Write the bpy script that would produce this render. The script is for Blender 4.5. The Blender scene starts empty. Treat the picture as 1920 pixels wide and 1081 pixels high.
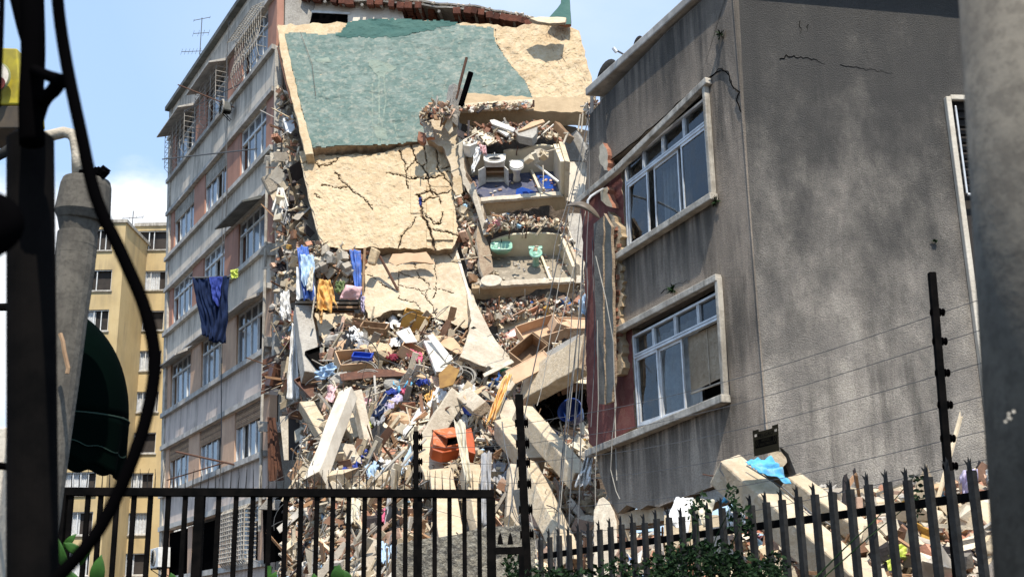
import bpy, math, random
from mathutils import Vector as V, Matrix, noise
R_ = math.radians
C = bpy.context.scene
# ------------------------------------------------------------------ camera
FPX = 2219.0
PITCH, ROLL = R_(16.0), R_(-1.08)
CAM = V((0, 0, 1.6))
_r0 = V((1, 0, 0)); _u0 = V((0, -math.sin(PITCH), math.cos(PITCH))); FWD = V((0, math.cos(PITCH), math.sin(PITCH)))
RGT = _r0*math.cos(ROLL) + _u0*math.sin(ROLL); UPV = _u0*math.cos(ROLL) - _r0*math.sin(ROLL)
cd = bpy.data.cameras.new('camera'); cam = bpy.data.objects.new('camera', cd); C.collection.objects.link(cam)
cam.matrix_world = Matrix(((RGT.x, UPV.x, -FWD.x, CAM.x), (RGT.y, UPV.y, -FWD.y, CAM.y), (RGT.z, UPV.z, -FWD.z, CAM.z), (0, 0, 0, 1)))
cd.sensor_width = 36; cd.lens = FPX/1920*36; cd.clip_start = .05; cd.clip_end = 4000
cd.dof.use_dof = True; cd.dof.focus_distance = 27; cd.dof.aperture_fstop = 8.5
C.camera = cam
# ------------------------------------------------------------------ light
SUN = V((.11, -.49, .86)).normalized()
w = bpy.data.worlds.new('World'); C.world = w; w.use_nodes = True
nt = w.node_tree; nt.nodes.clear(); N = nt.nodes.new; L = nt.links.new
wo = N('ShaderNodeOutputWorld'); bg = N('ShaderNodeBackground'); L(bg.outputs[0], wo.inputs[0]); bg.inputs[1].default_value = .15
sky = N('ShaderNodeTexSky'); sky.sky_type = 'NISHITA'; sky.sun_disc = False
sky.sun_elevation = math.asin(SUN.z); sky.sun_rotation = math.atan2(SUN.x, SUN.y); sky.air_density = 1.1; sky.dust_density = .6; sky.ozone_density = 1.6
tc = N('ShaderNodeTexCoord'); mp = N('ShaderNodeMapping'); mp.inputs['Scale'].default_value = (1, 1, 2.2); L(tc.outputs['Generated'], mp.inputs[0])
n1 = N('ShaderNodeTexNoise'); n1.inputs['Scale'].default_value = 5.5; n1.inputs['Detail'].default_value = 9; n1.inputs['Roughness'].default_value = .58; L(mp.outputs[0], n1.inputs['Vector'])
def _ray(x, y): return (FWD*FPX + RGT*(x-960) + UPV*(540.5-y)).normalized()
def wblob(px, py, rad):
    d = N('ShaderNodeVectorMath'); d.operation = 'DISTANCE'; L(tc.outputs['Generated'], d.inputs[0]); d.inputs[1].default_value = _ray(px, py)
    m = N('ShaderNodeMapRange'); m.inputs[1].default_value = 0; m.inputs[2].default_value = rad; m.inputs[3].default_value = 1; m.inputs[4].default_value = 0; L(d.outputs['Value'], m.inputs[0]); return m
def mth(op, a, b):
    m = N('ShaderNodeMath'); m.operation = op
    for i, q in ((0, a), (1, b)):
        if isinstance(q, (int, float)): m.inputs[i].default_value = q
        else: L(q, m.inputs[i])
    return m.outputs[0]
b1 = wblob(225, 470, .105); b2 = wblob(40, 560, .16); b3 = wblob(900, -150, .3)
s = mth('MAXIMUM', b1.outputs[0], b2.outputs[0])
s = mth('ADD', mth('MULTIPLY', s, 1.25), mth('MULTIPLY', n1.outputs[0], 1.0))
mr = N('ShaderNodeMapRange'); mr.interpolation_type = 'SMOOTHSTEP'; mr.inputs[1].default_value = .82; mr.inputs[2].default_value = 1.12; L(s, mr.inputs[0])
hz = mth('MULTIPLY', mth('MULTIPLY', b3.outputs[0], n1.outputs[0]), .75)
fa = mth('MINIMUM', mth('ADD', mth('ADD', mr.outputs[0], hz), .06), .96)
bl = N('ShaderNodeMix'); bl.data_type = 'RGBA'; bl.inputs[0].default_value = .6; L(sky.outputs[0], bl.inputs[6]); bl.inputs[7].default_value = (3.0, 4.55, 7.0, 1)
mx = N('ShaderNodeMix'); mx.data_type = 'RGBA'; L(fa, mx.inputs[0]); L(bl.outputs[2], mx.inputs[6]); mx.inputs[7].default_value = (6.2, 6.4, 6.7, 1)
L(mx.outputs[2], bg.inputs[0])
sl = bpy.data.lights.new('sun', 'SUN'); sl.energy = 4.9; sl.angle = R_(.5); sl.color = (1, .935, .83)
so = bpy.data.objects.new('sun', sl); so.rotation_euler = SUN.to_track_quat('Z', 'Y').to_euler(); C.collection.objects.link(so)
C.view_settings.view_transform = 'Standard'; C.view_settings.look = 'None'; C.view_settings.exposure = 0.36; C.view_settings.gamma = 1
# ------------------------------------------------------------------ geometry helpers
def ray(x, y): return _ray(x, y)
def at(x, y, D):                       # the point of the place seen at (x, y) whose distance ahead is D metres
    d = ray(x, y); return CAM + d*(D/d.y)
class Pl:                              # a real plane in the place through three points
    def __init__(s, a, b, c):
        s.o = a; s.n = (b-a).cross(c-a).normalized()
        if s.n.dot(CAM-a) < 0: s.n = -s.n          # n points at the street
    def pt(s, x, y, o=0):
        d = ray(x, y); t = (s.o+s.n*o-CAM).dot(s.n)/d.dot(s.n); return CAM+d*t
def plane(a, b, c): return Pl(at(*a), at(*b), at(*c))
class MB:
    def __init__(s): s.v = []; s.f = []; s.m = []; s.mi = 0
    def add(s, vs, fs):
        k = len(s.v); s.v += [V(p) for p in vs]
        for f in fs: s.f.append([i+k for i in f]); s.m.append(s.mi)
    def hexa(s, p):                    # 8 corners: bottom 4 ring then top 4 ring
        s.add(p, [(3, 2, 1, 0), (4, 5, 6, 7), (0, 1, 5, 4), (1, 2, 6, 5), (2, 3, 7, 6), (3, 0, 4, 7)])
    def box(s, c, a, b, d):            # centre and three half vectors
        s.hexa([c-a-b-d, c+a-b-d, c+a+b-d, c-a+b-d, c-a-b+d, c+a-b+d, c+a+b+d, c-a+b+d])
    def abox(s, x0, x1, y0, y1, z0, z1):
        s.box(V(((x0+x1)/2, (y0+y1)/2, (z0+z1)/2)), V(((x1-x0)/2, 0, 0)), V((0, (y1-y0)/2, 0)), V((0, 0, (z1-z0)/2)))
    def prism(s, pts, off, jit=0, rnd=random):
        n = len(pts); b = [p+off+V((rnd.uniform(-1, 1), rnd.uniform(-1, 1), rnd.uniform(-1, 1)))*jit for p in pts]
        s.add(list(pts)+b, [list(range(n)), list(range(2*n-1, n-1, -1))]+[[i, i+n, (i+1) % n+n, (i+1) % n] for i in range(n)])
    def tube(s, pts, r, n=7, r2=None, cap=True):
        pts = [V(p) for p in pts]; m = len(pts); r2 = r if r2 is None else r2; vs = []; pa = None
        for i, p in enumerate(pts):
            t = (pts[min(i+1, m-1)]-pts[max(i-1, 0)])
            t = t.normalized() if t.length > 1e-9 else V((0, 0, 1))
            if pa is None: pa = t.orthogonal().normalized()
            pa = pa-t*pa.dot(t); pa = pa.normalized() if pa.length > 1e-6 else t.orthogonal().normalized()
            q = t.cross(pa); rr = r+(r2-r)*i/max(1, m-1)
            vs += [p+(pa*math.cos(a)+q*math.sin(a))*rr for a in [2*math.pi*k/n for k in range(n)]]
        fs = [(i*n+k, i*n+(k+1) % n, (i+1)*n+(k+1) % n, (i+1)*n+k) for i in range(m-1) for k in range(n)]
        if cap: fs += [tuple(range(n-1, -1, -1)), tuple(range((m-1)*n, m*n))]
        s.add(vs, fs)
    def lathe(s, c, ax, prof, n=20, sx=1, side=None):   # profile of (radius, height) about ax; sx squashes one side
        ax = ax.normalized(); a = (side-ax*side.dot(ax)).normalized() if side else ax.orthogonal().normalized(); b = ax.cross(a); vs = []
        for r, h in prof: vs += [c+ax*h+(a*math.cos(t)*sx+b*math.sin(t))*r for t in [2*math.pi*k/n for k in range(n)]]
        m = len(prof); s.add(vs, [(i*n+k, i*n+(k+1) % n, (i+1)*n+(k+1) % n, (i+1)*n+k) for i in range(m-1) for k in range(n)]+[tuple(range(n-1, -1, -1)), tuple(range((m-1)*n, m*n))])
    def grid(s, fn, nu, nv, th=0):
        vs = [V(fn(i/nu, j/nv)) for j in range(nv+1) for i in range(nu+1)]
        q = lambda i, j: j*(nu+1)+i
        s.add(vs, [(q(i, j), q(i+1, j), q(i+1, j+1), q(i, j+1)) for j in range(nv) for i in range(nu)])
    def chunk(s, c, sz, rot, rnd, jit=.25):
        a, b, d = rot.col[0]*sz[0]/2, rot.col[1]*sz[1]/2, rot.col[2]*sz[2]/2
        p = []
        for z in (-1, 1):
            for x, y in ((-1, -1), (1, -1), (1, 1), (-1, 1)):
                p.append(c+a*(x*(1-rnd.random()*jit*2))+b*(y*(1-rnd.random()*jit*2))+d*(z*(1-rnd.random()*jit)))
        s.hexa(p)
BASE = {}
def build(name, mb, m, parent=None, smooth=False, bevel=0, solid=0):
    off = BASE.get(parent.name, V((0, 0, 0))) if parent else V((0, 0, 0))
    if parent is None and mb.v:        # a one-mesh thing: origin at its base
        k = len(mb.v); off = V((sum(p.x for p in mb.v)/k, sum(p.y for p in mb.v)/k, min(p.z for p in mb.v)))
    me = bpy.data.meshes.new(name); me.from_pydata([p-off for p in mb.v], [], mb.f)
    for q in (m if isinstance(m, (list, tuple)) else [m]): me.materials.append(q)
    me.polygons.foreach_set('material_index', mb.m)
    if smooth: me.polygons.foreach_set('use_smooth', [True]*len(mb.f))
    me.validate(); me.update()
    o = bpy.data.objects.new(name, me); C.collection.objects.link(o)
    if parent: o.parent = parent
    else: o.location = off
    BASE[o.name] = off
    if solid: md = o.modifiers.new('solid', 'SOLIDIFY'); md.thickness = solid; md.offset = -1
    if bevel: md = o.modifiers.new('bevel', 'BEVEL'); md.width = bevel; md.segments = 2; md.limit_method = 'ANGLE'; md.angle_limit = R_(50)
    return o
def tag(o, label, cat, group=None, kind=None):
    if label: o['label'] = label
    if cat: o['category'] = cat
    if group: o['group'] = group
    if kind: o['kind'] = kind
    return o
def thing(name, label, cat, loc, group=None):
    o = bpy.data.objects.new(name, None); o.empty_display_size = .2; C.collection.objects.link(o); o.location = loc; BASE[o.name] = V(loc)
    return tag(o, label, cat, group)
def struct(name, mb, m, **k): o = build(name, mb, m, **k); o['kind'] = 'structure'; return o
def stuff(name, mb, m, label, cat, **k): return tag(build(name, mb, m, **k), label, cat, None, 'stuff')
# ------------------------------------------------------------------ materials (procedural)
def mat(name, c1, c2=None, sc=2.0, rough=.85, bump=0, bs=20, bd=.02, streak=None, streak_amt=.6, streak_sc=1.6, island=0, metal=0, fine=None, spec=.3, coat=0, dust=0, zg=None, drips=None):
    m = bpy.data.materials.new(name); m.use_nodes = True; t = m.node_tree; p = t.nodes['Principled BSDF']; N = t.nodes.new; L = t.links.new
    p.inputs['Roughness'].default_value = rough; p.inputs['Metallic'].default_value = metal; p.inputs['Specular IOR Level'].default_value = spec
    if coat: p.inputs['Coat Weight'].default_value = coat
    g = N('ShaderNodeNewGeometry'); pos = g.outputs['Position']
    col = None
    def noi(scale, det=6, ro=.6, vec=None, dist=0):
        n = N('ShaderNodeTexNoise'); n.inputs['Scale'].default_value = scale; n.inputs['Detail'].default_value = det; n.inputs['Roughness'].default_value = ro; n.inputs['Distortion'].default_value = dist; L(vec or pos, n.inputs['Vector']); return n.outputs[0]
    def rng(x, a, b, lo=0, hi=1):
        n = N('ShaderNodeMapRange'); n.interpolation_type = 'SMOOTHSTEP'; n.inputs[1].default_value = a; n.inputs[2].default_value = b; n.inputs[3].default_value = lo; n.inputs[4].default_value = hi; L(x, n.inputs[0]); return n.outputs[0]
    def mix(f, a, b, mode='MIX'):
        n = N('ShaderNodeMix'); n.data_type = 'RGBA'; n.blend_type = mode
        for i, q in ((0, f), (6, a), (7, b)):
            if isinstance(q, (int, float)): n.inputs[i].default_value = q
            elif isinstance(q, tuple): n.inputs[i].default_value = (*q, 1)
            else: L(q, n.inputs[i])
        return n.outputs[2]
    col = mix(rng(noi(sc, 7, .62), .35, .65), tuple(c1), tuple(c2 or [x*.75 for x in c1]))
    if fine: col = mix(rng(noi(fine[0], 3, .7), .45, .62, 0, fine[2]), col, tuple(fine[1]))
    if streak:
        mp = N('ShaderNodeMapping'); mp.inputs['Scale'].default_value = (streak_sc*2.2, streak_sc*2.2, streak_sc*.22); L(pos, mp.inputs[0])
        a = rng(noi(1, 6, .68, mp.outputs[0]), .42, .66, 0, 1); b = rng(noi(.55, 5, .6), .38, .62, .25, 1)
        k = N('ShaderNodeMath'); k.operation = 'MULTIPLY'; L(a, k.inputs[0]); L(b, k.inputs[1])
        k2 = N('ShaderNodeMath'); k2.operation = 'MULTIPLY'; L(k.outputs[0], k2.inputs[0]); k2.inputs[1].default_value = streak_amt
        col = mix(k2.outputs[0], col, tuple(streak))
    if zg:                             # grime that thickens towards the roof, in ragged blotches
        sp = N('ShaderNodeSeparateXYZ'); L(pos, sp.inputs[0]); z_ = N('ShaderNodeMath'); z_.operation = 'MULTIPLY_ADD'; mp4 = N('ShaderNodeMapping'); mp4.inputs['Scale'].default_value = (1, 1, .62); L(pos, mp4.inputs[0]); L(noi(1.7, 8, .68, mp4.outputs[0], .0), z_.inputs[0]); z_.inputs[1].default_value = 9.0; L(sp.outputs[2], z_.inputs[2])
        col = mix(rng(z_.outputs[0], zg[0]+4.5-2.2, zg[1]+4.5, 0, zg[2]), col, (.052, .050, .047))
    if drips:                          # rain stains running down from sills and ledges
        vec, cst, lev, ln, dcol, amt = drips[:6]; dp = N('ShaderNodeVectorMath'); dp.operation = 'DOT_PRODUCT'; L(pos, dp.inputs[0]); dp.inputs[1].default_value = vec; ad = N('ShaderNodeMath'); ad.operation = 'ADD'; L(dp.outputs['Value'], ad.inputs[0]); ad.inputs[1].default_value = cst
        mp2 = N('ShaderNodeMapping'); mp2.inputs['Scale'].default_value = (5.5, 5.5, .35); L(pos, mp2.inputs[0]); sn = rng(noi(1, 5, .65, mp2.outputs[0]), .36, .62, .12, 1)
        if len(drips) > 6:             # only below the sill itself, fading out beside it
            uvec, ucst, u0, u1 = drips[6]; dq = N('ShaderNodeVectorMath'); dq.operation = 'DOT_PRODUCT'; L(pos, dq.inputs[0]); dq.inputs[1].default_value = uvec; aq = N('ShaderNodeMath'); aq.operation = 'ADD'; L(dq.outputs['Value'], aq.inputs[0]); aq.inputs[1].default_value = ucst; mq = N('ShaderNodeMath'); mq.operation = 'MULTIPLY'; L(sn, mq.inputs[0]); L(rng(aq.outputs[0], u0, u1), mq.inputs[1]); sn = mq.outputs[0]
        for lv in lev:
            u = N('ShaderNodeMapRange'); u.inputs[1].default_value = lv-ln; u.inputs[2].default_value = lv; L(ad.outputs[0], u.inputs[0]); lt = N('ShaderNodeMath'); lt.operation = 'LESS_THAN'; L(ad.outputs[0], lt.inputs[0]); lt.inputs[1].default_value = lv+.02
            m1 = N('ShaderNodeMath'); m1.operation = 'MULTIPLY'; L(u.outputs[0], m1.inputs[0]); L(lt.outputs[0], m1.inputs[1]); m2 = N('ShaderNodeMath'); m2.operation = 'MULTIPLY'; L(m1.outputs[0], m2.inputs[0]); L(sn, m2.inputs[1]); m3 = N('ShaderNodeMath'); m3.operation = 'MULTIPLY'; L(m2.outputs[0], m3.inputs[0]); m3.inputs[1].default_value = amt
            col = mix(m3.outputs[0], col, tuple(dcol))
    if dust: col = mix(rng(noi(7, 5, .7), .5, .62, 0, dust), col, (.55, .47, .36))
    if island:
        h = N('ShaderNodeHueSaturation'); L(col, h.inputs['Color']); L(rng(g.outputs['Random Per Island'], 0, 1, 1-island, 1+island*.6), h.inputs['Value']); col = h.outputs[0]
    L(col, p.inputs['Base Color'])
    if bump:
        b = N('ShaderNodeBump'); b.inputs['Strength'].default_value = bump; b.inputs['Distance'].default_value = bd; L(noi(bs, 6, .65), b.inputs['Height']); L(b.outputs[0], p.inputs['Normal'])
    return m
def glassm(name, c=(.02, .025, .03), rough=.06):
    m = bpy.data.materials.new(name); m.use_nodes = True; p = m.node_tree.nodes['Principled BSDF']
    p.inputs['Base Color'].default_value = (*c, 1); p.inputs['Roughness'].default_value = rough; p.inputs['Specular IOR Level'].default_value = .7; return m
TAN = (.56, .43, .265)
m_tan = mat('plaster_tan_rough', TAN, (.47, .345, .205), 1.3, .95, .75, 11, .05, fine=(5, (.63, .52, .36), .5), streak=(.36, .26, .16), streak_amt=.3, streak_sc=1.4)
m_tan2 = mat('plaster_tan', (.56, .45, .305), (.47, .37, .245), 1.6, .93, .7, 16, .035, fine=(9, (.62, .53, .40), .5), streak=(.30, .22, .15), streak_amt=.35, streak_sc=2)
m_edge = mat('broken_edge', (.40, .31, .21), (.30, .21, .14), 6, .95, 1, 30, .04)
m_green = mat('green_paint', (.122, .178, .155), (.095, .148, .128), 1.1, .85, .6, 9, .04, fine=(2.2, (.19, .235, .205), .75), streak=(.22, .25, .215), streak_amt=.5, streak_sc=.9, dust=.22)
m_green_d = mat('green_dark_and_shade', (.035, .095, .082), (.055, .12, .10), 1.5, .85, .6, 7, .04)  # dark green; also carries the painted shade on the green slab's bend
m_concrete = mat('concrete', (.38, .35, .30), (.28, .255, .22), 2.5, .92, .7, 22, .03, fine=(18, (.46, .43, .38), .5))
m_cream = mat('cream_concrete', (.58, .51, .40), (.45, .38, .29), 2.2, .92, .7, 16, .035, fine=(14, (.36, .30, .22), .5), streak=(.30, .24, .17), streak_amt=.4, streak_sc=2.5)
m_white = mat('white_plaster', (.66, .60, .50), (.52, .46, .37), 2, .85, .5, 18, .02, streak=(.34, .28, .2), streak_amt=.4, streak_sc=2.5)
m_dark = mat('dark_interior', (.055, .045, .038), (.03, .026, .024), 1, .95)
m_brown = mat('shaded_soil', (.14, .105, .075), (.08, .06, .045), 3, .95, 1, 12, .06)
m_brick = mat('hollow_brick', (.36, .165, .10), (.25, .11, .07), 5, .9, .6, 40, .02, island=.35)
m_wood = mat('timber', (.36, .23, .13), (.24, .14, .075), 8, .7, .2, 40, .01, island=.4)
m_wood_d = mat('dark_timber', (.13, .055, .03), (.08, .035, .02), 8, .5, .2, 40, .01)
m_board = mat('fibre_board', (.55, .37, .22), (.47, .30, .175), 3, .7)
m_facade = mat('facade_render', (.70, .60, .48), (.58, .50, .405), 1.1, .92, .4, 30, .01, streak=(.17, .15, .12), streak_amt=.75, streak_sc=1.6, drips=((0, 0, 1), 0, (21.9, 18.8, 15.4, 12.3, 9.2, 6.2, 20.9, 17.5, 14.2, 11.1), .9, (.11, .098, .082), .55))
m_facade_w = mat('facade_render_pinkish', (.64, .53, .45), (.55, .45, .385), 1.1, .92, .4, 30, .01, streak=(.2, .17, .145), streak_amt=.6, streak_sc=1.4, drips=((0, 0, 1), 0, (9.2, 6.2, 3.3), .8, (.14, .12, .10), .45))
m_pink = mat('salmon_paint', (.42, .215, .15), (.35, .175, .12), 1.2, .9, .3, 30, .01, streak=(.17, .11, .08), streak_amt=.55)
m_peach = mat('peach_paint', (.58, .385, .255), (.49, .315, .21), 1.2, .9, .3, 30, .01, streak=(.25, .17, .13), streak_amt=.6)
m_ledge = mat('ledge_render', (.52, .49, .44), (.36, .33, .29), 3, .9, .4, 30, .01, streak=(.14, .13, .12), streak_amt=.6)
m_roofd = mat('roof_dark', (.09, .095, .085), (.15, .15, .14), 3, .9, .5, 20, .02)
m_stucco = mat('roughcast_stucco', (.50, .445, .375), (.33, .295, .255), 1.9, .95, 1.0, 58, .035, streak=(.07, .063, .055), streak_amt=.8, streak_sc=1.0, fine=(46, (.19, .172, .15), .5), zg=(4.6, 9.0, .93))
m_stucco2 = mat('roughcast_stucco_grimy', (.56, .455, .35), (.40, .325, .25), .9, .95, .9, 58, .03, streak=(.065, .057, .047), streak_amt=.85, streak_sc=1.2, fine=(46, (.22, .18, .145), .45), zg=(5.6, 10.6, .6), drips=((-0.0361, 0.0693, 1), -6.9137, (4.22, 1.24, -1.55), 1.35, (.045, .04, .034), .92, ((-0.4636, 0.8895, 0), -11.5378, .35, 1.1)))
m_red = mat('oxblood_paint', (.20, .065, .052), (.14, .045, .038), 1.8, .9, .5, 26, .015, streak=(.06, .025, .02), streak_amt=.7, fine=(7, (.25, .12, .09), .4))
m_trim = mat('weathered_trim', (.52, .475, .40), (.32, .285, .235), 4, .9, .5, 22, .02, streak=(.13, .115, .095), streak_amt=.7, streak_sc=4)
m_tan3 = mat('shaded_tan', (.43, .32, .195), (.34, .25, .15), 2, .95, .7, 16, .03)  # darker tan, with the shade of the beam faces put into the colour
m_alu = mat('aluminium_frame', (.66, .67, .67), (.5, .5, .5), 5, .45, metal=.3)
m_wframe = mat('white_frame', (.68, .68, .66), (.55, .54, .51), 5, .55)
m_glass = glassm('window_glass'); m_glass_l = glassm('pale_glass', (.16, .19, .22), .15); m_glass_g = glassm('grey_glass', (.085, .10, .115), .1)
def thin_glass(name):
    m = bpy.data.materials.new(name); m.use_nodes = True; t = m.node_tree; t.nodes.clear(); N = t.nodes.new; o = N('ShaderNodeOutputMaterial'); mx_ = N('ShaderNodeMixShader'); tr = N('ShaderNodeBsdfTransparent'); tr.inputs[0].default_value = (.55, .60, .62, 1); gl = N('ShaderNodeBsdfGlossy'); gl.inputs['Roughness'].default_value = .03; gl.inputs[0].default_value = (.85, .9, .95, 1)
    fr = N('ShaderNodeFresnel'); fr.inputs[0].default_value = 1.7; df = N('ShaderNodeBsdfDiffuse'); df.inputs[0].default_value = (.18, .17, .15, 1); m2 = N('ShaderNodeMixShader'); n = N('ShaderNodeTexNoise'); g = N('ShaderNodeNewGeometry'); n.inputs['Scale'].default_value = 4; n.inputs['Detail'].default_value = 6; t.links.new(g.outputs['Position'], n.inputs['Vector']); r = N('ShaderNodeMapRange'); r.inputs[1].default_value = .45; r.inputs[2].default_value = .75; r.inputs[4].default_value = .35; t.links.new(n.outputs[0], r.inputs[0])
    L = t.links.new; L(fr.outputs[0], mx_.inputs[0]); L(tr.outputs[0], mx_.inputs[1]); L(gl.outputs[0], mx_.inputs[2]); L(r.outputs[0], m2.inputs[0]); L(mx_.outputs[0], m2.inputs[1]); L(df.outputs[0], m2.inputs[2]); L(m2.outputs[0], o.inputs[0]); return m
m_thin = thin_glass('clear_glass')
m_curtain = mat('curtain', (.62, .62, .60), (.45, .45, .45), 6, .9)
m_yellow = mat('ochre_render', (.56, .42, .215), (.49, .36, .175), .5, .92, .2, 10, .01, streak=(.25, .19, .12), streak_amt=.5, streak_sc=.6)
m_black = mat('black_metal', (.003, .003, .003), (.007, .006, .0055), 8, .9, .2, 40, .005, spec=.02)
m_rubber = mat('black_cable', (.0022, .002, .0022), None, 5, .95, spec=0)
m_pale = mat('galvanised', (.036, .036, .035), (.022, .022, .022), 6, .85, .3, 25, .01, fine=(30, (.02, .017, .014), .5), spec=.05)
m_greypole = mat('grey_painted_steel', (.155, .138, .112), (.105, .094, .078), 5, .85, .5, 14, .01, spec=.1, streak=(.05, .045, .037), streak_amt=.6, streak_sc=5, fine=(40, (.08, .07, .058), .5))
m_asphalt = mat('asphalt', (.06, .06, .06), (.04, .04, .04), 3, .95, .5, 60, .01)
m_rebar = mat('rusty_steel', (.13, .065, .04), (.08, .04, .025), 20, .8)
m_wire = mat('wire_grey', (.10, .10, .10), None, 3, .5); m_wire_w = mat('wire_pale', (.36, .33, .28), None, 3, .6)
m_porc = mat('white_porcelain', (.74, .71, .64), (.58, .54, .46), 5, .3, dust=.2)
m_mint = mat('mint_porcelain', (.27, .50, .37), (.2, .38, .29), 5, .3, dust=.3)
m_pinkp = mat('pink_porcelain', (.62, .33, .26), (.55, .28, .22), 4, .2, spec=.5)
m_blue_t = mat('blue_floor', (.05, .06, .115), (.09, .09, .12), 2.2, .7, dust=.12)
m_blue_w = mat('wet_blue', (.012, .06, .30), None, 3, .35)
m_tile = mat('bath_tile', (.70, .60, .43), (.62, .52, .36), 1.6, .6, .2, 12, .01, streak=(.40, .32, .21), streak_amt=.35, streak_sc=3)
m_tilefl = mat('dusty_tile_floor', (.27, .225, .165), (.19, .16, .12), 2, .85, .4, 20, .01, dust=.3)
m_stonew = mat('pebble_wall', (.30, .265, .20), (.10, .09, .075), 9, .95, 1, 14, .07, fine=(22, (.42, .39, .32), .5))
def clo(n, c, c2=None):
    g_ = sum(c)/3; c = tuple(x*.82+(g_*.9+.03)*.18 for x in c) if sum(c) > .3 else c
    return mat('cloth_'+n, c, c2 or tuple(x*.8 for x in c), 6, .95, .4, 25, .02, dust=0 if sum(c) < .5 else .2)
m_c = dict(white=clo('white', (.76, .75, .72)), blue=clo('blue', (.045, .15, .55)), sky=clo('sky_blue', (.05, .42, .72)), lblue=clo('pale_blue', (.38, .55, .74)), navy=clo('navy', (.006, .017, .06)), royal=clo('royal', (.018, .05, .34)),
  pink=clo('pink', (.74, .42, .42)), hot=clo('hot_pink', (.72, .09, .20)), orange=clo('orange', (.80, .40, .05)), amber=clo('amber', (.74, .42, .14)), green=clo('green', (.16, .22, .07)), lime=clo('lime', (.62, .72, .06)), black=clo('black', (.02, .02, .022)), grey=clo('grey', (.30, .30, .31)), teal=clo('teal', (.03, .38, .33)), cream=clo('cream', (.62, .56, .42)), lilac=clo('lilac', (.48, .42, .62)), maroon=clo('maroon', (.22, .03, .05)))
m_orangep = mat('orange_plastic', (.55, .135, .04), (.42, .10, .03), 4, .55, dust=.35)
m_bluep = mat('blue_plastic', (.015, .06, .40), None, 4, .35, spec=.5)
m_carton = mat('cardboard', (.56, .38, .24), (.48, .31, .19), 3, .85)
m_leaf = mat('leaf_dark', (.012, .032, .008), (.006, .018, .004), 9, .7, island=.5, spec=.15)
m_leaf_b = mat('leaf_bright', (.035, .11, .012), (.02, .07, .008), 14, .6, island=.35)
m_awn = mat('awning_green', (.0006, .0032, .0022), (.0005, .0024, .0017), 3, .95, spec=.02)
m_deb = [mat('debris_'+n, c, None, 5, .92, .5, 30, .02, island=.38) for n, c in (('tan', (.58, .47, .32)), ('cream', (.64, .55, .41)), ('grey', (.38, .33, .265)), ('brick', (.50, .25, .16)), ('wood', (.38, .22, .12)), ('white', (.68, .62, .53)), ('brown', (.24, .13, .08)), ('salmon', (.58, .38, .27)), ('dark', (.06, .05, .05)), ('blue', (.08, .2, .5)), ('pink', (.66, .30, .34)), ('lblue', (.35, .55, .72)), ('green', (.16, .3, .16)), ('ochre', (.55, .32, .08)))]
# ------------------------------------------------------------------ pattern helpers
def lerp(a, b, t): return a+(b-a)*t
def jag(pts, amp, step, seed):         # break an outline into a ragged one
    rnd = random.Random(seed); out = []; n = len(pts)
    for i in range(n):
        a, b = V(pts[i][:2]), V(pts[(i+1) % n][:2]); k = max(1, int((b-a).length/step)); d = (b-a).normalized() if (b-a).length else V((1, 0)); nn = V((-d.y, d.x))
        for j in range(k):
            q = a+(b-a)*(j/k)+(nn*rnd.uniform(-1, 1)+d*rnd.uniform(-.6, .6))*(amp if j else amp*.4); out.append((q.x, q.y))
    return out
def slab(name, label, cat, P, pts, th, m, jagamp=3, step=9, seed=1, o=0, parent=None, group=None, bevel=.015, jit=.03):
    rnd = random.Random(seed); q = jag(pts, jagamp, step, seed) if jagamp else pts
    mb = MB(); front = [P.pt(x, y, o) for x, y in q]; mb.prism(front, -P.n*th, jit, rnd)
    ms = m if isinstance(m, list) else [m, m_edge]
    for i in range(1, len(mb.f)): mb.m[i] = 1
    ob = build(name, mb, ms, parent, bevel=bevel)
    return tag(ob, label, cat, group)
def clip(poly, a, b, c):               # keep a*x+b*y<=c
    out = []; n = len(poly)
    for i in range(n):
        p, q = poly[i], poly[(i+1) % n]; fp, fq = a*p[0]+b*p[1]-c, a*q[0]+b*q[1]-c
        if fp <= 0: out.append(p)
        if fp*fq < 0: t = fp/(fp-fq); out.append((p[0]+(q[0]-p[0])*t, p[1]+(q[1]-p[1])*t))
    return out
def warp(x, y, s=.03, a=5, se=0):
    return (x+noise.noise(V((x*s, y*s, 3+se)))*a+noise.noise(V((x*s*3, y*s*3, 9+se)))*a*.5, y+noise.noise(V((x*s, y*s, 23+se)))*a+noise.noise(V((x*s*3, y*s*3, 29+se)))*a*.5)
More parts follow.
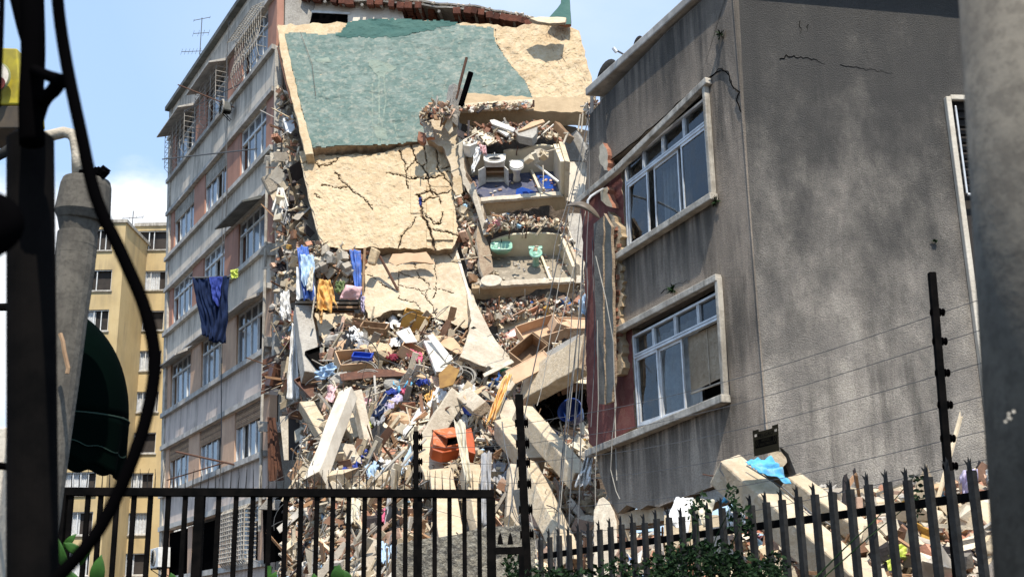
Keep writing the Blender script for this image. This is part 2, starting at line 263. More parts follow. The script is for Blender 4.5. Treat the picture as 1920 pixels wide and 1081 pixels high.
def cracked(name, label, cat, P, pts, seeds, th, m, gap=1.3, seed=1, lift=.02, parent=None, wa=9, skip=()):
    rnd = random.Random(seed); mb = MB(); pts = jag(pts, 2.5, 10, seed)
    for i, s0 in enumerate(seeds):
        if i in skip: continue
        poly = pts
        for j, s1 in enumerate(seeds):
            if i == j: continue
            a, b = s1[0]-s0[0], s1[1]-s0[1]; poly = clip(poly, a, b, (s1[0]**2+s1[1]**2-s0[0]**2-s0[1]**2)/2)
            if len(poly) < 3: break
        if len(poly) < 3: continue
        fine = []
        for k in range(len(poly)):
            p, q = poly[k], poly[(k+1) % len(poly)]; d = math.dist(p, q); n = max(1, int(d/6))
            for t in range(n): fine.append((lerp(p[0], q[0], t/n), lerp(p[1], q[1], t/n)))
        cx = sum(p[0] for p in fine)/len(fine); cy = sum(p[1] for p in fine)/len(fine); out = []
        for p in fine:
            d = math.dist(p, (cx, cy)) or 1; k = min(.4, gap*rnd.uniform(.5, 1.2)/d); x, y = lerp(p[0], cx, k), lerp(p[1], cy, k); out.append(warp(x, y, .03, wa))
        g = []
        for p in out:
            if not g or math.dist(p, g[-1]) > .7: g.append(p)
        if len(g) < 3: continue
        o = rnd.uniform(-lift, lift); tx, ty = rnd.uniform(-lift, lift)/60, rnd.uniform(-lift, lift)/60
        fr = [P.pt(x, y, o+(x-cx)*tx+(y-cy)*ty) for x, y in g]; k0 = len(mb.f); mb.prism(fr, -P.n*th, .02, rnd)
        for q in range(k0+1, len(mb.f)): mb.m[q] = 1
    return tag(build(name, mb, [m, m_edge], parent, bevel=.012), label, cat)
def rot_rand(rnd, flat=None, n=None):
    e = Matrix.Rotation(rnd.uniform(0, 6.28), 3, 'Z') @ Matrix.Rotation(rnd.uniform(-1, 1)*(1.5 if flat is None else flat), 3, 'X') @ Matrix.Rotation(rnd.uniform(-1, 1)*(1.5 if flat is None else flat), 3, 'Y')
    if n is not None: e = n.to_track_quat('Z', 'Y').to_matrix() @ e
    return e
def beam(name, label, cat, p0, p1, w_, h_, m, roll=0, jit=.1, rebar=0, seed=3, parent=None, group=None, bevel=.02, seg=6):
    rnd = random.Random(seed); a, b = at(*p0), at(*p1); ax = (b-a).normalized(); vw = ((a+b)/2-CAM).normalized()
    s = ax.cross(vw).normalized(); d = ax.cross(s).normalized(); q = Matrix.Rotation(roll, 3, ax); s = q @ s*w_/2; d = q @ d*h_/2
    mb = MB(); rings = []
    for i in range(seg+1):
        c = a+(b-a)*(i/seg); k = jit if i in (0, seg) else jit*.12
        for x, y in ((-1, -1), (1, -1), (1, 1), (-1, 1)):
            rings.append(c+s*x+d*y+ax*rnd.uniform(-k, k)*(1 if i in (0, seg) else .3)+(s*rnd.uniform(-1, 1)+d*rnd.uniform(-1, 1))*.06)
    fs = [(3, 2, 1, 0), tuple(4*seg+i for i in range(4))]+[(4*i+k, 4*i+(k+1) % 4, 4*i+4+(k+1) % 4, 4*i+4+k) for i in range(seg) for k in range(4)]
    mb.add(rings, fs); ms = m if isinstance(m, list) else [m, m_edge]
    mb.m[0] = mb.m[1] = 1 if len(ms) > 1 else 0
    o = build(name, mb, ms, parent, bevel=bevel); tag(o, label, cat, group)
    if rebar:
        rb = MB()
        for e, dr in ((a, -ax), (b, ax)):
            for k in range(rebar):
                c = e+s*rnd.uniform(-.8, .8)+d*rnd.uniform(-.8, .8)-dr*.1; q = [c]; v = dr.copy()
                for j in range(4): v = (v+V((rnd.uniform(-1, 1), rnd.uniform(-1, 1), rnd.uniform(-1, .6)))*.35).normalized(); q.append(q[-1]+v*.12)
                rb.tube(q, .008, 5)
        build('rebar', rb, m_rebar, o)
    return o
def cloth(name, label, cat, c4, m, amp=.05, folds=5, nu=28, nv=28, seed=1, ragged=.06, vertical=True, bulge=0, group=None, parent=None, th=.006):
    tl, tr, br, bl = [at(*p) for p in c4]; n = (tr-tl).cross(bl-tl).normalized(); 
    if n.dot(CAM-tl) < 0: n = -n
    W = (tr-tl).length+(br-bl).length; W /= 2
    def fn(u, v):
        e = noise.noise(V((u*5, seed*3.1, 7)))*ragged; vv = v*(1+e); uu = u+noise.noise(V((v*4, seed*2.3, 3)))*ragged*.7*(u-.5)*2
        p = (tl*(1-uu)+tr*uu)*(1-vv)+(bl*(1-uu)+br*uu)*vv; f = (u if vertical else v)*folds
        z = math.sin(f*6.28*(.6+.4*noise.noise(V((seed, v*1.5, 2))))+noise.noise(V((u*2, v*2.2, seed)))*7+seed)*amp*.75*(.35+.65*(v if vertical else u))
        z += noise.noise(V((u*5, v*5, seed*1.7)))*amp*1.1+noise.noise(V((u*12, v*12, seed*1.7)))*amp*.25+bulge*math.sin(u*3.14)*math.sin(v*3.14)
        return p+n*z
    mb = MB(); mb.grid(fn, nu, nv); return tag(build(name, mb, m, parent, smooth=True, solid=th), label, cat, group)

def sdist(x, y, q):
    best = 1e9
    for (ax, ay), (bx, by) in zip(q, q[1:]):
        dx, dy = bx-ax, by-ay; t = max(0, min(1, ((x-ax)*dx+(y-ay)*dy)/(dx*dx+dy*dy+1e-9))); best = min(best, math.hypot(x-ax-dx*t, y-ay-dy*t))
    return best
def crackfn(lines, dep=.22):           # lines: (width, [points]); grooves cut into the slab face
    bb = [(w_, q, min(p[0] for p in q)-8, max(p[0] for p in q)+8, min(p[1] for p in q)-8, max(p[1] for p in q)+8) for w_, q in lines]
    def f(x, y):
        wx = x+noise.noise(V((x*.09, y*.09, 1)))*3.6+noise.noise(V((x*.3, y*.3, 5)))*1.6; wy = y+noise.noise(V((x*.09, y*.09, 11)))*3.6+noise.noise(V((x*.3, y*.3, 15)))*1.6; k = 0
        for w_, q, x0, x1, y0, y1 in bb:
            if x0 < wx < x1 and y0 < wy < y1:
                w2 = w_*(1+.7*noise.noise(V((x*.06, y*.06, 31)))); dd = sdist(wx, wy, q)
                if dd < w2: k = 1; break
                if dd < w2+3.0: k = max(k, (.10+.16*abs(noise.noise(V((x*.15, y*.15, 41)))))*(1-(dd-w2)/3.0))
        return -dep*k
    return f
def relief(name, P, poly, step, fn, m, parent, o=0):
    mb = MB(); xs = [p[0] for p in poly]; ys = [p[1] for p in poly]; x0, y0 = min(xs), min(ys); nx, ny = int((max(xs)-x0)/step)+2, int((max(ys)-y0)/step)+2; id_ = {}
    def vid(i, j):
        if (i, j) not in id_:
            x, y = x0+i*step, y0+j*step; id_[i, j] = len(mb.v); mb.v.append(P.pt(x, y, o+fn(x, y)))
        return id_[i, j]
    for j in range(ny):
        for i in range(nx):
            if inpoly(x0+(i+.5)*step, y0+(j+.5)*step, poly): mb.f.append([vid(i, j+1), vid(i+1, j+1), vid(i+1, j), vid(i, j)]); mb.m.append(0)
    return build(name, mb, m, parent)
def inpoly(x, y, P):
    c = False; n = len(P); j = n-1
    for i in range(n):
        if (P[i][1] > y) != (P[j][1] > y) and x < (P[j][0]-P[i][0])*(y-P[i][1])/(P[j][1]-P[i][1])+P[i][0]: c = not c
        j = i
    return c
def rough(x, y, s=.05, a=.03, sd=0, an=1):
    p = V((x*s, y*s*an, sd)); return a*(noise.fractal(p, .8, 2.1, 5)*.6+(.5-abs(noise.noise(p*2.3+V((5, 5, 5)))))*.5+(.4-abs(noise.noise(p*5.1)))*.25)
# ================================================================== setting
mb = MB(); mb.add([(-900, -300, 0), (900, -300, 0), (900, 1800, 0), (-900, 1800, 0)], [(0, 1, 2, 3)]); struct('ground', mb, m_asphalt)
mb = MB(); mb.abox(-14, 12, 9.2, 46, .004, .16); struct('pavement', mb, m_brown)
# ------------------------------------------------------------------ generic window in a wall frame Q(a, b, out), a across, b up
def boxq(mb, Q, a0, a1, b0, b1, o0, o1):
    mb.hexa([Q(a0, b0, o0), Q(a1, b0, o0), Q(a1, b0, o1), Q(a0, b0, o1), Q(a0, b1, o0), Q(a1, b1, o0), Q(a1, b1, o1), Q(a0, b1, o1)])
def flat(mb, Q, a0, a1, b0, b1, o): mb.add([Q(a0, b0, o), Q(a1, b0, o), Q(a1, b1, o), Q(a0, b1, o)], [(0, 1, 2, 3)])
# ================================================================== ochre apartment building, far left
yb = thing('apartment_building', 'ochre yellow apartment block far behind at the left with rows of small curtained windows', 'building', (-30, 84, 0))
def zy(y, px, D): return at(px, y, D).z
YF, YR = 78.0, 83.0
xl = at(215, 700, YF).x; xr0 = at(248, 700, YR).x
top1, top2 = zy(418, 215, YF), zy(424, 290, YR)
def yface(name, x0, x1, Y, z1, wins):
    mb = MB(); zs = [0]+[q for w_ in sorted(wins, key=lambda r: r[2]) for q in ()]
    xs = sorted({x0, x1, *[w_[0] for w_ in wins], *[w_[1] for w_ in wins]}); zz = sorted({0, z1, *[w_[2] for w_ in wins], *[w_[3] for w_ in wins]})
    for i in range(len(xs)-1):
        for j in range(len(zz)-1):
            cx, cz = (xs[i]+xs[i+1])/2, (zz[j]+zz[j+1])/2
            if any(w_[0] < cx < w_[1] and w_[2] < cz < w_[3] for w_ in wins): continue
            mb.add([(xs[i], Y, zz[j]), (xs[i+1], Y, zz[j]), (xs[i+1], Y, zz[j+1]), (xs[i], Y, zz[j+1])], [(0, 1, 2, 3)])
    for w_ in wins:
        a, b, c, d = w_[:4]
        for q in (((a, Y, c), (b, Y, c), (b, Y+.3, c), (a, Y+.3, c)), ((a, Y, d), (b, Y, d), (b, Y+.3, d), (a, Y+.3, d)), ((a, Y, c), (a, Y, d), (a, Y+.3, d), (a, Y+.3, c)), ((b, Y, c), (b, Y, d), (b, Y+.3, d), (b, Y+.3, c))): mb.add(q, [(0, 1, 2, 3)])
    build(name, mb, m_yellow, yb)
rnd = random.Random(4)
wl, wr = [], []
def ywin(px0, px1, py0, py1, D): a, b = at(px0, py1, D), at(px1, py0, D); return [a.x, b.x, a.z, b.z]
xA0, xA1 = at(155, 525, YF).x, at(213, 525, YF).x; xB0, xB1 = at(252, 525, YR).x, at(314, 525, YR).x
for y in (525, 600, 675, 752, 829, 905, 980, 1056, 1130):
    z = zy(y, 185, YF); wl.append([xA0-.1, xA1-.15, z-.75, z+.75]); wl.append([xA0-6.5, xA0-4.4, z-.75, z+.75]); z = zy(y, 285, YR); wr.append([xB0, xB1-.1, z-.75, z+.72]); wr.append([xB1+1.2, xB1+3.2, z-.75, z+.72])
z = zy(450, 185, YF); wl.append([xA0+.1, xl-.9, z-.75, z+.8]); z = zy(450, 285, YR); wr.append([xB0+.1, xB1-.1, z-.75, z+.75])
XW = at(108, 700, YF).x; wl = [w_ for w_ in wl if w_[0] > XW+.5]; yface('front_wall', XW, xl, YF, top1, wl); yface('recessed_wall', xr0-.6, xr0+16, YR, top2, wr)
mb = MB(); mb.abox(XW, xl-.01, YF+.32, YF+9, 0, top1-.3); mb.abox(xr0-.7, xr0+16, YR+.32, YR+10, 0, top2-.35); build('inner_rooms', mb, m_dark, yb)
mb = MB(); mb.add([(xl, YF, 0), (xl, YR, 0), (xl, YR, top1), (xl, YF, top1)], [(0, 1, 2, 3)]); build('side_wall', mb, m_yellow, yb)
mb = MB(); mb.abox(XW, xl+.12, YF-.12, YF+8, top1, top1+.22); mb.abox(xr0-.6, xr0+16, YR-.12, YR+8, top2, top2+.25); build('roof_coping', mb, m_trim, yb)
for k, w_ in enumerate(wl+wr):
    Y = YF if k < len(wl) else YR; a, b, c, d = w_; fr = MB()
    for t in [0, .5, 1]+([.25, .75] if k % 2 else [.33]): fr.abox(a+(b-a-.06)*t, a+(b-a-.06)*t+.06, Y+.1, Y+.16, c, d)
    fr.abox(a+.06, b-.06, Y+.105, Y+.155, c, c+.07); fr.abox(a+.06, b-.06, Y+.105, Y+.155, d-.07, d)
    wf = build('window', fr, m_wframe, yb)
    if d < top1-2 or True:
        cu = MB(); open_ = rnd.uniform(.5, 1) if k % 3 else rnd.uniform(.25, .6)
        if k in (len(wl)-1, len(wl)+len(wr)-1): open_ = .0
        n = 30
        if open_: cu.grid(lambda u, v: (a+(b-a)*u*open_, Y+.26+.03*math.sin(u*n*2+k), c+(d-c)*v), 40, 1); build('curtain', cu, m_curtain, wf)
    sl_ = MB(); sl_.abox(a-.1, b+.1, Y-.1, Y-.003, c-.1, c-.005); build('sill', sl_, m_trim, wf)
def antenna(name, label, x, y, D, hpx, els, tilt=0):
    b = at(x, y, D); s = D/FPX; t = thing(name, label, 'antenna', b-V((0, 0, 2)))
    mb = MB(); top = b+V((tilt*s, 0, hpx*s)); mb.tube([b-V((0, 0, 2)), b, top], .018 if D < 60 else .035, 6); build('mast', mb, m_wire, t)
    for yy, half, n, el, ang in els:
        mb = MB(); c = b+(top-b)*yy; d = V((math.cos(ang), math.sin(ang)*.3, math.sin(ang)*.6)).normalized(); mb.tube([c-d*half*s, c+d*half*s], .013 if D < 60 else .025, 5)
        for k in range(n): q = c+d*half*s*(-1+2*k/max(1, n-1)); e = V((.35, -.5, .55)).normalized()*el*s; mb.tube([q-e, q+e], .006 if D < 60 else .014, 4)
        build('boom', mb, m_wire, t)
    return t
antenna('roof_antenna', 'thin faint television antenna on the ochre block roof', 248, 424, 80, 32, [(.55, 20, 4, 4, .1)])
# ================================================================== standing apartment block on the left (leaning facade)
LO = at(515, 640, 32); LD = V((-.50008, .86598, 0)); LN = V((-.86598, -.50008, 0)); LW = V((.86598, .50008, 0))
def LFz(s, z, o=0):
    r = .1+.06*(z-3.3); l = 11.35+.163*(z-3.5); u = r+(l-r)*s; p = LO+LD*u+LN*o; return V((p.x, p.y, z))
lb = thing('apartment_block', 'six storey grey and salmon apartment block still standing left of the collapse', 'building', (LO.x, LO.y, 0))
SILL = [18.95, 15.55, 12.45, 9.32, 6.38, 3.45]; HEAD = [20.75, 17.35, 14.1, 11.05, 7.95, 5.05]; SILL2 = SILL
COLS = [(.065, .272), (.395, .60), (.712, .935)]; TOPZ = 22.15
def bandmesh(z0, z1, s0=0, s1=1, o0=-.28, o1=0):
    mb = MB(); n = max(1, round((s1-s0)*8))
    for i in range(n): a, b = s0+(s1-s0)*i/n, s0+(s1-s0)*(i+1)/n; boxq(mb, LFz, a, b, z0, z1, o0, o1)
    return mb
edges = [TOPZ]+[q for p in zip(HEAD, SILL) for q in p]+[-.2]
for i in range(0, len(edges), 2):
    build('spandrel_band', bandmesh(edges[i+1], edges[i]), m_facade if i < 7 else m_facade_w, lb)
for z in HEAD: build('ledge', bandmesh(z+.001, z+.16, -.004, 1.003, .003, .11), m_ledge, lb)
for z in SILL: build('ledge', bandmesh(z-.16, z-.001, -.004, 1.003, .003, .13), m_ledge, lb)
build('parapet_cap', bandmesh(TOPZ+.003, TOPZ+.18, -.006, 1.006, -.4, .22), m_roofd, lb)
pil = MB()
for k in range(6):
    mp_ = m_pink if k < 3 else m_peach
    for a, b in ((0.0, COLS[0][0]), (COLS[0][1], COLS[1][0]), (COLS[1][1], COLS[2][0]), (COLS[2][1], 1)):
        if k == 5 and b < 1 and a > .3: continue
        mb = MB(); boxq(mb, LFz, a, b, SILL[k]+.001, HEAD[k]-.001, -.26, -.035); build('pier_panel', mb, mp_, lb)
mb = MB(); boxq(mb, LFz, .975, 1.004, 0, TOPZ, -.2, .05); build('corner_strip', mb, m_trim, lb)
# interior floors, back rooms, flank
mb = MB()
for z in SILL+[22.0]:
    n = 1; mb.hexa([LFz(.01, z-1.0, -.29), LFz(.99, z-1.0, -.29), LFz(.99, z-1.0, -9), LFz(.01, z-1.0, -9), LFz(.01, z-.8, -.29), LFz(.99, z-.8, -.29), LFz(.99, z-.8, -9), LFz(.01, z-.8, -9)])
build('floor_slab', mb, m_concrete, lb)
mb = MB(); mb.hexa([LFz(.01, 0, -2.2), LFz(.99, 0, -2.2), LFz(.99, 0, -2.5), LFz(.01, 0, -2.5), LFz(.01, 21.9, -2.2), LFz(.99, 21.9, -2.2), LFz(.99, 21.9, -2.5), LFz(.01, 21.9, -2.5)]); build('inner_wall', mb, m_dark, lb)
mb = MB(); mb.hexa([LFz(.0, 0, -.3), LFz(.015, 0, -.3), LFz(.015, 0, -9), LFz(.0, 0, -9), LFz(.0, 22, -.3), LFz(.015, 22, -.3), LFz(.015, 22, -9), LFz(.0, 22, -9)]); build('party_wall', mb, m_concrete, lb)
rw = random.Random(8)
def Lwindow(k, c, bars=4, kind='sash', openp=None):
    s0, s1 = COLS[c]; z0, z1 = SILL[k]+.01, HEAD[k]-.01
    Q = lambda a, b, o: LFz(s0+(s1-s0)*a, z0+(z1-z0)*b, o)
    fr = MB(); fw = .022; tr = .70
    boxq(fr, Q, 0, fw, 0, 1, -.17, -.09); boxq(fr, Q, 1-fw, 1, 0, 1, -.17, -.09); boxq(fr, Q, fw, 1-fw, 0, .035, -.168, -.092); boxq(fr, Q, fw, 1-fw, .965, 1, -.168, -.092); boxq(fr, Q, fw, 1-fw, tr, tr+.04, -.168, -.08)
    for j in range(1, bars): boxq(fr, Q, j/bars-fw/2, j/bars+fw/2, .035, tr, -.165, -.095)
    for j in range(1, bars): boxq(fr, Q, j/bars-fw/2, j/bars+fw/2, tr+.04, .965, -.165, -.095)
    wf = build('window', fr, m_wframe if kind != 'dark' else m_pale, lb)
    openp = openp if openp is not None else rw.choice([0, 3, bars-1, 1])
    for j in range(bars):
        g = MB(); flat(g, Q, j/bars+.01, (j+1)/bars-.01, .03, tr, -.13)
        if j != openp: build('pane', g, m_glass_l if rw.random() < .62 else m_glass_g, wf)
    g = MB(); flat(g, Q, .01, .99, tr+.02, .97, -.132); 
    if kind == 'louvre':
        l = MB()
        for q in range(9): boxq(l, Q, .02, .98, tr-.02+q*.034, tr+.005+q*.034, -.09, -.05)
        build('louvre', l, m_wood if k == 4 else m_trim, wf)
    else: build('top_pane', g, m_glass_g, wf)
    if rw.random() < .75:
        cu = MB(); a0 = rw.choice([0, .3, .5]); a1 = a0+rw.uniform(.3, .5); cu.grid(lambda u, v: Q(a0+(a1-a0)*u, v, -.32+.03*math.sin(u*40)), 30, 1); build('curtain', cu, m_curtain, wf)
    return wf, Q
for k in range(6):
    for c in range(3):
        if k == 5 and c > 0: continue
        Lwindow(k, c, 4 if c == 0 else 4, 'louvre' if (k == 4 or (k == 1 and c > 0)) else 'sash', openp={(0, 0): 3, (1, 0): 3, (2, 0): 3, (3, 0): 0, (3, 1): 0, (1, 1): 1, (4, 0): 2}.get((k, c)))
# concrete visors over some windows
def visor(k, c, dep=.62, drop=.22):
    s0, s1 = COLS[c]; z = HEAD[k]+.0; mb = MB(); a, b = s0-.012, s1+.012
    mb.hexa([LFz(a, z-drop-.05, dep), LFz(b, z-drop-.05, dep), LFz(b, z-.05, .114), LFz(a, z-.05, .114), LFz(a, z-drop, dep), LFz(b, z-drop, dep), LFz(b, z+.06, .114), LFz(a, z+.06, .114)]); return build('window_visor', mb, m_ledge if (k, c) != (2, 0) else m_roofd, lb)
for k, c in ((0, 1), (0, 2), (2, 0), (3, 0), (3, 1), (3, 2)): visor(k, c, .55 if k == 3 else .7)
# window cages
def cage(k, c, dep, nh, nv, r=.014, z0=None, z1=None, m=None, belly=False):
    s0, s1 = COLS[c]; z0 = z0 or SILL[k]-.02; z1 = z1 or HEAD[k]-.05; mb = MB()
    P = lambda a, b, o: LFz(s0+(s1-s0)*a, z0+(z1-z0)*b, o)
    prof = (lambda b: .14+dep*(1 if .05 < b < .95 else .4)) if not belly else (lambda b: .14+dep*(.35+.65*math.exp(-((b-.25)/.22)**2)))
    for i in range(nv+1): a = i/nv; mb.tube([P(a, b/10, prof(b/10)) for b in range(11)], r, 5)
    for j in range(nh+1):
        b = j/nh; o = prof(b); mb.tube([P(0, b, .02), P(0, b, o)], r, 4); mb.tube([P(1, b, .02), P(1, b, o)], r, 4); mb.tube([P(t/6, b, o) for t in range(7)], r, 5)
    return build('window_grille', mb, m or m_wframe, lb)
cage(0, 0, .20, 5, 13, .010, m=m_trim, belly=True); cage(0, 1, .26, 9, 4, .010, m=m_ledge); cage(0, 2, .26, 8, 5, .010, m=m_ledge); cage(5, 0, .22, 13, 12, .02, 3.4, 5.0, m_trim)
mb = MB()
for i in range(16): a = i/15; s = lerp(COLS[0][0], COLS[0][1], a); mb.tube([LFz(s, 20.9, .12), LFz(s, 20.6, .5)], .010, 4)
for o, z in ((.2, 20.85), (.35, 20.73), (.5, 20.6)): mb.tube([LFz(COLS[0][0], z, o), LFz(COLS[0][1], z, o)], .014, 4)
build('bar_canopy', mb, m_trim, lb)
# drain pipe and loose cable down the facade
mb = MB(); mb.tube([LFz(.345+.012*math.sin(i), 22-i*1.3, .16+.02*math.sin(i*2)) for i in range(14)], .016, 5); mb.tube([LFz(.36+.01*math.sin(i*1.7), 20-i*1.1, .17) for i in range(9)], .01, 5); build('hanging_cable', mb, m_wire, lb)
mb = MB(); mb.tube([LFz(.0+.0*i, 15-i*1.2, .17) for i in range(10)], .045, 7); build('drain_pipe', mb, m_trim, lb)
# black panels painting the darkness of the ground floor openings
mb = MB(); boxq(mb, LFz, .43, .655, .3, 4.95, -.25, -.12); boxq(mb, LFz, .70, .975, .3, 4.95, -.25, -.12); build('opening_shade_panel', mb, m_roofd if False else m_rubber, lb)
mb = MB(); boxq(mb, LFz, .655, .70, .3, 4.95, -.24, -.03); build('pier_panel', mb, m_peach, lb)
# air conditioner boxes
def ac(s0, s1, z0, z1, dep, label, m):
    c = LFz((s0+s1)/2, z0, dep/2); t = thing('air_conditioner', label, 'air conditioner', c); mb = MB(); boxq(mb, LFz, s0, s1, z0, z1, .14, dep); build('casing', mb, m, t, bevel=.02)
    f = MB(); P = LFz((s0+s1)/2, (z0+z1)/2, dep+.01); f.lathe(P, LN, [(.27, 0), (.27, .03), (.24, .04)], 20); f2 = build('fan_guard', f, m_trim, t)
    g = MB()
    for k in range(7): g.tube([P+LN*.05+LD*math.cos(k*.449)*.24+V((0, 0, 1))*math.sin(k*.449)*.24, P+LN*.05-LD*math.cos(k*.449)*.24-V((0, 0, 1))*math.sin(k*.449)*.24], .008, 4)
    build('fan_blade', g, m_black, f2)
    b = MB(); 
    for s in (s0+.01, s1-.01): b.tube([LFz(s, z0-.02, .13), LFz(s, z0-.02, dep)], .02, 5); b.tube([LFz(s, z0-.3, .13), LFz(s, z0-.03, dep)], .015, 5)
    build('bracket', b, m_black, t)
ac(.83, .925, 3.75, 4.4, .55, 'white air conditioner with a round fan on the dark ground floor', m_wframe)
ac(.305, .335, 18.3, 18.6, .42, 'dark air conditioner box hanging beside the barred top floor window', m_roofd)
# big black board leaning by the collapse and AC grille
bp = plane((498, 930, 31.5), (552, 900, 31.0), (498, 1056, 31.3)); slab('black_board', 'large black sheet fixed to the foot of the broken block behind the bar fence', 'board', bp, [(492, 945), (548, 920), (552, 1046), (494, 1056)], .05, [m_rubber, m_rubber], 1, 30, 3)
# antennas on the block
antenna('roof_antenna', 'tall antenna mast with long comb boom on the left block parapet', 373, 130, 41, 118, [(.98, 17, 2, 3, .45), (.7, 16, 4, 7, .1), (.35, 38, 11, 7, .05)])
# laundry poles
def pole_thing(name, label, pts, r, m): mb = MB(); mb.tube(pts, r, 6); return tag(build(name, mb, m), label, 'pole')
pole_thing('drying_pole', 'upper thin pole crossing over the salmon pier by the barred window', [LFz(.42, 19.6, 1.6), LFz(.30, 18.4, .1)], .022, m_rebar)
pole_thing('drying_pole', 'thin crossed pole reaching level from the barred window at the top floor', [LFz(.46, 18.9, 1.2), LFz(.25, 19.0, .1)], .018, m_wire)
pole_thing('drying_pole', 'long thin pole sticking out below the top salmon row', [LFz(.46, 16.9, 1.9), LFz(.1, 15.9, .1)], .022, m_wire)
pole_thing('drying_pole', 'rusty pole sticking out from the second floor window beside the black cable', [LFz(.40, 6.9, 1.3), LFz(.22, 6.3, .1)], .03, m_rebar)
pole_thing('drying_pole', 'short twisted rusty pole below the second floor windows', [LFz(.45, 6.1, 1.4), LFz(.30, 6.5, .1)], .02, m_rebar)
pole_thing('clothes_pole', 'metal clothes pole carrying the navy and blue laundry', [at(354, 521, 34.0), at(440, 518, 34.0)], .03, m_wire)
pole_thing('clothes_pole', 'bent brace pole under the laundry pole at the left block wall', [LFz(.36, 12.0, .1), at(368, 519, 34.0)], .02, m_wire)
D_ = 34.0
cloth('towel', 'dark navy cloth hanging at the left end of the laundry pole', 'towel', [(361, 520, D_), (396, 522, D_), (402, 636, D_), (380, 628, D_)], m_c['navy'], .09, 4, seed=2, ragged=.12)
cloth('towel', 'bright blue cloth hanging in the middle of the laundry pole', 'towel', [(392, 519, D_-.12), (418, 519, D_-.12), (410, 575, D_-.1), (398, 560, D_-.1)], m_c['royal'], .06, 3, seed=5)
cloth('towel', 'long navy sheet hanging at the right end of the laundry pole', 'towel', [(400, 519, D_), (430, 517, D_), (424, 643, D_), (393, 640, D_)], m_c['navy'], .1, 4, seed=9, ragged=.05)
cloth('towel', 'small lime yellow cloth at the right end of the laundry pole', 'towel', [(432, 506, 33.9), (447, 504, 33.9), (446, 521, 33.9), (433, 523, 33.9)], m_c['lime'], .07, 2, 12, 12, seed=3)
# ================================================================== near leaning building on the right
A = V((3.12505968, 14.6, 6.01482342)); DL = V((-.46077507, .88409113, -.07790511)); NL = V((-.88679, -.46218, 0)).normalized()
DLh = V((DL.x, DL.y, 0)); DLL = DLh.length_squared
RT = V((.9806, .196, 0)); NR = V((.196, -.9806, 0))
pL = Pl(A, A+DL, A+V((0, 0, 1))); pR = Pl(A, A+RT, A+V((0, 0, 1)))
rb = thing('apartment_building', 'grimy roughcast grey building leaning at the right with two tiers of sliding windows', 'building', (A.x+1, A.y+2, 0))
def corner_x(y): return 1377+.0733*y
def wall(name, P, pts, m, th=.22, o=0, jagamp=0, step=8, seed=1, parent=None, bevel=0): return slab(name, None, None, P, pts, th, m if isinstance(m, list) else [m, m_edge], jagamp, step, seed, o, parent or rb, bevel=bevel, jit=0)
# left face, piece by piece round the openings
cx = corner_x
wall('roughcast_wall', pL, [(1135, 180), (1250, 60), (1378, -55), (cx(-55), -55), (cx(150), 150), (1328, 150), (1310, 160), (1270, 195), (1228, 233), (1180, 272), (1141, 302), (1137, 260)], [m_stucco2, m_stucco2], seed=1)
wall('roughcast_wall', pL, [(1328, 150.2), (cx(150), 150.2), (cx(520), 520), (1350, 520), (1340, 368), (1334, 250)], [m_stucco2, m_stucco2])
wall('roughcast_wall', pL, [(1166, 481), (1240, 437), (1340, 369), (1349.5, 520.3), (1260, 572), (1166, 621)], [m_stucco2, m_stucco2])
wall('roughcast_wall', pL, [(1350.3, 520.3), (cx(520), 520.3), (cx(745), 745), (1370, 745), (1362, 640)], [m_stucco2, m_stucco2])
wall('roughcast_wall', pL, [(1116, 848), (1240, 795), (1370, 745.3), (cx(745), 745.3), (cx(875), 875), (1400, 890), (1353, 905), (1300, 925), (1245, 945), (1235, 950), (1215, 946), (1200, 955), (1175, 946), (1158, 962), (1140, 930), (1125, 890)], [m_stucco2, m_stucco2])
mb = MB()                              # small raised lip of the cracked render below the roof band
lip = [(1141, 303), (1180, 273), (1228, 234), (1270, 196), (1300, 168), (1330, 146), (1352, 130), (1365, 138), (1372, 160), (1386, 172), (1380, 190), (1390, 208)]
lj = [lip[0]]
for a, b in zip(lip, lip[1:]):
    for t in (.33, .66, 1): r_ = random.Random(int(a[0]*7+t*10)); lj.append((lerp(a[0], b[0], t)+r_.uniform(-2, 2), lerp(a[1], b[1], t)+r_.uniform(-2.5, 2.5)))
mb.tube([pL.pt(x, y, .012) for x, y in lj], .007, 5); build('render_crack', mb, m_rubber, rb)
# red recesses left of the windows
wall('red_wall', pL, [(1088, 390), (1165, 319), (1172, 476), (1160, 620), (1184, 612), (1192, 800), (1118, 843), (1103, 830), (1100, 700), (1096, 520)], m_red, .2, -.06, jagamp=2, step=12, bevel=.01)
wall('grey_flank', pL, [(1106, 215), (1135, 180), (1138, 260), (1141, 302), (1165, 317), (1118, 360), (1095, 385)], m_stucco2, .2, -.05, 1.5)
# ledges and surrounds (weathered render trim)
def strip(P, pts, w_, o0, o1, m, name='window_surround', jn=.0):
    mb = MB(); n = len(pts); dirs = []
    P3 = [P.pt(*p) for p in pts]; T = [P.pt(*p, o1) for p in pts]; up = V((0, 0, 1))
    for i in range(n-1):
        ax = (P3[i+1]-P3[i]).normalized(); s = P.n.cross(ax).normalized()*w_/2; e = ax*(w_/2 if n > 2 else 0); k = 1 if abs(ax.z) < .5 else 1.05
        mb.box((P3[i]+P3[i+1])/2+P.n*(o0+o1)/2, (P3[i+1]-P3[i])/2+e*(1 if i else 0), s*k, P.n*(o1-o0)/2*k)
    return build(name, mb, m, rb, bevel=.012)
strip(pL, [(1086, 384), (1165, 318), (1331, 156)], .10, .004, .11, m_trim); strip(pL, [(1327, 153), (1342, 372)], .065, .006, .09, m_trim); strip(pL, [(1166, 484), (1347, 369)], .10, .004, .14, m_trim, 'window_sill')
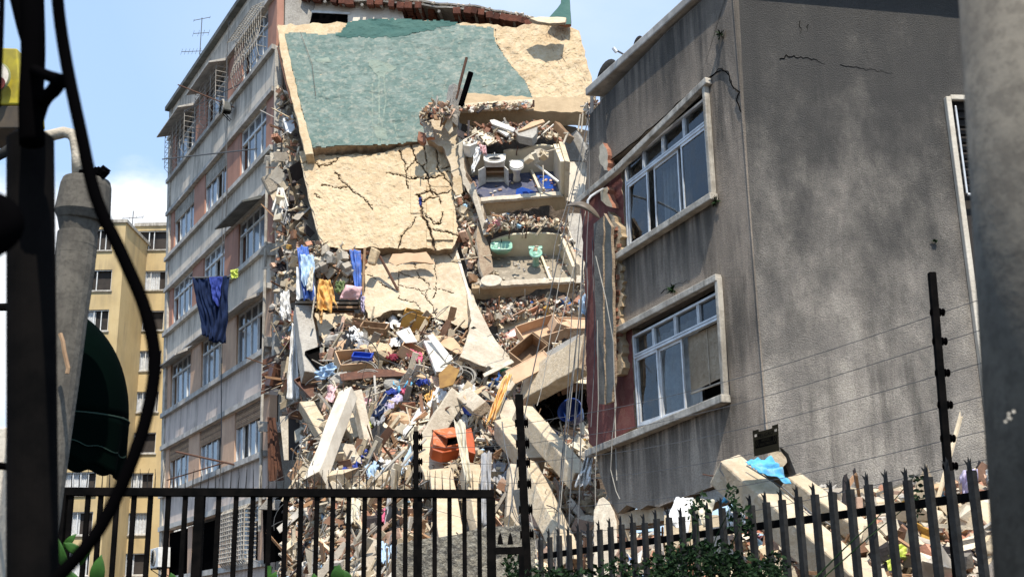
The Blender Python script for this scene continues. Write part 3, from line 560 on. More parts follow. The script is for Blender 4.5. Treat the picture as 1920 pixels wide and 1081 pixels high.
strip(pL, [(1162, 622), (1354, 521)], .10, .004, .11, m_trim); strip(pL, [(1352, 520), (1366, 752)], .065, .006, .09, m_trim); strip(pL, [(1112, 851), (1371, 747)], .11, .004, .16, m_trim, 'window_sill')
def wq(c4, o): # window frame mapping from four seen corners
    P4 = [pL.pt(x, y) for x, y in c4]
    def Q(a, b, oo): return (P4[3]*(1-a)+P4[2]*a)*(1-b)+(P4[0]*(1-a)+P4[1]*a)*b+pL.n*(oo+o)
    return Q
def rwindow(c4, tr, upbars, sashes, label):
    Q = wq(c4, -.06); fr = MB(); f = .013
    for a0, a1, b0, b1 in ((0, f, 0, 1), (1-f, 1, 0, 1), (f, 1-f, 0, .025), (f, 1-f, .975, 1)): boxq(fr, Q, a0, a1, b0, b1, -.06, .03 if a0 else .031)
    boxq(fr, Q, f, 1-f, tr-.022, tr+.004, -.05, .028); boxq(fr, Q, f, 1-f, tr+.010, tr+.03, -.05, .026)
    for a in upbars: boxq(fr, Q, a-.012, a-.002, tr+.03, .975, -.04, .02); boxq(fr, Q, a+.003, a+.012, tr+.03, .975, -.04, .02)
    wf = build('window_frame', fr, m_alu, rb, bevel=.003); tp = MB()
    ub = [0]+upbars+[1]
    for a, b in zip(ub, ub[1:]): tp = MB(); flat(tp, Q, a+.01, b-.01, tr+.03, .98, -.02); build('top_pane', tp, m_thin, wf)
    for a0, a1, oo, broken in sashes:
        s = MB(); fw = .013
        for p0, p1, q0, q1 in ((a0, a0+fw, .02, tr-.02), (a1-fw, a1, .02, tr-.02), (a0+fw, a1-fw, .02, .05), (a0+fw, a1-fw, tr-.05, tr-.02)): boxq(s, Q, p0, p1, q0, q1, oo-.015, oo+.015)
        so_ = build('sash', s, m_alu, wf, bevel=.002); g = MB()
        if not broken: flat(g, Q, a0+fw, a1-fw, .05, tr-.05, oo)
        else:
            z = lambda a, b: Q(a, b, oo); bb = tr-.05
            g.add([z(a0+.6*fw+.03, .05), z(a1-fw, .05), z(a1-fw, bb*.45), z(a1-fw-.02, bb*.6), z(a1-fw, bb), z(a0+.08, bb), z(a0+.055, bb*.86), z(a0+.05, bb*.7), z(a0+.03, bb*.55), z(a0+.035, bb*.4)], [tuple(range(10))])
        build('pane', g, m_thin, so_)
    return wf, Q
w1, Q1 = rwindow([(1168, 306), (1322, 178), (1336, 366), (1172, 466)], .745, [.23, .47, .72], [(.02, .27, 0, True), (.33, .62, -.03, False), (.67, .95, .0, False)], 'w1')
w2, Q2 = rwindow([(1182, 629), (1350, 541), (1362, 744), (1192, 801)], .76, [.24, .49, .74], [(.02, .27, 0, True), (.27, .53, -.03, True)], 'w2')
# blind in window two
bl = MB()
for i in range(34):
    t = i/34; b1 = .745-t*.50; sag = .05*t; bl.add([Q2(.545, b1-sag*.9, -.10), Q2(.97, b1-sag*.0+0.0*t, -.10), Q2(.97, b1-.014, -.115), Q2(.545, b1-sag*.9-.014, -.115)], [(0, 1, 2, 3)])
build('slatted_blind', bl, m_cream, w2, solid=.002); mb = MB(); boxq(mb, Q2, .545, .97, .745-.565, .745-.55, -.12, -.09); boxq(mb, Q2, .75, .755, .2, .745, -.095, -.09); build('blind_rail', mb, m_cream, w2)
for Qx, a0, a1 in ((Q1, .30, .50),): cu = MB(); cu.grid(lambda u, v: Qx(a0+(a1-a0)*u, .02+.7*v, -.25+.03*math.sin(u*30)), 24, 1); build('curtain', cu, m_curtain, rb)
mb = MB(); cu = MB(); cu.grid(lambda u, v: Q2(.02+.5*u, .0+.99*v, -.35+.03*math.sin(u*34)), 30, 1); build('curtain', cu, m_curtain, rb)
# right face
wall('roughcast_wall', pR, [(cx(-60), -60), (1790, -40), (1764, 40), (1776, 182), (1805, 420), (1850, 770), (1866, 868), (1845, 885), (1800, 905), (1740, 930), (1700, 925), (1655, 938), (1600, 920), (1560, 938), (1520, 912), (1500, 905), (1490, 880), (1478, 850), (1465, 838), (cx(835), 835)], [m_stucco, m_stucco], .2, 0.0, 0, 14, 5)
wall('red_wall', pR, [(1835, 366), (2400, 366), (2400, 1180), (1900, 1180), (1868, 900)], m_red, .2, -.05)
wall('roughcast_wall', pR, [(1764, 40), (1770, -60), (2400, -60), (2400, 186), (1776, 182)], m_stucco, .2, -.004)
def stripR(pts, w_, o1, m=m_trim, name='window_surround'): return strip(pR, pts, w_, .004, o1, m, name)
stripR([(1773, 185), (1862, 868)], .075, .08, m_white); stripR([(1778, 186), (1990, 190)], .075, .075, m_white)
stripR([(1790, 199), (1812, 364)], .03, .03, m_alu, 'window_frame'); stripR([(1812, 366), (1990, 372)], .04, .05, m_alu, 'window_sill')
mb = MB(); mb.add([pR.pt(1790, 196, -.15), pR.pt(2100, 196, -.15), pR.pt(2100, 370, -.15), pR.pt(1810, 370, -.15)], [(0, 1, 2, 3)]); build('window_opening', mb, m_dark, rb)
mb = MB()
for k in range(11): y = 205+k*15; mb.add([pR.pt(1792+k*1.9, y, -.02), pR.pt(1960, y+2, -.02), pR.pt(1960, y+7, -.08), pR.pt(1792+k*1.9, y+5, -.08)], [(0, 1, 2, 3)])
build('louvre', mb, m_pale, rb, solid=.004)
mb = MB()
for k in range(22): y = 560+k*13; mb.add([pR.pt(1832+k*2, y, .04), pR.pt(1846+k*2, y+2, .04), pR.pt(1846+k*2, y+9, -.02), pR.pt(1832+k*2, y+6, -.02)], [(0, 1, 2, 3)])
build('louvre', mb, m_alu, rb, solid=.004)
# corner bead and the two wall cracks
mb = MB(); mb.tube([A+V((0, 0, -2.2))+NL*.0, A+V((0, 0, 4.3))], .012, 6); build('corner_bead', mb, m_stucco2, rb)
def crack(P, pts, r, seed):
    rr = random.Random(seed); q = []
    for a, b in zip(pts, pts[1:]):
        for t in range(6): q.append((lerp(a[0], b[0], t/6)+rr.uniform(-2, 2), lerp(a[1], b[1], t/6)+rr.uniform(-2.4, 2.4)))
    mb = MB(); mb.tube([P.pt(x, y, .004) for x, y in q], r, 4, r*.3); build('render_crack', mb, m_rubber, rb)
crack(pR, [(1463, 113), (1475, 104), (1500, 108), (1530, 112), (1548, 124)], .008, 4); crack(pR, [(1575, 120), (1610, 128), (1640, 132), (1680, 137)], .004, 5)
crack(pR, [(1515, 45), (1514, 60)], .005, 6); crack(pL, [(1330, 150), (1352, 127), (1368, 140), (1374, 165), (1384, 172), (1380, 190), (1391, 212)], .005, 7)
crack(pL, [(1240, 548), (1262, 536), (1300, 522)], .005, 8); crack(pR, [(1500, 40), (1502, 70)], .006, 9)
# roof slab with eaves, floors and back so that the rooms are dark
TZ = 4.30
def rcorner(u, v, z): p = A+DLh*(u/DLL**.5*1)+RT*v; return V((p.x, p.y, A.z+z-.0789*u*.0)) 
mb = MB(); e0 = A+DL*3.85+NL*.09+V((0, 0, TZ+.02)); e1 = A+NL*.33+NR*.3+V((0, 0, TZ)); e1 = A-DL*.10+NL*.09+V((0, 0, TZ)); bk = A+DL*3.85+RT*9+V((0, 0, TZ)); br_ = A+RT*9-DL*.15+V((0, 0, TZ))
top = [e0, e1, br_, bk]; mb.hexa([p for p in top]+[p+V((0, 0, .14)) for p in top]); build('roof_slab', mb, m_ledge, rb, bevel=.02)
mb = MB(); q0 = A+NR*.34+V((0, 0, TZ+.15)); q1 = A+RT*9+NR*.34+V((0, 0, TZ+.15)); mb.hexa([q0, q1, q1-NR*.5, q0-NR*.5]+[p+V((0, 0, .12)) for p in (q0, q1, q1-NR*.5, q0-NR*.5)]); build('roof_coping', mb, m_white, rb)
mb = MB(); bk0 = A+DL*4.0+RT*.25; 
for zz, dz in ((1.0, .12), (-1.85, .12), (3.9, .1)):
    f4 = [A+RT*.25-NL*0+DL*.12, A+RT*7+DL*.12, A+RT*7+DL*3.9, A+RT*.25+DL*3.9]; mb.hexa([V((p.x, p.y, A.z+zz)) for p in f4]+[V((p.x, p.y, A.z+zz+dz)) for p in f4])
build('floor_slab', mb, m_concrete, rb)
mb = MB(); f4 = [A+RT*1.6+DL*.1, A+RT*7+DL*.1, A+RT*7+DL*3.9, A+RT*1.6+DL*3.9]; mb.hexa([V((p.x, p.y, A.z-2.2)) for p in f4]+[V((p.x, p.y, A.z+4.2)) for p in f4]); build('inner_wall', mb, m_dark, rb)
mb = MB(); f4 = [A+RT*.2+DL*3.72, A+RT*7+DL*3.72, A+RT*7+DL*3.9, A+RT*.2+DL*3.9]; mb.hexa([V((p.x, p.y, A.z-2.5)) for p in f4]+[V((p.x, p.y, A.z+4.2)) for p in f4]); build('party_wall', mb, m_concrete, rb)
# hanging remains on its broken end: dark strip, torn brick edge
pS = Pl(pL.pt(1120, 430, .25), pL.pt(1150, 430, .25), pL.pt(1130, 750, .25))
wall('hanging_render', pS, [(1113, 420), (1131, 405), (1131, 560), (1134, 758), (1122, 756), (1115, 560)], mat('dark_concrete', (.15, .14, .12), (.09, .085, .075), 4, .95, .6, 20, .03), .06, 0, 1.2, 14, 3)
wall('hanging_render', pS, [(1132, 400), (1146, 425), (1149, 560), (1152, 700), (1147, 752), (1136, 757), (1133, 560)], m_roofd, .05, -.03, 1.2, 14, 4)
wall('torn_brick_edge', pL, [(1140, 395), (1152, 415), (1165, 430), (1163, 480), (1167, 540), (1163, 590), (1167, 650), (1165, 700), (1155, 704), (1156, 640), (1150, 560), (1150, 480), (1140, 440)], [m_tan2, m_tan3], .22, .06, 4.5, 6, 6)
wall('torn_brick_edge', pL, [(1124, 275), (1131, 268), (1138, 285), (1139, 320), (1132, 318), (1124, 300)], [m_deb[1], m_brick], .12, .08, 2, 6, 7); wall('torn_brick_edge', pL, [(1128, 355), (1138, 350), (1143, 375), (1148, 388), (1138, 385), (1127, 375)], [m_deb[0], m_brick], .12, .1, 2, 6, 8)
rnd = random.Random(9)
for k in range(18):
    y = 430+k*15+rnd.uniform(-4, 4); c = pL.pt(1157+rnd.uniform(-4, 4), y, .06); bk = MB(); bk.chunk(c, [rnd.uniform(.06, .13), .12, rnd.uniform(.04, .09)], rot_rand(rnd, .25), rnd, .3); build('brick', bk, m_brick, rb, bevel=.006)
wall('broken_beam', pL, [(1160, 962), (1245, 946), (1246, 975), (1162, 992)], [m_tan2, m_edge], .4, -.12, 2, 10, 3)
wall('broken_beam', pL, [(1244, 958), (1382, 900), (1386, 922), (1246, 980)], [m_concrete, m_edge], .3, -.05, 1.5, 14, 4)
wall('wall_stub', pR, [(1440, 836), (1462, 836), (1476, 866), (1462, 885), (1444, 880)], [m_tan2, m_edge], .18, -.03, 2, 8, 9)
# plants in the cracks
def tuft(P, x, y, s, n, seed, m=None):
    rr = random.Random(seed); mb = MB(); c = P.pt(x, y, .03)
    for k in range(n): d = (P.n*rr.uniform(.2, 1)+V((rr.uniform(-1, 1), rr.uniform(-1, 1), rr.uniform(-.9, .8)))).normalized(); e = d.orthogonal().normalized()*.012; l = s*rr.uniform(.4, 1); mb.add([c, c+d*l*.6+e, c+d*l, c+d*l*.6-e], [(0, 1, 2, 3)])
    return mb
for nm, P, x, y, s, lab in (('weed', pL, 1352, 64, .13, 'small dry weed growing from the grey wall below the right roof'), ('weed', pL, 1343, 377, .12, 'small dark weed under the right end of the upper sill'), ('weed', pL, 1262, 543, .14, 'dry weed hanging in the grey spandrel above the lower window'), ('weed', pR, 1752, 452, .06, 'tiny dark weed in the right face beside the fence post')):
    tag(build(nm, tuft(P, x, y, s, 40, int(x)), m_leaf), lab, 'plant')
# satellite dishes on the roof
def dish(x, y, D, r, label, back=True, arm=True):
    c = at(x, y, D); t = thing('satellite_dish', label, 'satellite dish', c-V((0, 0, r*1.2))); mb = MB(); ax = V((-.75, .45, .45)).normalized()
    mb.lathe(c, -ax, [(r, 0), (r*.9, r*.16), (r*.6, r*.3), (r*.2, r*.38), (.02, r*.4)], 24); build('reflector', mb, m_pale, t, smooth=True)
    mb = MB(); mb.tube([c-ax*r*.35, c-V((0, 0, r*1.1))-ax*r*.6], .02, 6); build('mount', mb, m_pale, t)
dish(1140, 147, 18.9, .34, 'low dark satellite dish behind the left end of the grey building roof'); dish(1197, 84, 17.7, .15, 'small dark satellite dish on the grey building eave'); dish(1293, -2, 16.2, .16, 'dark satellite dish cut by the top of the photo above the grey eave')
t = thing('dish_arm', 'thin bent arm with a small receiver head poking out over the grey eave', 'antenna arm', at(1180, 108, 17)); mb = MB(); mb.tube([at(1180, 108, 17), at(1153, 93, 17)], .015, 6); build('arm', mb, m_wire, t); mb = MB(); mb.tube([at(1156, 98, 17), at(1150, 90, 17)], .03, 8); build('receiver', mb, m_alu, t)
# ================================================================== the collapsed block: what still stands behind
cb = thing('collapsed_building', 'collapsed middle section of the block, its dark inner walls and floor edges standing torn open', 'building', (-2, 36, 0))
PB = plane((515, 60, 36.5), (1060, 60, 36.5), (515, 900, 34.5))
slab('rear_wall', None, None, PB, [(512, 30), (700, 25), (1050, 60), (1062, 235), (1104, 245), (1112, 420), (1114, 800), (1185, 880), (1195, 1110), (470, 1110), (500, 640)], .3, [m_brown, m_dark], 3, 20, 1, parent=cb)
P0 = plane((520, 20, 33.6), (720, 20, 33.6), (520, 80, 33.4))
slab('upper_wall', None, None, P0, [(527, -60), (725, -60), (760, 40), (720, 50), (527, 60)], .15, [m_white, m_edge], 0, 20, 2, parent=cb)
mb = MB(); mb.prism([P0.pt(x, y, .01) for x, y in ((534, 20), (652, 26), (652, 62), (534, 62))], -P0.n*.01); build('window_opening', mb, m_rubber, cb)
mb = MB(); mb.prism([P0.pt(x, y, .03) for x, y in ((530, 17), (656, 23), (656, 27), (530, 21))], -P0.n*.02); build('window_frame', mb, m_wframe, cb)
# floor slab edges seen at every storey in the gap beside the left block
for k, (y, D) in enumerate(((300, 33.2), (470, 33), (640, 32.6), (800, 32.2), (945, 31.8))):
    beam('floor_edge', None, None, (500, y, D), (640, y+6, D), .28, 1.2, [m_concrete, m_edge], 0, .15, seed=k, parent=cb)
# torn vertical edge: columns and stacked broken wall ends
for k, (a, b, w_, m) in enumerate((((522, 95, 32.6), (520, 300, 32.3), .22, m_concrete), ((519, 290, 32.3), (530, 480, 32.0), .3, m_cream), ((541, 250, 32.1), (552, 470, 31.7), .25, m_tan2), ((533, 180, 32.3), (548, 330, 32), .3, m_concrete), ((530, 470, 32), (520, 720, 31.7), .2, m_concrete), ((548, 460, 31.5), (556, 560, 31.4), .34, m_cream))):
    beam('broken_column', None, None, a, b, w_, .35, [m, m_edge], .3*k, .14, seed=20+k, parent=cb)
# roof remains: curved deck of hollow blocks with the sky above
rp = [(566, -14), (640, -4), (720, 0), (800, 7), (880, 14), (940, 24), (985, 34), (1010, 42), (1040, 40), (1062, 36)]
rt_ = thing('roof_slab', 'sagging curved roof deck of red hollow blocks hanging along the top of the collapse', 'roof slab', at(800, 20, 34))
mb = MB()
def roofpt(u, v, o=0):
    k = u*(len(rp)-1); i = min(int(k), len(rp)-2); f = k-i; x = lerp(rp[i][0], rp[i+1][0], f); y = lerp(rp[i][1], rp[i+1][1], f); p = at(x, y, 33.3); q = p+V((.15, 4.0, .9)); r = p+(q-p)*v; return r+V((0, 0, noise.noise(V((u*18, v*5, 2)))*.07+o))
mb.grid(lambda u, v: roofpt(u, v, .10), 60, 12); mb.grid(lambda u, v: roofpt(u, v, -.02), 60, 12); build('deck', mb, m_concrete, rt_, solid=.05)
mb = MB(); rr = random.Random(3)
for i in range(40):
    u = (i+.3+.4*rr.random())/40
    if i in (6, 14, 15, 31, 33): continue
    for j in range(9):
        a = roofpt(u, j/9+.03, -.03-.1); a.z -= .0; d1 = (roofpt(min(1, u+.01), .5)-roofpt(max(0, u-.01), .5)).normalized(); d2 = (roofpt(u, 1)-roofpt(u, 0)).normalized(); d3 = d1.cross(d2).normalized()
        if rr.random() < .9: mb.box(a+d3*rr.uniform(-.02, .02), d1*rr.uniform(.09, .13), d2*.20, d3*.10)
build('hollow_block', mb, mat('shaded_brick', (.20, .075, .045), (.12, .05, .035), 6, .95, .8, 40, .02, island=.4), rt_, bevel=.01)  # brick darkened so the deep shade under the deck is in its colour
mb = MB()
for i in range(20):
    u = (i+.3)/20; mb.tube([roofpt(u, j/6, -.2) for j in range(7)], .05, 5)
build('rib', mb, m_concrete, rt_)
mb = MB()
for i in range(120):
    u = rr.random(); c = roofpt(u, rr.random()*.05, .06); mb.chunk(c, [rr.uniform(.06, .3), rr.uniform(.05, .2), rr.uniform(.04, .12)], rot_rand(rr), rr)
build('broken_lip', mb, m_cream, rt_, bevel=.01)
PT = plane((1035, 40, 32), (1075, 45, 32), (1050, 0, 32.6))
slab('wall_fragment', 'small dark green painted wall stump sticking up at the top right of the collapse', 'wall fragment', PT, [(1030, 32), (1045, 15), (1052, 6), (1052, -40), (1068, -40), (1071, 46), (1050, 44)], .12, [m_green_d, m_brick], .8, 9, 3)
slab('slab_fragment', 'thin tan slab flake lying over the top right corner of the tilted wall', 'slab fragment', plane((995, 33, 31.6), (1062, 36, 31.6), (1030, 46, 31.2)), [(993, 34), (1020, 31), (1062, 33), (1060, 42), (1030, 44), (1008, 40)], .09, [m_tan2, m_edge], 1, 8, 4)
# ================================================================== big fallen slab one with green paint
P1 = plane((560, 60, 32.4), (1080, 60, 32.4), (600, 275, 30.6))
g1 = slab('wall_slab', 'huge tilted tan slab with a green painted field hanging at the top of the collapse', 'wall slab', P1,
    [(520, 46), (570, 45), (640, 42), (700, 38), (760, 38), (850, 43), (925, 46), (968, 52), (1000, 42), (1022, 44), (1052, 42), (1086, 58), (1092, 80), (1102, 120), (1116, 168), (1112, 211), (1000, 210), (930, 207), (862, 203), (848, 215), (800, 215), (795, 262), (760, 268), (700, 272), (640, 274), (580, 278), (574, 250), (560, 195), (545, 140), (533, 95)], .34, m_tan, 2.2, 8, 5)
gp = jag([(534, 64), (560, 60), (600, 66), (640, 62), (700, 66), (745, 68), (785, 62), (812, 48), (850, 46), (925, 52), (930, 80), (945, 105), (965, 130), (985, 152), (1002, 193), (960, 196), (900, 198), (862, 196), (840, 208), (803, 216), (797, 240), (794, 264), (740, 270), (690, 272), (640, 272), (585, 277), (578, 255), (563, 195), (545, 120)], 1.4, 7, 8)
relief('green_paint', P1, gp, 2.2, lambda x, y: .032+rough(x, y, .016, .05, 3, 2.2)+rough(x, y, .09, .012, 8, 1.8), m_green, g1)
relief('bend_shade', P1, jag([(628, 66), (640, 60), (648, 50), (652, 40), (700, 35), (760, 35), (815, 38), (860, 42), (852, 48), (825, 50), (806, 58), (780, 62), (745, 70), (725, 68), (700, 72), (672, 68), (650, 71)], 2.2, 6, 3), 2.0, lambda x, y: .040+rough(x, y, .016, .05, 3, 2.2)+rough(x, y, .09, .012, 8, 1.8), m_green_d, g1)  # darker green paints the shade where the slab top bends
m_patch = mat('worn_paint', (.235, .27, .215), (.185, .235, .195), 5, .9, .5, 20, .02)
def onpaint(q, o=.006, st=1.4): return relief('bare_patch', P1, q, st, lambda x, y: .032+o+rough(x, y, .016, .05, 3, 2.2)+rough(x, y, .09, .012, 8, 1.8), m_patch, g1)
for k, q in enumerate(([(690, 113), (708, 112), (722, 117), (735, 122), (745, 126), (736, 134), (724, 137), (720, 146), (712, 144), (700, 134), (692, 122)], [(709, 138), (712, 138), (712, 215), (711, 272), (709.5, 272)], [(719, 144), (721, 144), (724, 190), (718, 230), (716, 268), (714.6, 268), (716, 230), (722, 190)], [(736, 226), (738, 225), (747, 258), (745.5, 259)], [(862, 55), (870, 53), (868, 75), (864, 75)], [(697.5, 150), (699, 150), (699.5, 262), (698, 262)], [(590, 112), (616, 108), (622, 116), (600, 118)], [(905, 160), (930, 154), (931, 156), (906, 163)], [(700, 236), (724, 240), (726, 262), (706, 258)])):
    onpaint(jag(q, .9, 5, k), .006)
mb = MB(); q = jag([(519, 46), (532, 60), (546, 120), (563, 195), (580, 256), (588, 288), (572, 290), (566, 262), (551, 205), (536, 145), (524, 90)], 1.3, 8, 6); mb.prism([P1.pt(x, y, .1) for x, y in q], -P1.n*.5, .02); build('broken_edge', mb, m_tan, g1, bevel=.02)
mb = MB(); mb.tube([P1.pt(x, y, .03) for x, y in ((521, 90), (535, 150), (547, 195))], .03, 6); mb.tube([P1.pt(x, y, .12) for x, y in ((563, 60), (585, 120), (592, 180))], .006, 5); build('pipe', mb, m_rebar, g1)
rr = random.Random(5); mb = MB()
for k in range(6):
    x = 1012+k*7; mb.tube([P1.pt(x+rr.uniform(-2, 2)+j*8.5+(j*.7)**2*.3, 42+j*20, .018) for j in range(9)], .009 if k % 2 else .016, 5)
mb.tube([P1.pt(x, y, .02) for x, y in ((1025, 130), (1040, 160), (1062, 190))], .012, 5); build('exposed_rebar', mb, m_edge, g1)
relief('rough_plaster', P1, jag([(928, 50), (968, 53), (1000, 44), (1022, 46), (1052, 44), (1084, 60), (1090, 80), (1100, 120), (1114, 168), (1110, 208), (1003, 207), (1002, 192), (985, 152), (965, 130), (945, 105), (932, 82)], 1.2, 7, 3), 2.0, lambda x, y: .03+rough(x, y, .05, .055, 5)+rough(x, y, .22, .015, 7), m_tan, g1)
# beam under it (right part) with debris on top
PBm = plane((860, 205, 30.3), (1110, 210, 30.5), (860, 240, 30.75))
b1 = slab('floor_beam', 'long horizontal tan beam running under the green slab to the right', 'beam', PBm, [(858, 200), (960, 207), (1112, 211), (1112, 236), (1048, 236), (985, 234), (930, 240), (862, 232)], .9, [m_tan3, m_tan3], 1.5, 10, 6)
mb = MB(); q = jag([(858, 203), (1002, 194), (1003, 200), (960, 207), (862, 213)], .8, 7, 2); mb.prism([PBm.pt(x, y, .10) for x, y in q], -PBm.n*.3); build('beam_lip', mb, m_tan2, b1, bevel=.01)
beam('broken_post', 'stub of a square concrete post with two pipes standing on the slab edge', 'post', (843, 232, 30.1), (857, 165, 30.0), .36, .32, [m_concrete, m_edge], .5, .1, seed=4)
mb = MB(); mb.tube([at(855, 185, 29.9), at(875, 108, 29.8)], .04, 8); tag(build('rusty_pipe', mb, m_rebar), 'thinner taller dark pipe standing before the green slab', 'pipe')
mb = MB(); mb.tube([at(864, 198, 29.7), at(883, 136, 29.6)], .075, 10); tag(build('rusty_pipe', mb, m_rubber), 'thick black pipe leaning beside the square post stub', 'pipe')
# wall corner below the post
slab('wall_corner', 'shaded broken wall corner of tan render left of the upper bathroom', 'wall fragment', plane((800, 215, 30.5), (860, 215, 30.4), (820, 300, 30)), [(797, 222), (850, 216), (858, 230), (864, 290), (872, 360), (850, 330), (830, 275), (800, 262)], .3, m_tan2, 2, 8, 7)
slab('brick_fragment', 'red and cream broken brick shell at the left end of the long beam', 'brick fragment', plane((790, 200, 30), (850, 200, 30), (800, 260, 29.8)), [(792, 205), (800, 200), (812, 245), (814, 258), (800, 258), (794, 240), (785, 215)], .15, [m_cream, m_brick], 2, 6, 7)
slab('brick_fragment', 'ribbed red brick piece hanging below the green slab corner', 'brick fragment', plane((782, 245, 29.8), (800, 245, 29.8), (790, 270, 29.7)), [(784, 246), (797, 250), (800, 262), (796, 268), (784, 262)], .15, [m_brick, m_brick], 1.2, 5, 8)
slab('plaster_fragment', 'curled strip of tan plaster hanging beside the square post stub', 'plaster fragment', plane((830, 200, 29.8), (850, 200, 29.8), (845, 250, 29.7)), [(834, 195), (842, 200), (848, 225), (850, 245), (843, 252), (834, 240), (838, 220)], .08, m_tan2, 1.5, 6, 9)
# ================================================================== slab two
P2 = plane((570, 290, 30.9), (860, 275, 30.6), (620, 465, 29.3))
q2 = jag([(562, 282), (620, 292), (700, 290), (745, 277), (770, 270), (800, 272), (820, 276), (850, 272), (862, 300), (870, 345), (852, 352), (850, 380), (860, 440), (848, 466), (816, 470), (800, 464), (748, 466), (700, 462), (640, 468), (608, 460), (595, 430), (580, 370)], 2.2, 8, 6)
s2 = slab('wall_slab', 'second large tilted slab of rough tan plaster, cracked into blocks along its right side', 'wall slab', P2, q2, .3, [m_edge, m_edge], 0, 9, 6, -.16)
cr2 = [(0.50, [(565, 309), (585, 300), (599, 312), (621, 310), (635, 296)]), (0.46, [(628, 323), (639, 338), (653, 350), (675, 368), (689, 379), (697, 393)]), (0.42, [(606, 348), (650, 353)]), (0.50, [(749, 282), (760, 314), (761, 332), (765, 354)]), (0.80, [(769, 268), (779, 300), (794, 314), (803, 332), (807, 354), (812, 365)]), (0.55, [(761, 321), (779, 300)]), (0.67, [(761, 334), (805, 334), (830, 330)]), (0.59, [(819, 274), (821, 314), (832, 332), (844, 343), (850, 360)]), (0.55, [(832, 316), (866, 303)]), (0.55, [(837, 321), (868, 329)]), (0.84, [(780, 366), (808, 357), (819, 365), (841, 361), (856, 352)]),
 (1.77, [(785, 368), (790, 383), (790, 404), (801, 419), (808, 440), (816, 470)]), (0.67, [(780, 408), (769, 426), (754, 440), (747, 466)]), (0.67, [(790, 379), (808, 372), (823, 368), (826, 380)]), (0.67, [(801, 404), (816, 422), (826, 419), (830, 400)]), (0.63, [(812, 430), (844, 437), (864, 442)]), (0.42, [(725, 325), (754, 329), (761, 332)]), (0.42, [(590, 365), (600, 372)]), (0.50, [(795, 274), (800, 300), (794, 314)])]
cf2 = crackfn(cr2, .26)
relief('plaster_face', P2, q2, 1.0, lambda x, y: rough(x, y, .045, .042 if x < 755 else .028, 2)+rough(x, y, .2, .009, 6)+cf2(x, y)+.03*noise.cell(V((x*.02, y*.02, 1)))*(x > 770), m_tan, s2)
cloth('rag', 'royal blue scrap caught in the wide crack of the second slab', 'rag', [(783, 372, 29.9), (790, 370, 29.9), (791, 388, 29.9), (785, 386, 29.9)], m_c['royal'], .05, 2, 10, 12, 51, .2)
for k, q in enumerate(([(560, 282), (570, 285), (585, 345), (602, 420), (616, 470), (606, 468), (590, 420), (572, 345)],)):
    mb = MB(); mb.prism([P2.pt(x, y, -.02) for x, y in jag(q, 1, 8, 6)], -P2.n*.5, .02); build('broken_edge', mb, m_tan2, s2, bevel=.02)
slab('slab_fragment', 'thick underside lip of slab jutting between the green and the second slab', 'slab fragment', plane((590, 285, 31), (760, 275, 31), (600, 300, 30.9)), [(590, 283), (700, 276), (790, 268), (760, 278), (700, 290), (640, 296), (620, 292)], .4, m_tan2, 2, 8, 11)
slab('brick_fragment', 'broken tan block wedged at the right end of the second slab', 'brick fragment', plane((850, 330, 29.7), (870, 330, 29.7), (860, 365, 29.6)), [(850, 330), (864, 328), (870, 340), (867, 362), (854, 366), (848, 350)], .25, m_tan, 1.5, 5, 12)
# ================================================================== slab three
P3 = plane((690, 480, 29.6), (880, 480, 29.3), (720, 600, 28.2))
q3 = jag([(684, 486), (760, 470), (852, 462), (868, 510), (884, 560), (896, 606), (870, 616), (840, 602), (800, 590), (778, 578), (735, 580), (712, 592), (690, 596), (683, 560)], 2.0, 8, 4)
s3 = slab('wall_slab', 'third slab below the others, smoother pale tan with a net of fine cracks', 'wall slab', P3, q3, .26, [m_edge, m_edge], 0, 9, 4, -.12)
cr3 = [(0.42, [(776, 480), (776, 495), (787, 520), (805, 531), (797, 560)]), (0.42, [(747, 509), (749, 560), (780, 567), (790, 585)]), (0.42, [(749, 534), (790, 545), (812, 574), (816, 590)]), (0.42, [(805, 469), (834, 462)]), (0.42, [(816, 491), (817, 520), (819, 541), (812, 560)]), (0.42, [(689, 513), (725, 538), (747, 545)]), (0.42, [(837, 465), (841, 477), (850, 490)]), (0.42, [(790, 545), (819, 541), (850, 548)]), (0.42, [(787, 520), (760, 516), (747, 509)])]
cf3 = crackfn(cr3, .10)
relief('plaster_face', P3, q3, 1.0, lambda x, y: rough(x, y, .03, .022, 2)+rough(x, y, .2, .006, 2)+cf3(x, y), m_tan2, s3)
mb = MB(); mb.prism([P3.pt(x, y, .03) for x, y in ((850, 462), (856, 462), (900, 612), (894, 612))], -P3.n*.3, .01); build('white_edge', mb, m_white, s3, bevel=.01)
P3b = plane((860, 540, 28.6), (900, 560, 28.5), (940, 690, 26.2))
slab('wall_panel', 'long pale smooth panel sliding down to the right below the third slab', 'wall panel', P3b, [(868, 520), (884, 545), (902, 585), (925, 630), (964, 678), (935, 692), (900, 684), (862, 668), (876, 630), (884, 600)], .14, [m_cream, m_edge], 1.2, 9, 3)
slab('plywood_sheet', 'pinkish board hanging flat across the top of the third slab', 'board', plane((735, 478, 28.9), (815, 492, 28.8), (740, 495, 28.8)), [(736, 476), (800, 472), (815, 494), (772, 490), (742, 497), (728, 490)], .03, [m_board, m_wood], 1, 8, 3)
for k, (a, b, m, lab) in enumerate((((712, 480, 28.8), (746, 544, 28.7), m_rebar, 'dark stick leaning across the third slab from its top edge'), ((684, 465, 28.8), (678, 590, 28.6), m_wood, 'straight brown rod standing at the left edge of the third slab'))):
    mb = MB(); mb.tube([at(*a), at(*b)], .035, 6); tag(build('stick', mb, m), lab, 'stick')
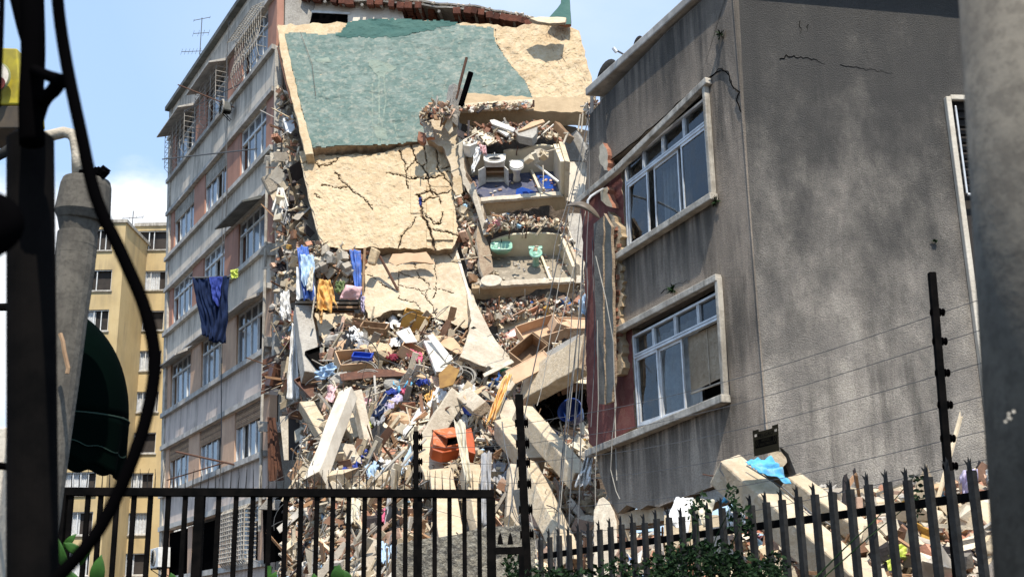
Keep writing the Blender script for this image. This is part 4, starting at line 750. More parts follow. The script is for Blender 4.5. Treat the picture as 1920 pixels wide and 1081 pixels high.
rr2 = random.Random(12); mb = MB(); c = at(700, 482, 28.7); mb.chunk(c, (.28, .3, .5), Matrix.Rotation(.3, 3, 'Y'), rr2, .3); tag(build('stone_block', mb, m_tan, bevel=.04), 'single rough tan lump dangling at the top left of the third slab', 'rubble block')
slab('wall_fragment', 'low bright broken slab piece under the mattresses with a jagged lit lower edge', 'wall fragment', plane((590, 590, 28.9), (680, 590, 28.8), (600, 640, 28.3)), [(590, 586), (640, 588), (678, 590), (668, 612), (650, 622), (636, 616), (622, 636), (606, 642), (596, 620)], .2, m_tan2, 2.5, 6, 13)
slab('wall_fragment', 'small triangular slab piece between the mattresses and the third slab', 'wall fragment', plane((650, 590, 28.8), (680, 590, 28.8), (660, 620, 28.5)), [(646, 600), (672, 588), (690, 594), (680, 612), (660, 622)], .15, m_tan2, 1.5, 6, 14)
# ================================================================== bathrooms tipped towards the street
def frame4(FL, FR, BR, BL, up):
    fl, fr, br, bl = at(*FL), at(*FR), at(*BR), at(*BL)
    return lambda x, y, z: (fl*(1-x)+fr*x)*(1-y)+(bl*(1-x)+br*x)*y+up*z
UPB = V((0, -math.sin(R_(48)), math.cos(R_(48)))); BKB = V((0, math.cos(R_(48)), math.sin(R_(48))))
def bq(mb, B, x0, x1, y0, y1, z0, z1): mb.hexa([B(x0, y0, z0), B(x1, y0, z0), B(x1, y1, z0), B(x0, y1, z0), B(x0, y0, z1), B(x1, y0, z1), B(x1, y1, z1), B(x0, y1, z1)])
def topped(B, x0, x1, y, z0, zs, th, mb, seed=1):          # wall along x with a ragged top, zs heights
    n = len(zs)-1
    for i in range(n): a, b = lerp(x0, x1, i/n), lerp(x0, x1, (i+1)/n); mb.hexa([B(a, y, z0), B(b, y, z0), B(b, y+th, z0), B(a, y+th, z0), B(a, y, zs[i]), B(b, y, zs[i+1]), B(b, y+th, zs[i+1]), B(a, y+th, zs[i])])
# ---- upper bathroom
B = frame4((906, 377, 29.3), (1051, 366, 29.3), (1037, 321, 30.4), (866, 330, 30.4), UPB)
ba = thing('bathroom_room', 'upper torn open bathroom with a dusty blue floor and pale tiled walls', 'bathroom', at(906, 377, 29.3))
mb = MB(); bq(mb, B, 0, 1, 0, 1, -.05, 0); build('floor', mb, m_blue_t, ba)
mb = MB(); q = [B(x, y, .006) for x, y in ((.45, .03), (.62, .02), (.74, .06), (.70, .2), (.66, .3), (.58, .42), (.50, .36), (.46, .2))]; mb.prism(q, UPB*-.004); mb.mi = 0; q = [B(x, y, .006) for x, y in ((.80, .9), (.98, .8), (.97, .25), (.84, .3))]; mb.prism(q, UPB*-.004); build('wet_patch', mb, m_blue_w, ba)
mb = MB(); topped(B, -.03, 1.0, 1.0, 0, [.5, .52, .62, .60, .66, .7, .68, .78, .8, .74], .06, mb); build('back_wall', mb, m_tile, ba)
mb = MB(); mb.hexa([B(1, 0, 0), B(1.045, 0, 0), B(1.045, 1, 0), B(1, 1, 0), B(1, .05, .95), B(1.05, .05, .95), B(1.06, 1, .82), B(1, 1, .82)]); build('partition_wall', mb, m_tile, ba, bevel=.01)
mb = MB(); mb.hexa([B(1.046, -.05, -.05), B(1.10, -.05, -.05), B(1.1, 1, -.05), B(1.046, 1, -.05), B(1.052, .0, 1.0), B(1.12, .0, .95), B(1.12, 1, .85), B(1.062, 1, .9)]); build('partition_edge', mb, m_tan2, ba, bevel=.01)
mb = MB(); bq(mb, B, .745, .775, .0, 1, .0, .10); build('shower_kerb', mb, m_tile, ba, bevel=.01)
mb = MB(); q = jag([(902, 379), (1056, 367), (1060, 373), (1062, 392), (1042, 396), (1034, 386), (1000, 388), (960, 396), (918, 404), (906, 404)], 1.2, 7, 5); pb = plane((902, 379, 29.25), (1056, 367, 29.25), (906, 408, 29.62)); mb.prism([pb.pt(x, y) for x, y in q], BKB*.9-UPB*.12, .01); build('floor_beam', mb, m_tan3, ba, bevel=.015)
mb = MB(); mb.prism([pb.pt(x, y, .03) for x, y in jag([(902, 377), (1052, 365), (1056, 369), (902, 382)], .5, 6, 7)], -pb.n*.2); build('beam_lip', mb, m_cream, ba, bevel=.006)
slab('wall_fragment', 'torn side wall edge between the cracked slab and the upper bathroom', 'wall fragment', plane((866, 240, 29.9), (880, 250, 29.8), (905, 400, 29.2)), [(858, 240), (868, 262), (873, 330), (882, 345), (905, 380), (909, 410), (898, 405), (884, 372), (868, 345), (860, 300)], .5, m_cream, 1.5, 7, 15)
def toilet(label, c, ax, fw, m, s=1.0, lid=True, tank=False):
    t = thing('toilet', label, 'toilet', c); sd_ = ax.cross(fw).normalized()
    mb = MB(); mb.lathe(c-fw*.02*s, ax, [(.11*s, 0), (.115*s, .04*s), (.09*s, .16*s), (.12*s, .26*s), (.17*s, .36*s), (.185*s, .40*s)], 20, .82, sd_); build('pedestal', mb, m, t, smooth=True)
    mb = MB(); C0 = c+ax*.40*s+fw*.06*s; a = []
    for r, h in ((.19, 0), (.205, .02), (.195, .05), (.15, .055), (.12, .03), (.07, -.03)): a += [C0+ax*h*s+sd_*math.cos(q)*r*s*.85+fw*math.sin(q)*r*s*1.2 for q in [2*math.pi*k/24 for k in range(24)]]
    mb.add(a, [(i*24+k, i*24+(k+1) % 24, (i+1)*24+(k+1) % 24, (i+1)*24+k) for i in range(5) for k in range(24)]+[tuple(range(120, 144))]); build('bowl', mb, m, t, smooth=True)
    if lid:
        mb = MB(); a = [C0+ax*.06*s+sd_*math.cos(q)*.165*s+fw*math.sin(q)*.22*s for q in [2*math.pi*k/24 for k in range(24)]]; mb.prism(a, ax*.02*s); build('lid', mb, m, t, bevel=.008)
    mb = MB(); mb.box(c-fw*.24*s+ax*.38*s, sd_*.18*s, fw*.06*s, ax*.05*s); build('rear_shelf', mb, m, t, bevel=.02)
    return t
toilet('white toilet standing on the blue floor of the upper bathroom', B(.555, .68, 0), UPB, -BKB, m_porc, 1.12)
t = thing('vanity_unit', 'white washbasin cabinet with open doors standing on the blue floor', 'washbasin', B(.33, .82, 0)); X = V((1, 0, 0)); c = B(.33, .80, 0); H = .62
def vb(mb, a0, a1, b0, b1, z0, z1): mb.box(c+X*(a0+a1)/2-BKB*(b0+b1)/2+UPB*(z0+z1)/2, X*(a1-a0)/2, BKB*(b1-b0)/2, UPB*(z1-z0)/2)
mb = MB(); vb(mb, -.27, -.245, -.18, .22, 0, H); vb(mb, .245, .27, -.18, .22, 0, H); vb(mb, -.245, .245, -.18, -.15, 0, H); vb(mb, -.245, .245, -.15, .21, .02, .06); vb(mb, -.245, .245, .2, .22, H-.15, H-.0); build('cabinet', mb, m_porc, t, bevel=.005)
for s_, (h0, h1, k0_, k1_) in ((-1, (-.262, .225, -.44, .44)), (1, (.262, .225, .36, .45))):
    mb = MB(); p0 = c+X*h0-BKB*h1; p1 = c+X*k0_-BKB*k1_; dd_ = (p1-p0).cross(UPB).normalized()*.012; mb.hexa([p0-dd_, p1-dd_, p1+dd_, p0+dd_]+[q+UPB*(H-.12) for q in (p0-dd_, p1-dd_, p1+dd_, p0+dd_)]); build('door', mb, m_porc, t, bevel=.004)
mb = MB(); vb(mb, -.243, .243, -.148, -.14, .06, H-.01); vb(mb, -.243, .243, -.14, .15, H*.45, H*.45+.02); build('inner_shelf', mb, m_carton, t)
mb = MB(); vb(mb, -.3, .3, -.2, .08, H+.002, H+.05); T0 = c-BKB*.08+UPB*(H+.002)
a = [T0+X*math.cos(q)*.3-BKB*max(0, math.sin(q))*.26 for q in [math.pi*k/16 for k in range(17)]]; mb.prism(a[::-1], UPB*.05); build('worktop', mb, m_porc, t, bevel=.012)
mb = MB(); k0 = T0+UPB*.051-BKB*.06; a = []
for r, h in ((.2, 0), (.2, .02), (.17, .022), (.165, .006)): a += [k0+UPB*h+X*math.cos(q)*r-BKB*math.sin(q)*r*.68 for q in [2*math.pi*k/24 for k in range(24)]]
mb.add(a, [(i*24+k, i*24+(k+1) % 24, (i+1)*24+(k+1) % 24, (i+1)*24+k) for i in range(3) for k in range(24)]); build('basin_rim', mb, m_porc, t, smooth=True)
mb = MB(); mb.prism([k0+UPB*.008+X*math.cos(q)*.165-BKB*math.sin(q)*.112 for q in [2*math.pi*k/24 for k in range(24)]], -UPB*.004); build('basin', mb, m_pale, t)
mb = MB(); mb.tube([T0+BKB*.12+UPB*.05, T0+BKB*.12+UPB*.16, T0+BKB*.03+UPB*.15], .014, 6); mb.tube([T0+BKB*.12+X*.08+UPB*.05, T0+BKB*.12+X*.08+UPB*.1], .016, 6); build('tap', mb, m_alu, t)
mb = MB(); vb(mb, -.22, .24, -.24, -.205, H+.05, H+.24); build('splashback', mb, m_pale, t, bevel=.004)
mb = MB(); mb.tube([at(1003, 307, 29.1), at(1047, 341, 28.9)], .035, 8); tag(build('white_pipe', mb, m_porc), 'straight white pipe fallen slantwise across the upper bathroom', 'pipe')
mb = MB(); mb.tube([at(1054, 275, 29.6), at(1062, 255, 29.7), at(1066, 250, 29.7), at(1058, 250, 29.8)], .03, 8); tag(build('white_pipe', mb, m_cream), 'bent white pipe stub standing above the right wall of the upper bathroom', 'pipe')
rr3 = random.Random(31)
def lump(name, label, x, y, D, wd, seed, m, n=6, cat='rubble block', parent=None):
    r3 = random.Random(seed); mb = MB(); c = at(x, y, D)
    for k in range(n): mb.mi = k % len(m); mb.chunk(c+V((r3.uniform(-.5, .5), r3.uniform(-.3, .3), r3.uniform(-.4, .4)))*wd, [wd*r3.uniform(.4, .8), wd*r3.uniform(.3, .6), wd*r3.uniform(.25, .5)], rot_rand(r3), r3, .2)
    return tag(build(name, mb, m, bevel=.01), label, cat)
lump('wall_lump', 'clump of broken tiled wall dangling in front of the upper bathroom right wall', 1006, 295, 28.9, .42, 5, [m_cream, m_deb[0], m_tile, m_brick])
mb = MB(); mb.tube([at(1015, 280, 28.9), at(1025, 284, 28.8), at(1040, 280, 29), at(1052, 277, 29.2)], .018, 5); mb.tube([at(1018, 310, 28.9), at(1019, 330, 28.8), at(1018, 352, 28.8)], .014, 5); tag(build('hose', mb, m_cream), 'thin pale hose looping from the dangling wall clump', 'hose'); lump('wall_lump', 'small stone hanging at the end of the pale hose', 1018, 356, 28.7, .14, 6, [m_tan2], 2)
cloth('rag', 'white and pink rag draped over the wall left of the upper basin', 'rag', [(892, 276, 29.0), (907, 275, 29.1), (889, 322, 28.9), (883, 320, 28.9)], m_c['white'], .06, 2, 14, 24, seed=6, ragged=.2)
cloth('rag', 'soft pink twisted rag beside the upper basin', 'rag', [(897, 270, 28.95), (911, 274, 28.95), (913, 292, 28.9), (903, 286, 28.9)], m_c['pink'], .07, 2, 14, 14, seed=7, ragged=.2)
# ---- lower bathroom
B2 = frame4((926, 534, 28.5), (1075, 528, 28.5), (1049, 478, 29.5), (922, 482, 29.5), UPB)
bb = thing('bathroom_room', 'lower torn open bathroom with cream walls and a dusty grey floor', 'bathroom', at(926, 534, 28.5))
mb = MB(); bq(mb, B2, 0, 1, 0, 1, -.05, 0); build('floor', mb, m_tilefl, bb)
mb = MB(); topped(B2, -.0, 1.0, 1.0, 0, [.48, .56, .62, .66, .66, .68, .66, .66, .64, .62], .05, mb); build('back_wall', mb, m_tile, bb)
mb = MB(); mb.hexa([B2(1, 0, 0), B2(1.03, 0, 0), B2(1.03, 1, 0), B2(1, 1, 0), B2(1, .1, .38), B2(1.05, .1, .36), B2(1.06, 1, .62), B2(1, 1, .62)]); build('partition_wall', mb, m_tile, bb, bevel=.01)
mb = MB(); mb.hexa([B2(1.031, -.05, -.05), B2(1.09, -.05, -.05), B2(1.09, 1, -.05), B2(1.031, 1, -.05), B2(1.055, .1, .46), B2(1.10, .1, .4), B2(1.12, 1, .6), B2(1.062, 1, .68)]); build('partition_edge', mb, m_tan2, bb, bevel=.01)
mb = MB(); bq(mb, B2, .70, .735, .0, 1, .0, .1); build('shower_kerb', mb, m_tile, bb, bevel=.01)
pb2 = plane((886, 540, 28.45), (1080, 528, 28.45), (890, 566, 28.8)); mb = MB(); mb.prism([pb2.pt(x, y) for x, y in jag([(884, 540), (924, 537), (1076, 529), (1092, 534), (1090, 550), (1050, 547), (1040, 540), (1004, 543), (990, 553), (960, 558), (890, 562)], 1.3, 7, 5)], BKB*.9-UPB*.12, .01); build('floor_beam', mb, m_tan3, bb, bevel=.015)
mb = MB(); mb.prism([pb2.pt(x, y, .03) for x, y in jag([(900, 537), (1076, 527), (1080, 531), (905, 542)], .8, 5, 7)], -pb2.n*.2); build('beam_lip', mb, m_cream, bb, bevel=.006)
slab('wall_fragment', 'dusky pink side wall of the lower bathroom standing at its left', 'wall fragment', plane((897, 420, 29.2), (926, 480, 28.9), (900, 520, 28.5)), [(896, 412), (912, 448), (920, 470), (926, 506), (908, 522), (900, 500), (893, 450)], .12, [m_edge, m_cream], .8, 9, 16)
def basin(label, c, ax, fw, X, m, s=1.0):
    t = thing('washbasin', label, 'washbasin', c-ax*.2); mb = MB(); sq = lambda r1, r2, h, off=0: [c+ax*h+fw*off+X*math.copysign(abs(math.cos(q))**.5, math.cos(q))*r1+fw*math.copysign(abs(math.sin(q))**.5, math.sin(q))*r2 for q in [2*math.pi*k/24+.001 for k in range(24)]]
    a = sq(.14*s, .10*s, -.18*s)+sq(.27*s, .20*s, -.04*s)+sq(.29*s, .22*s, .03*s)+sq(.27*s, .20*s, .05*s)+sq(.22*s, .13*s, .035*s, .04*s)+sq(.15*s, .09*s, -.05*s, .04*s)
    mb.add(a, [tuple(range(23, -1, -1))]+[(i*24+k, i*24+(k+1) % 24, (i+1)*24+(k+1) % 24, (i+1)*24+k) for i in range(5) for k in range(24)]+[tuple(range(120, 144))]); build('bowl', mb, m, t, smooth=True)
    mb = MB(); mb.tube([c+ax*.04*s-fw*.15*s, c+ax*.13*s-fw*.15*s, c+ax*.12*s-fw*.07*s], .014, 6); build('tap', mb, m_pale, t); return t
basin('mint green washbasin still fixed to the wall of the lower bathroom', B2(.14, .86, .42), UPB, -BKB, V((1, 0, 0)), m_mint, 1.0)
toilet('mint green toilet with broken tiles in its bowl in the lower bathroom', B2(.60, .62, 0), UPB, -BKB, m_mint, 1.0, lid=False)
lump('tile_shard', 'broken tile pieces lying in the mint toilet bowl', 1003, 466, 28.6, .16, 9, [m_board, m_cream], 3); lump('tile_shard', 'small white lump of tiles on the floor of the lower bathroom', 966, 497, 28.7, .2, 10, [m_cream, m_white], 4); lump('tile_shard', 'tiny dark lump beside the white tiles on the lower bathroom floor', 982, 506, 28.6, .1, 11, [m_concrete], 2)
mb = MB(); mb.lathe(at(921, 526, 28.3), UPB, [(.26, -.02), (.27, .0), (.26, .02)], 24); tag(build('round_plate', mb, m_cream, bevel=.006), 'round pale disc at the left front of the lower bathroom', 'disc')
for B_, par, sd_2 in ((B, ba, 5), (B2, bb, 6)):
    r2_ = random.Random(sd_2); mb = MB()
    for k in range(45):
        x, y = r2_.random(), r2_.random()**1.6; x = r2_.choice([x, x*.3, 1-(1-x)*.3]); s_ = r2_.uniform(.02, .09); mb.mi = r2_.choice([0, 1, 2, 3, 5, 7]); mb.chunk(B_(x, y, .015+s_*.15), [s_*1.3, s_, s_*.4], rot_rand(r2_, .4, UPB), r2_, .25)
    stuff('floor_debris', mb, m_deb, 'small broken bits lying on the floor of the '+('upper' if par is ba else 'lower')+' open bathroom', 'rubble')
    for k in range(3):
        x = r2_.uniform(.1, .9); mb = MB(); a_ = B_(x, .99, .55); mb.tube([a_, a_-BKB*.08+UPB*.12, a_-BKB*.05+UPB*.3+V((.04, 0, 0))], .016, 6); build('torn_pipe', mb, m_rebar if k else m_cream, par)
# ---- lowest bathroom, crushed
P4 = plane((930, 598, 28.4), (1072, 582, 28.4), (932, 630, 28.2))
slab('bathroom_wall', 'lowest pale tiled wall strip behind the cardboard boxes', 'wall fragment', P4, [(931, 606), (968, 603), (970, 594), (1040, 589), (1070, 582), (1072, 612), (1040, 640), (960, 650), (934, 628)], .15, [m_tile, m_brick], .8, 7, 17)
basin('pink washbasin lying tilted on debris below the lowest bathroom wall', at(962, 626, 27.7), V((-.4, -.6, .55)).normalized(), V((.5, -.6, -.3)).normalized(), V((.75, .3, .5)).normalized(), m_pinkp, .85)
mb = MB(); mb.lathe(at(987, 638, 27.5), V((.05, -.7, .7)).normalized(), [(.19, 0), (.2, .03), (.19, .06)], 24, .8); tag(build('round_disc', mb, m_cream, bevel=.01), 'round cream lid lying beside the pink washbasin', 'disc')
# right hand dark bay with shaded wall and lit white wall
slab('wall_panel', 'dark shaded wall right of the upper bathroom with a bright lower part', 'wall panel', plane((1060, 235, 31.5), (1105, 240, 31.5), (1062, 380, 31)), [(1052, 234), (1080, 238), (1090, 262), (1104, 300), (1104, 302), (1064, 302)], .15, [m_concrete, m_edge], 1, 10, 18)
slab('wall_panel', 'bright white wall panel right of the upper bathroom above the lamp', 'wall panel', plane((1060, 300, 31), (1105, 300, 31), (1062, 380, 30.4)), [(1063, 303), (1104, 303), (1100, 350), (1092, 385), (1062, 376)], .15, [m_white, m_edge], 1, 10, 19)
beam('timber_beam', 'dark slanting timber in the gap beside the sky patch', 'beam', (1042, 235, 30.6), (1068, 262, 30.3), .22, .2, [m_wood, m_edge], .3, .04, seed=40); beam('timber_beam', 'dark slanting beam running down from the sky patch to the right', 'beam', (1078, 250, 30.9), (1104, 302, 30.6), .22, .2, [m_concrete, m_edge], .3, .04, seed=41)
slab('floor_plate', 'plain tan block under the lamp right of the lower bathroom', 'slab fragment', plane((1078, 480, 28.6), (1105, 490, 28.6), (1080, 530, 28.3)), [(1076, 470), (1098, 492), (1090, 530), (1080, 530)], .3, [m_cream, m_edge], 1.5, 8, 21)
slab('floor_plate', 'thin wooden floorboards in shade right of the lower bathroom', 'boards', plane((1062, 440, 29.8), (1100, 440, 29.8), (1070, 500, 29)), [(1064, 400), (1104, 400), (1100, 480), (1082, 500), (1070, 460)], .1, [m_concrete, m_edge], 1, 10, 22)
# ================================================================== rubble
def DP(x, y):                          # how far ahead the rubble surface lies where it is seen at (x, y)
    ys = [(560, 29.2), (600, 28.4), (650, 27.6), (750, 26.0), (850, 24.3), (950, 22.6), (1081, 20.6), (1150, 19.8)]
    for (a, da), (b, db) in zip(ys, ys[1:]):
        if y <= b: d = lerp(da, db, max(0, (y-a)/(b-a))); break
    else: d = 19.8
    d -= max(0, min(1, (x-900)/220))*max(0, min(1, (y-640)/250))*2.6
    d += max(0, min(1, (620-x)/60))*(3.0 if y > 700 else 2.2)
    cav = lambda cx_, cy_, rx, ry, k: k*max(0, 1-((x-cx_)/rx)**2-((y-cy_)/ry)**2)
    d += cav(1050, 765, 85, 62, 6.5)+cav(715, 600, 60, 18, 1.5)+cav(1010, 880, 60, 40, .8)+cav(660, 800, 30, 90, .8)+cav(560, 830, 50, 70, 1.2)+cav(860, 960, 120, 60, .8)+cav(1090, 950, 40, 90, 1.2)
    return d
def rpt(x, y, o=0): return at(x, y, DP(x, y)+.5*noise.noise(V((x*.018, y*.018, 4)))+.25*noise.noise(V((x*.05, y*.05, 8)))-o)
PILE = [(606, 640), (650, 602), (700, 588), (770, 588), (850, 608), (900, 625), (945, 686), (990, 664), (1050, 640), (1098, 648), (1108, 690), (1112, 830), (1120, 900), (1150, 985), (1180, 1120), (520, 1120), (540, 960), (556, 860), (580, 760), (590, 690)]
mb = MB(); nx, ny = 110, 110
pts = {}
for j in range(ny+1):
    for i in range(nx+1):
        x, y = 500+700*i/nx, 575+575*j/ny; pts[i, j] = len(mb.v); mb.v.append(rpt(x, y, -.22))
for j in range(ny):
    for i in range(nx):
        if inpoly(500+700*(i+.5)/nx, 575+575*(j+.5)/ny, PILE): mb.f.append([pts[i, j], pts[i, j+1], pts[i+1, j+1], pts[i+1, j]]); mb.m.append(0)
stuff('rubble_mound', mb, mat('rubble_dirt', (.36, .28, .19), (.10, .08, .06), 5, .95, 1, 14, .1, fine=(16, (.55, .46, .34), .5)), 'packed dirt and fines under the rubble pile', 'rubble')
# kinds of debris pieces
W_TAN = [0]*30+[1]*28+[2]*9+[3]*6+[4]*5+[5]*12+[6]*5+[7]*7+[8]*7+[11]+[13]
def piece(mb, c, s, rnd, n=None, kinds=None, mats=W_TAN):
    k = rnd.choices(('chunk', 'plate', 'stick', 'rag', 'tile'), kinds or (44, 28, 14, 5, 7))[0]; R = rot_rand(rnd); mb.mi = rnd.choice(mats)
    if k == 'chunk': mb.chunk(c, [s*rnd.uniform(.7, 1.3), s*rnd.uniform(.5, 1), s*rnd.uniform(.3, .7)], R, rnd, .28)
    elif k == 'plate': mb.chunk(c, [s*rnd.uniform(1, 2.1), s*rnd.uniform(.6, 1.3), rnd.uniform(.012, .04)], R, rnd, .22)
    elif k == 'stick':
        mb.mi = rnd.choice([1, 4, 5, 4, 6, 2, 8, 0]); L_ = s*rnd.uniform(2.2, 5.5); w_ = rnd.uniform(.012, .045); mb.chunk(c, [L_, w_*rnd.uniform(1, 2.2), w_], R, rnd, .1)
    elif k == 'tile':
        mb.mi = rnd.choice([3, 3, 7]); a, b, d = R.col[0], R.col[1], R.col[2]; L_, W_ = s*rnd.uniform(.6, 1), s*.5
        for q in (-1, 0, 1): mb.box(c+b*q*W_*.36, a*L_/2, b*W_*.14, d*W_*.28)
        mb.box(c+d*W_*.2, a*L_/2*.98, b*W_*.5, d*.012)
    else:
        mb.mi = rnd.choice([5, 5, 1, 9, 10, 11, 8, 8, 2, 5, 6, 1, 5, 2]) if s < .25 else rnd.choice([5, 1, 2, 8, 0]); sd_ = rnd.random()*50; S = s*rnd.uniform(1, 2.0)
        mb.grid(lambda u, v: c+R @ (V(((u-.5)*S, (v-.5)*S*.8, 0))+V((noise.noise(V((u*3, v*3, sd_))), noise.noise(V((u*3, v*3, sd_+9))), noise.noise(V((u*3, v*3, sd_+19)))))*S*.35), 6, 6)
def scatter(name, label, poly, n, smin, smax, seed, o=(0, .25), kinds=None, mats=W_TAN, pf=rpt, cat='rubble', bev=0):
    rnd = random.Random(seed); mb = MB(); xs = [p[0] for p in poly]; ys = [p[1] for p in poly]; k = 0
    while k < n:
        x, y = rnd.uniform(min(xs), max(xs)), rnd.uniform(min(ys), max(ys))
        if not inpoly(x, y, poly): continue
        if name != 'floor_rubble' and ((x-1052)/62)**2+((y-768)/44)**2 < 1 and rnd.random() < .8: continue
        k += 1; cl = noise.noise(V((x*.02, y*.02, seed))); s = smin*(smax/smin)**(rnd.random()**1.8)
        piece(mb, pf(x, y, rnd.uniform(*o)+s*.2*cl), s, rnd, None, kinds, mats)
    return stuff(name, mb, m_deb, label, cat, bevel=bev)
scatter('rubble', 'countless small broken pieces of plaster, tile and wood covering the pile', PILE, 14500, .04, .20, 1)
scatter('coarse_rubble', 'larger mixed lumps and slats spread through the pile', PILE, 560, .20, .55, 2, (.02, .34), (26, 36, 28, 5, 5), bev=.008)
rnd = random.Random(44); mb = MB(); k = 0
while k < 800:
    x, y = rnd.uniform(545, 1110), rnd.uniform(600, 1081)
    if not inpoly(x, y, PILE) or ((x-1052)/66)**2+((y-768)/50)**2 < 1: continue
    k += 1; right = x > 900; an = rnd.gauss(-.9 if right else .95, .45); an = rnd.uniform(-1.5, 1.5) if rnd.random() < .35 else an
    a_ = V((math.cos(an), rnd.uniform(-.7, .1), math.sin(an))).normalized(); v_ = (rpt(x, y)-CAM).normalized(); s_ = a_.cross(v_).normalized(); s_ = Matrix.Rotation(rnd.uniform(-1.2, 1.2), 3, a_) @ s_; t_ = a_.cross(s_)
    mb.mi = rnd.choice([0, 0, 1, 1, 0, 2, 4, 7, 6, 5, 2]); l_ = rnd.uniform(.2, .9); mb.box(rpt(x, y, rnd.uniform(.05, .4)), a_*l_*.6, s_*(.012+.09*rnd.random()**2), t_*rnd.uniform(.006, .025))
stuff('broken_boards', mb, m_deb, 'broken boards, laths and wall strips strewn down the slope', 'boards', bevel=.004)
# wires curling out of the pile
def curls(name, label, poly, n, seed, pf=rpt, m=m_wire_w, r=.01, ln=1.0, cat='wires'):
    rnd = random.Random(seed); mb = MB(); xs = [p[0] for p in poly]; ys = [p[1] for p in poly]; k = 0
    while k < n:
        x, y = rnd.uniform(min(xs), max(xs)), rnd.uniform(min(ys), max(ys))
        if not inpoly(x, y, poly): continue
        k += 1; c = pf(x, y, .25); q = [c]; v = V((rnd.uniform(-1, 1), rnd.uniform(-.6, .1), rnd.uniform(-.5, .9))).normalized(); w_ = V((rnd.uniform(-1, 1), rnd.uniform(-1, 1), rnd.uniform(-1, 1)))
        for j in range(rnd.randint(5, 11)): v = (v+w_.cross(v)*.28+V((0, -.02, -.09))).normalized(); q.append(q[-1]+v*.13*ln)
        mb.tube(q, r*rnd.uniform(.6, 1.5), 4, cap=False)
    return stuff(name, mb, m, label, cat)
curls('pale_wire_tangle', 'pale loose wires and laths curling out of the rubble', PILE, 45, 5)
curls('dark_wire_tangle', 'dark loose wires curling out of the rubble', PILE, 170, 6, m=m_wire, r=.009)
# rubble lying on broken floors above
def shelf(P): return lambda x, y, o=0: P.pt(x, y, o)
for nm, lab, poly, n, s0, s1, a in (
    ('floor_rubble', 'broken bricks and boards heaped on top of the upper bathroom', [(868, 258), (880, 240), (925, 232), (980, 230), (1022, 230), (1040, 250), (1058, 266), (1030, 262), (1000, 256), (960, 264), (900, 270), (872, 268)], 330, .06, .3, ((866, 240, 30.3), (1050, 240, 30.4), (880, 285, 29.7))),
    ('floor_rubble', 'band of brick shards lying on top of the lower bathroom wall', [(910, 425), (918, 405), (960, 402), (1020, 408), (1058, 414), (1062, 430), (1040, 426), (980, 426), (930, 432), (912, 438)], 420, .04, .2, ((910, 405, 29.6), (1060, 405, 29.6), (915, 445, 29.0))),
    ('floor_rubble', 'layer of crushed brick lying over the lowest bathroom wall', [(890, 575), (930, 560), (990, 556), (1060, 556), (1078, 575), (1075, 590), (1000, 590), (940, 604), (905, 606)], 560, .05, .24, ((890, 560, 29.1), (1070, 558, 29.1), (900, 605, 28.4))),
    ('floor_rubble', 'heap of red brick splinters at the left end of the long beam', [(790, 208), (812, 195), (842, 188), (850, 205), (845, 218), (800, 222)], 170, .05, .22, ((790, 190, 30.0), (850, 190, 30.0), (795, 220, 29.8))),
    ('floor_rubble', 'brick crumbs and splinters lying on the long beam', [(860, 198), (930, 192), (1000, 190), (1002, 203), (930, 206), (862, 207)], 130, .04, .17, ((860, 190, 30.2), (1000, 190, 30.2), (862, 208, 30.0))),
    ('floor_rubble', 'broken brick crumbs hanging at the right end of the long beam', [(1095, 195), (1118, 190), (1128, 205), (1125, 235), (1112, 232), (1100, 215)], 130, .05, .2, ((1095, 190, 29.5), (1128, 190, 29.5), (1096, 235, 29.5))),
    ('floor_rubble', 'small stones and fines spilling down left of the pink washbasin', [(930, 630), (945, 625), (985, 645), (1000, 660), (975, 690), (950, 680), (936, 650)], 420, .04, .13, ((930, 625, 28.0), (985, 640, 27.8), (945, 685, 27.2))),
    ('floor_rubble', 'stones, splinters and scraps piled above the mattresses', [(560, 465), (590, 450), (640, 462), (690, 470), (672, 500), (660, 545), (600, 545), (566, 500)], 420, .06, .3, ((560, 450, 29.8), (690, 460, 29.6), (570, 550, 29.0))),
    ('edge_rubble', 'broken pieces clinging to the torn vertical edge beside the left block', [(518, 170), (545, 150), (560, 250), (562, 330), (575, 420), (590, 470), (560, 560), (550, 620), (570, 700), (560, 800), (530, 760), (512, 600), (515, 400)], 330, .10, .5, ((520, 200, 32.2), (580, 200, 32.0), (530, 800, 30.0))),
    ('gap_rubble', 'broken wall pieces and pipes in the gap between the slabs and bathrooms', [(858, 340), (885, 345), (900, 400), (908, 470), (912, 530), (890, 560), (876, 500), (862, 440)], 320, .07, .36, ((858, 340, 30.2), (905, 350, 30.2), (880, 560, 28.9))),
    ('gap_rubble', 'bits of wall hanging between the upper bathroom and the slanting timbers', [(1052, 440), (1075, 445), (1082, 480), (1098, 530), (1100, 590), (1080, 560), (1078, 520)], 150, .06, .28, ((1050, 440, 29.2), (1100, 440, 29.2), (1080, 600, 28.4)))):
    Pq = plane(*a); scatter(nm, lab, poly, n, s0, s1, hash(lab[:9]) % 97 if False else len(lab)+n, (0, .3), (40, 26, 14, 6, 14), pf=shelf(Pq), mats=W_TAN+[3]*9+[7]*10 if 'edge' not in nm else W_TAN+[2]*20+[8]*20)
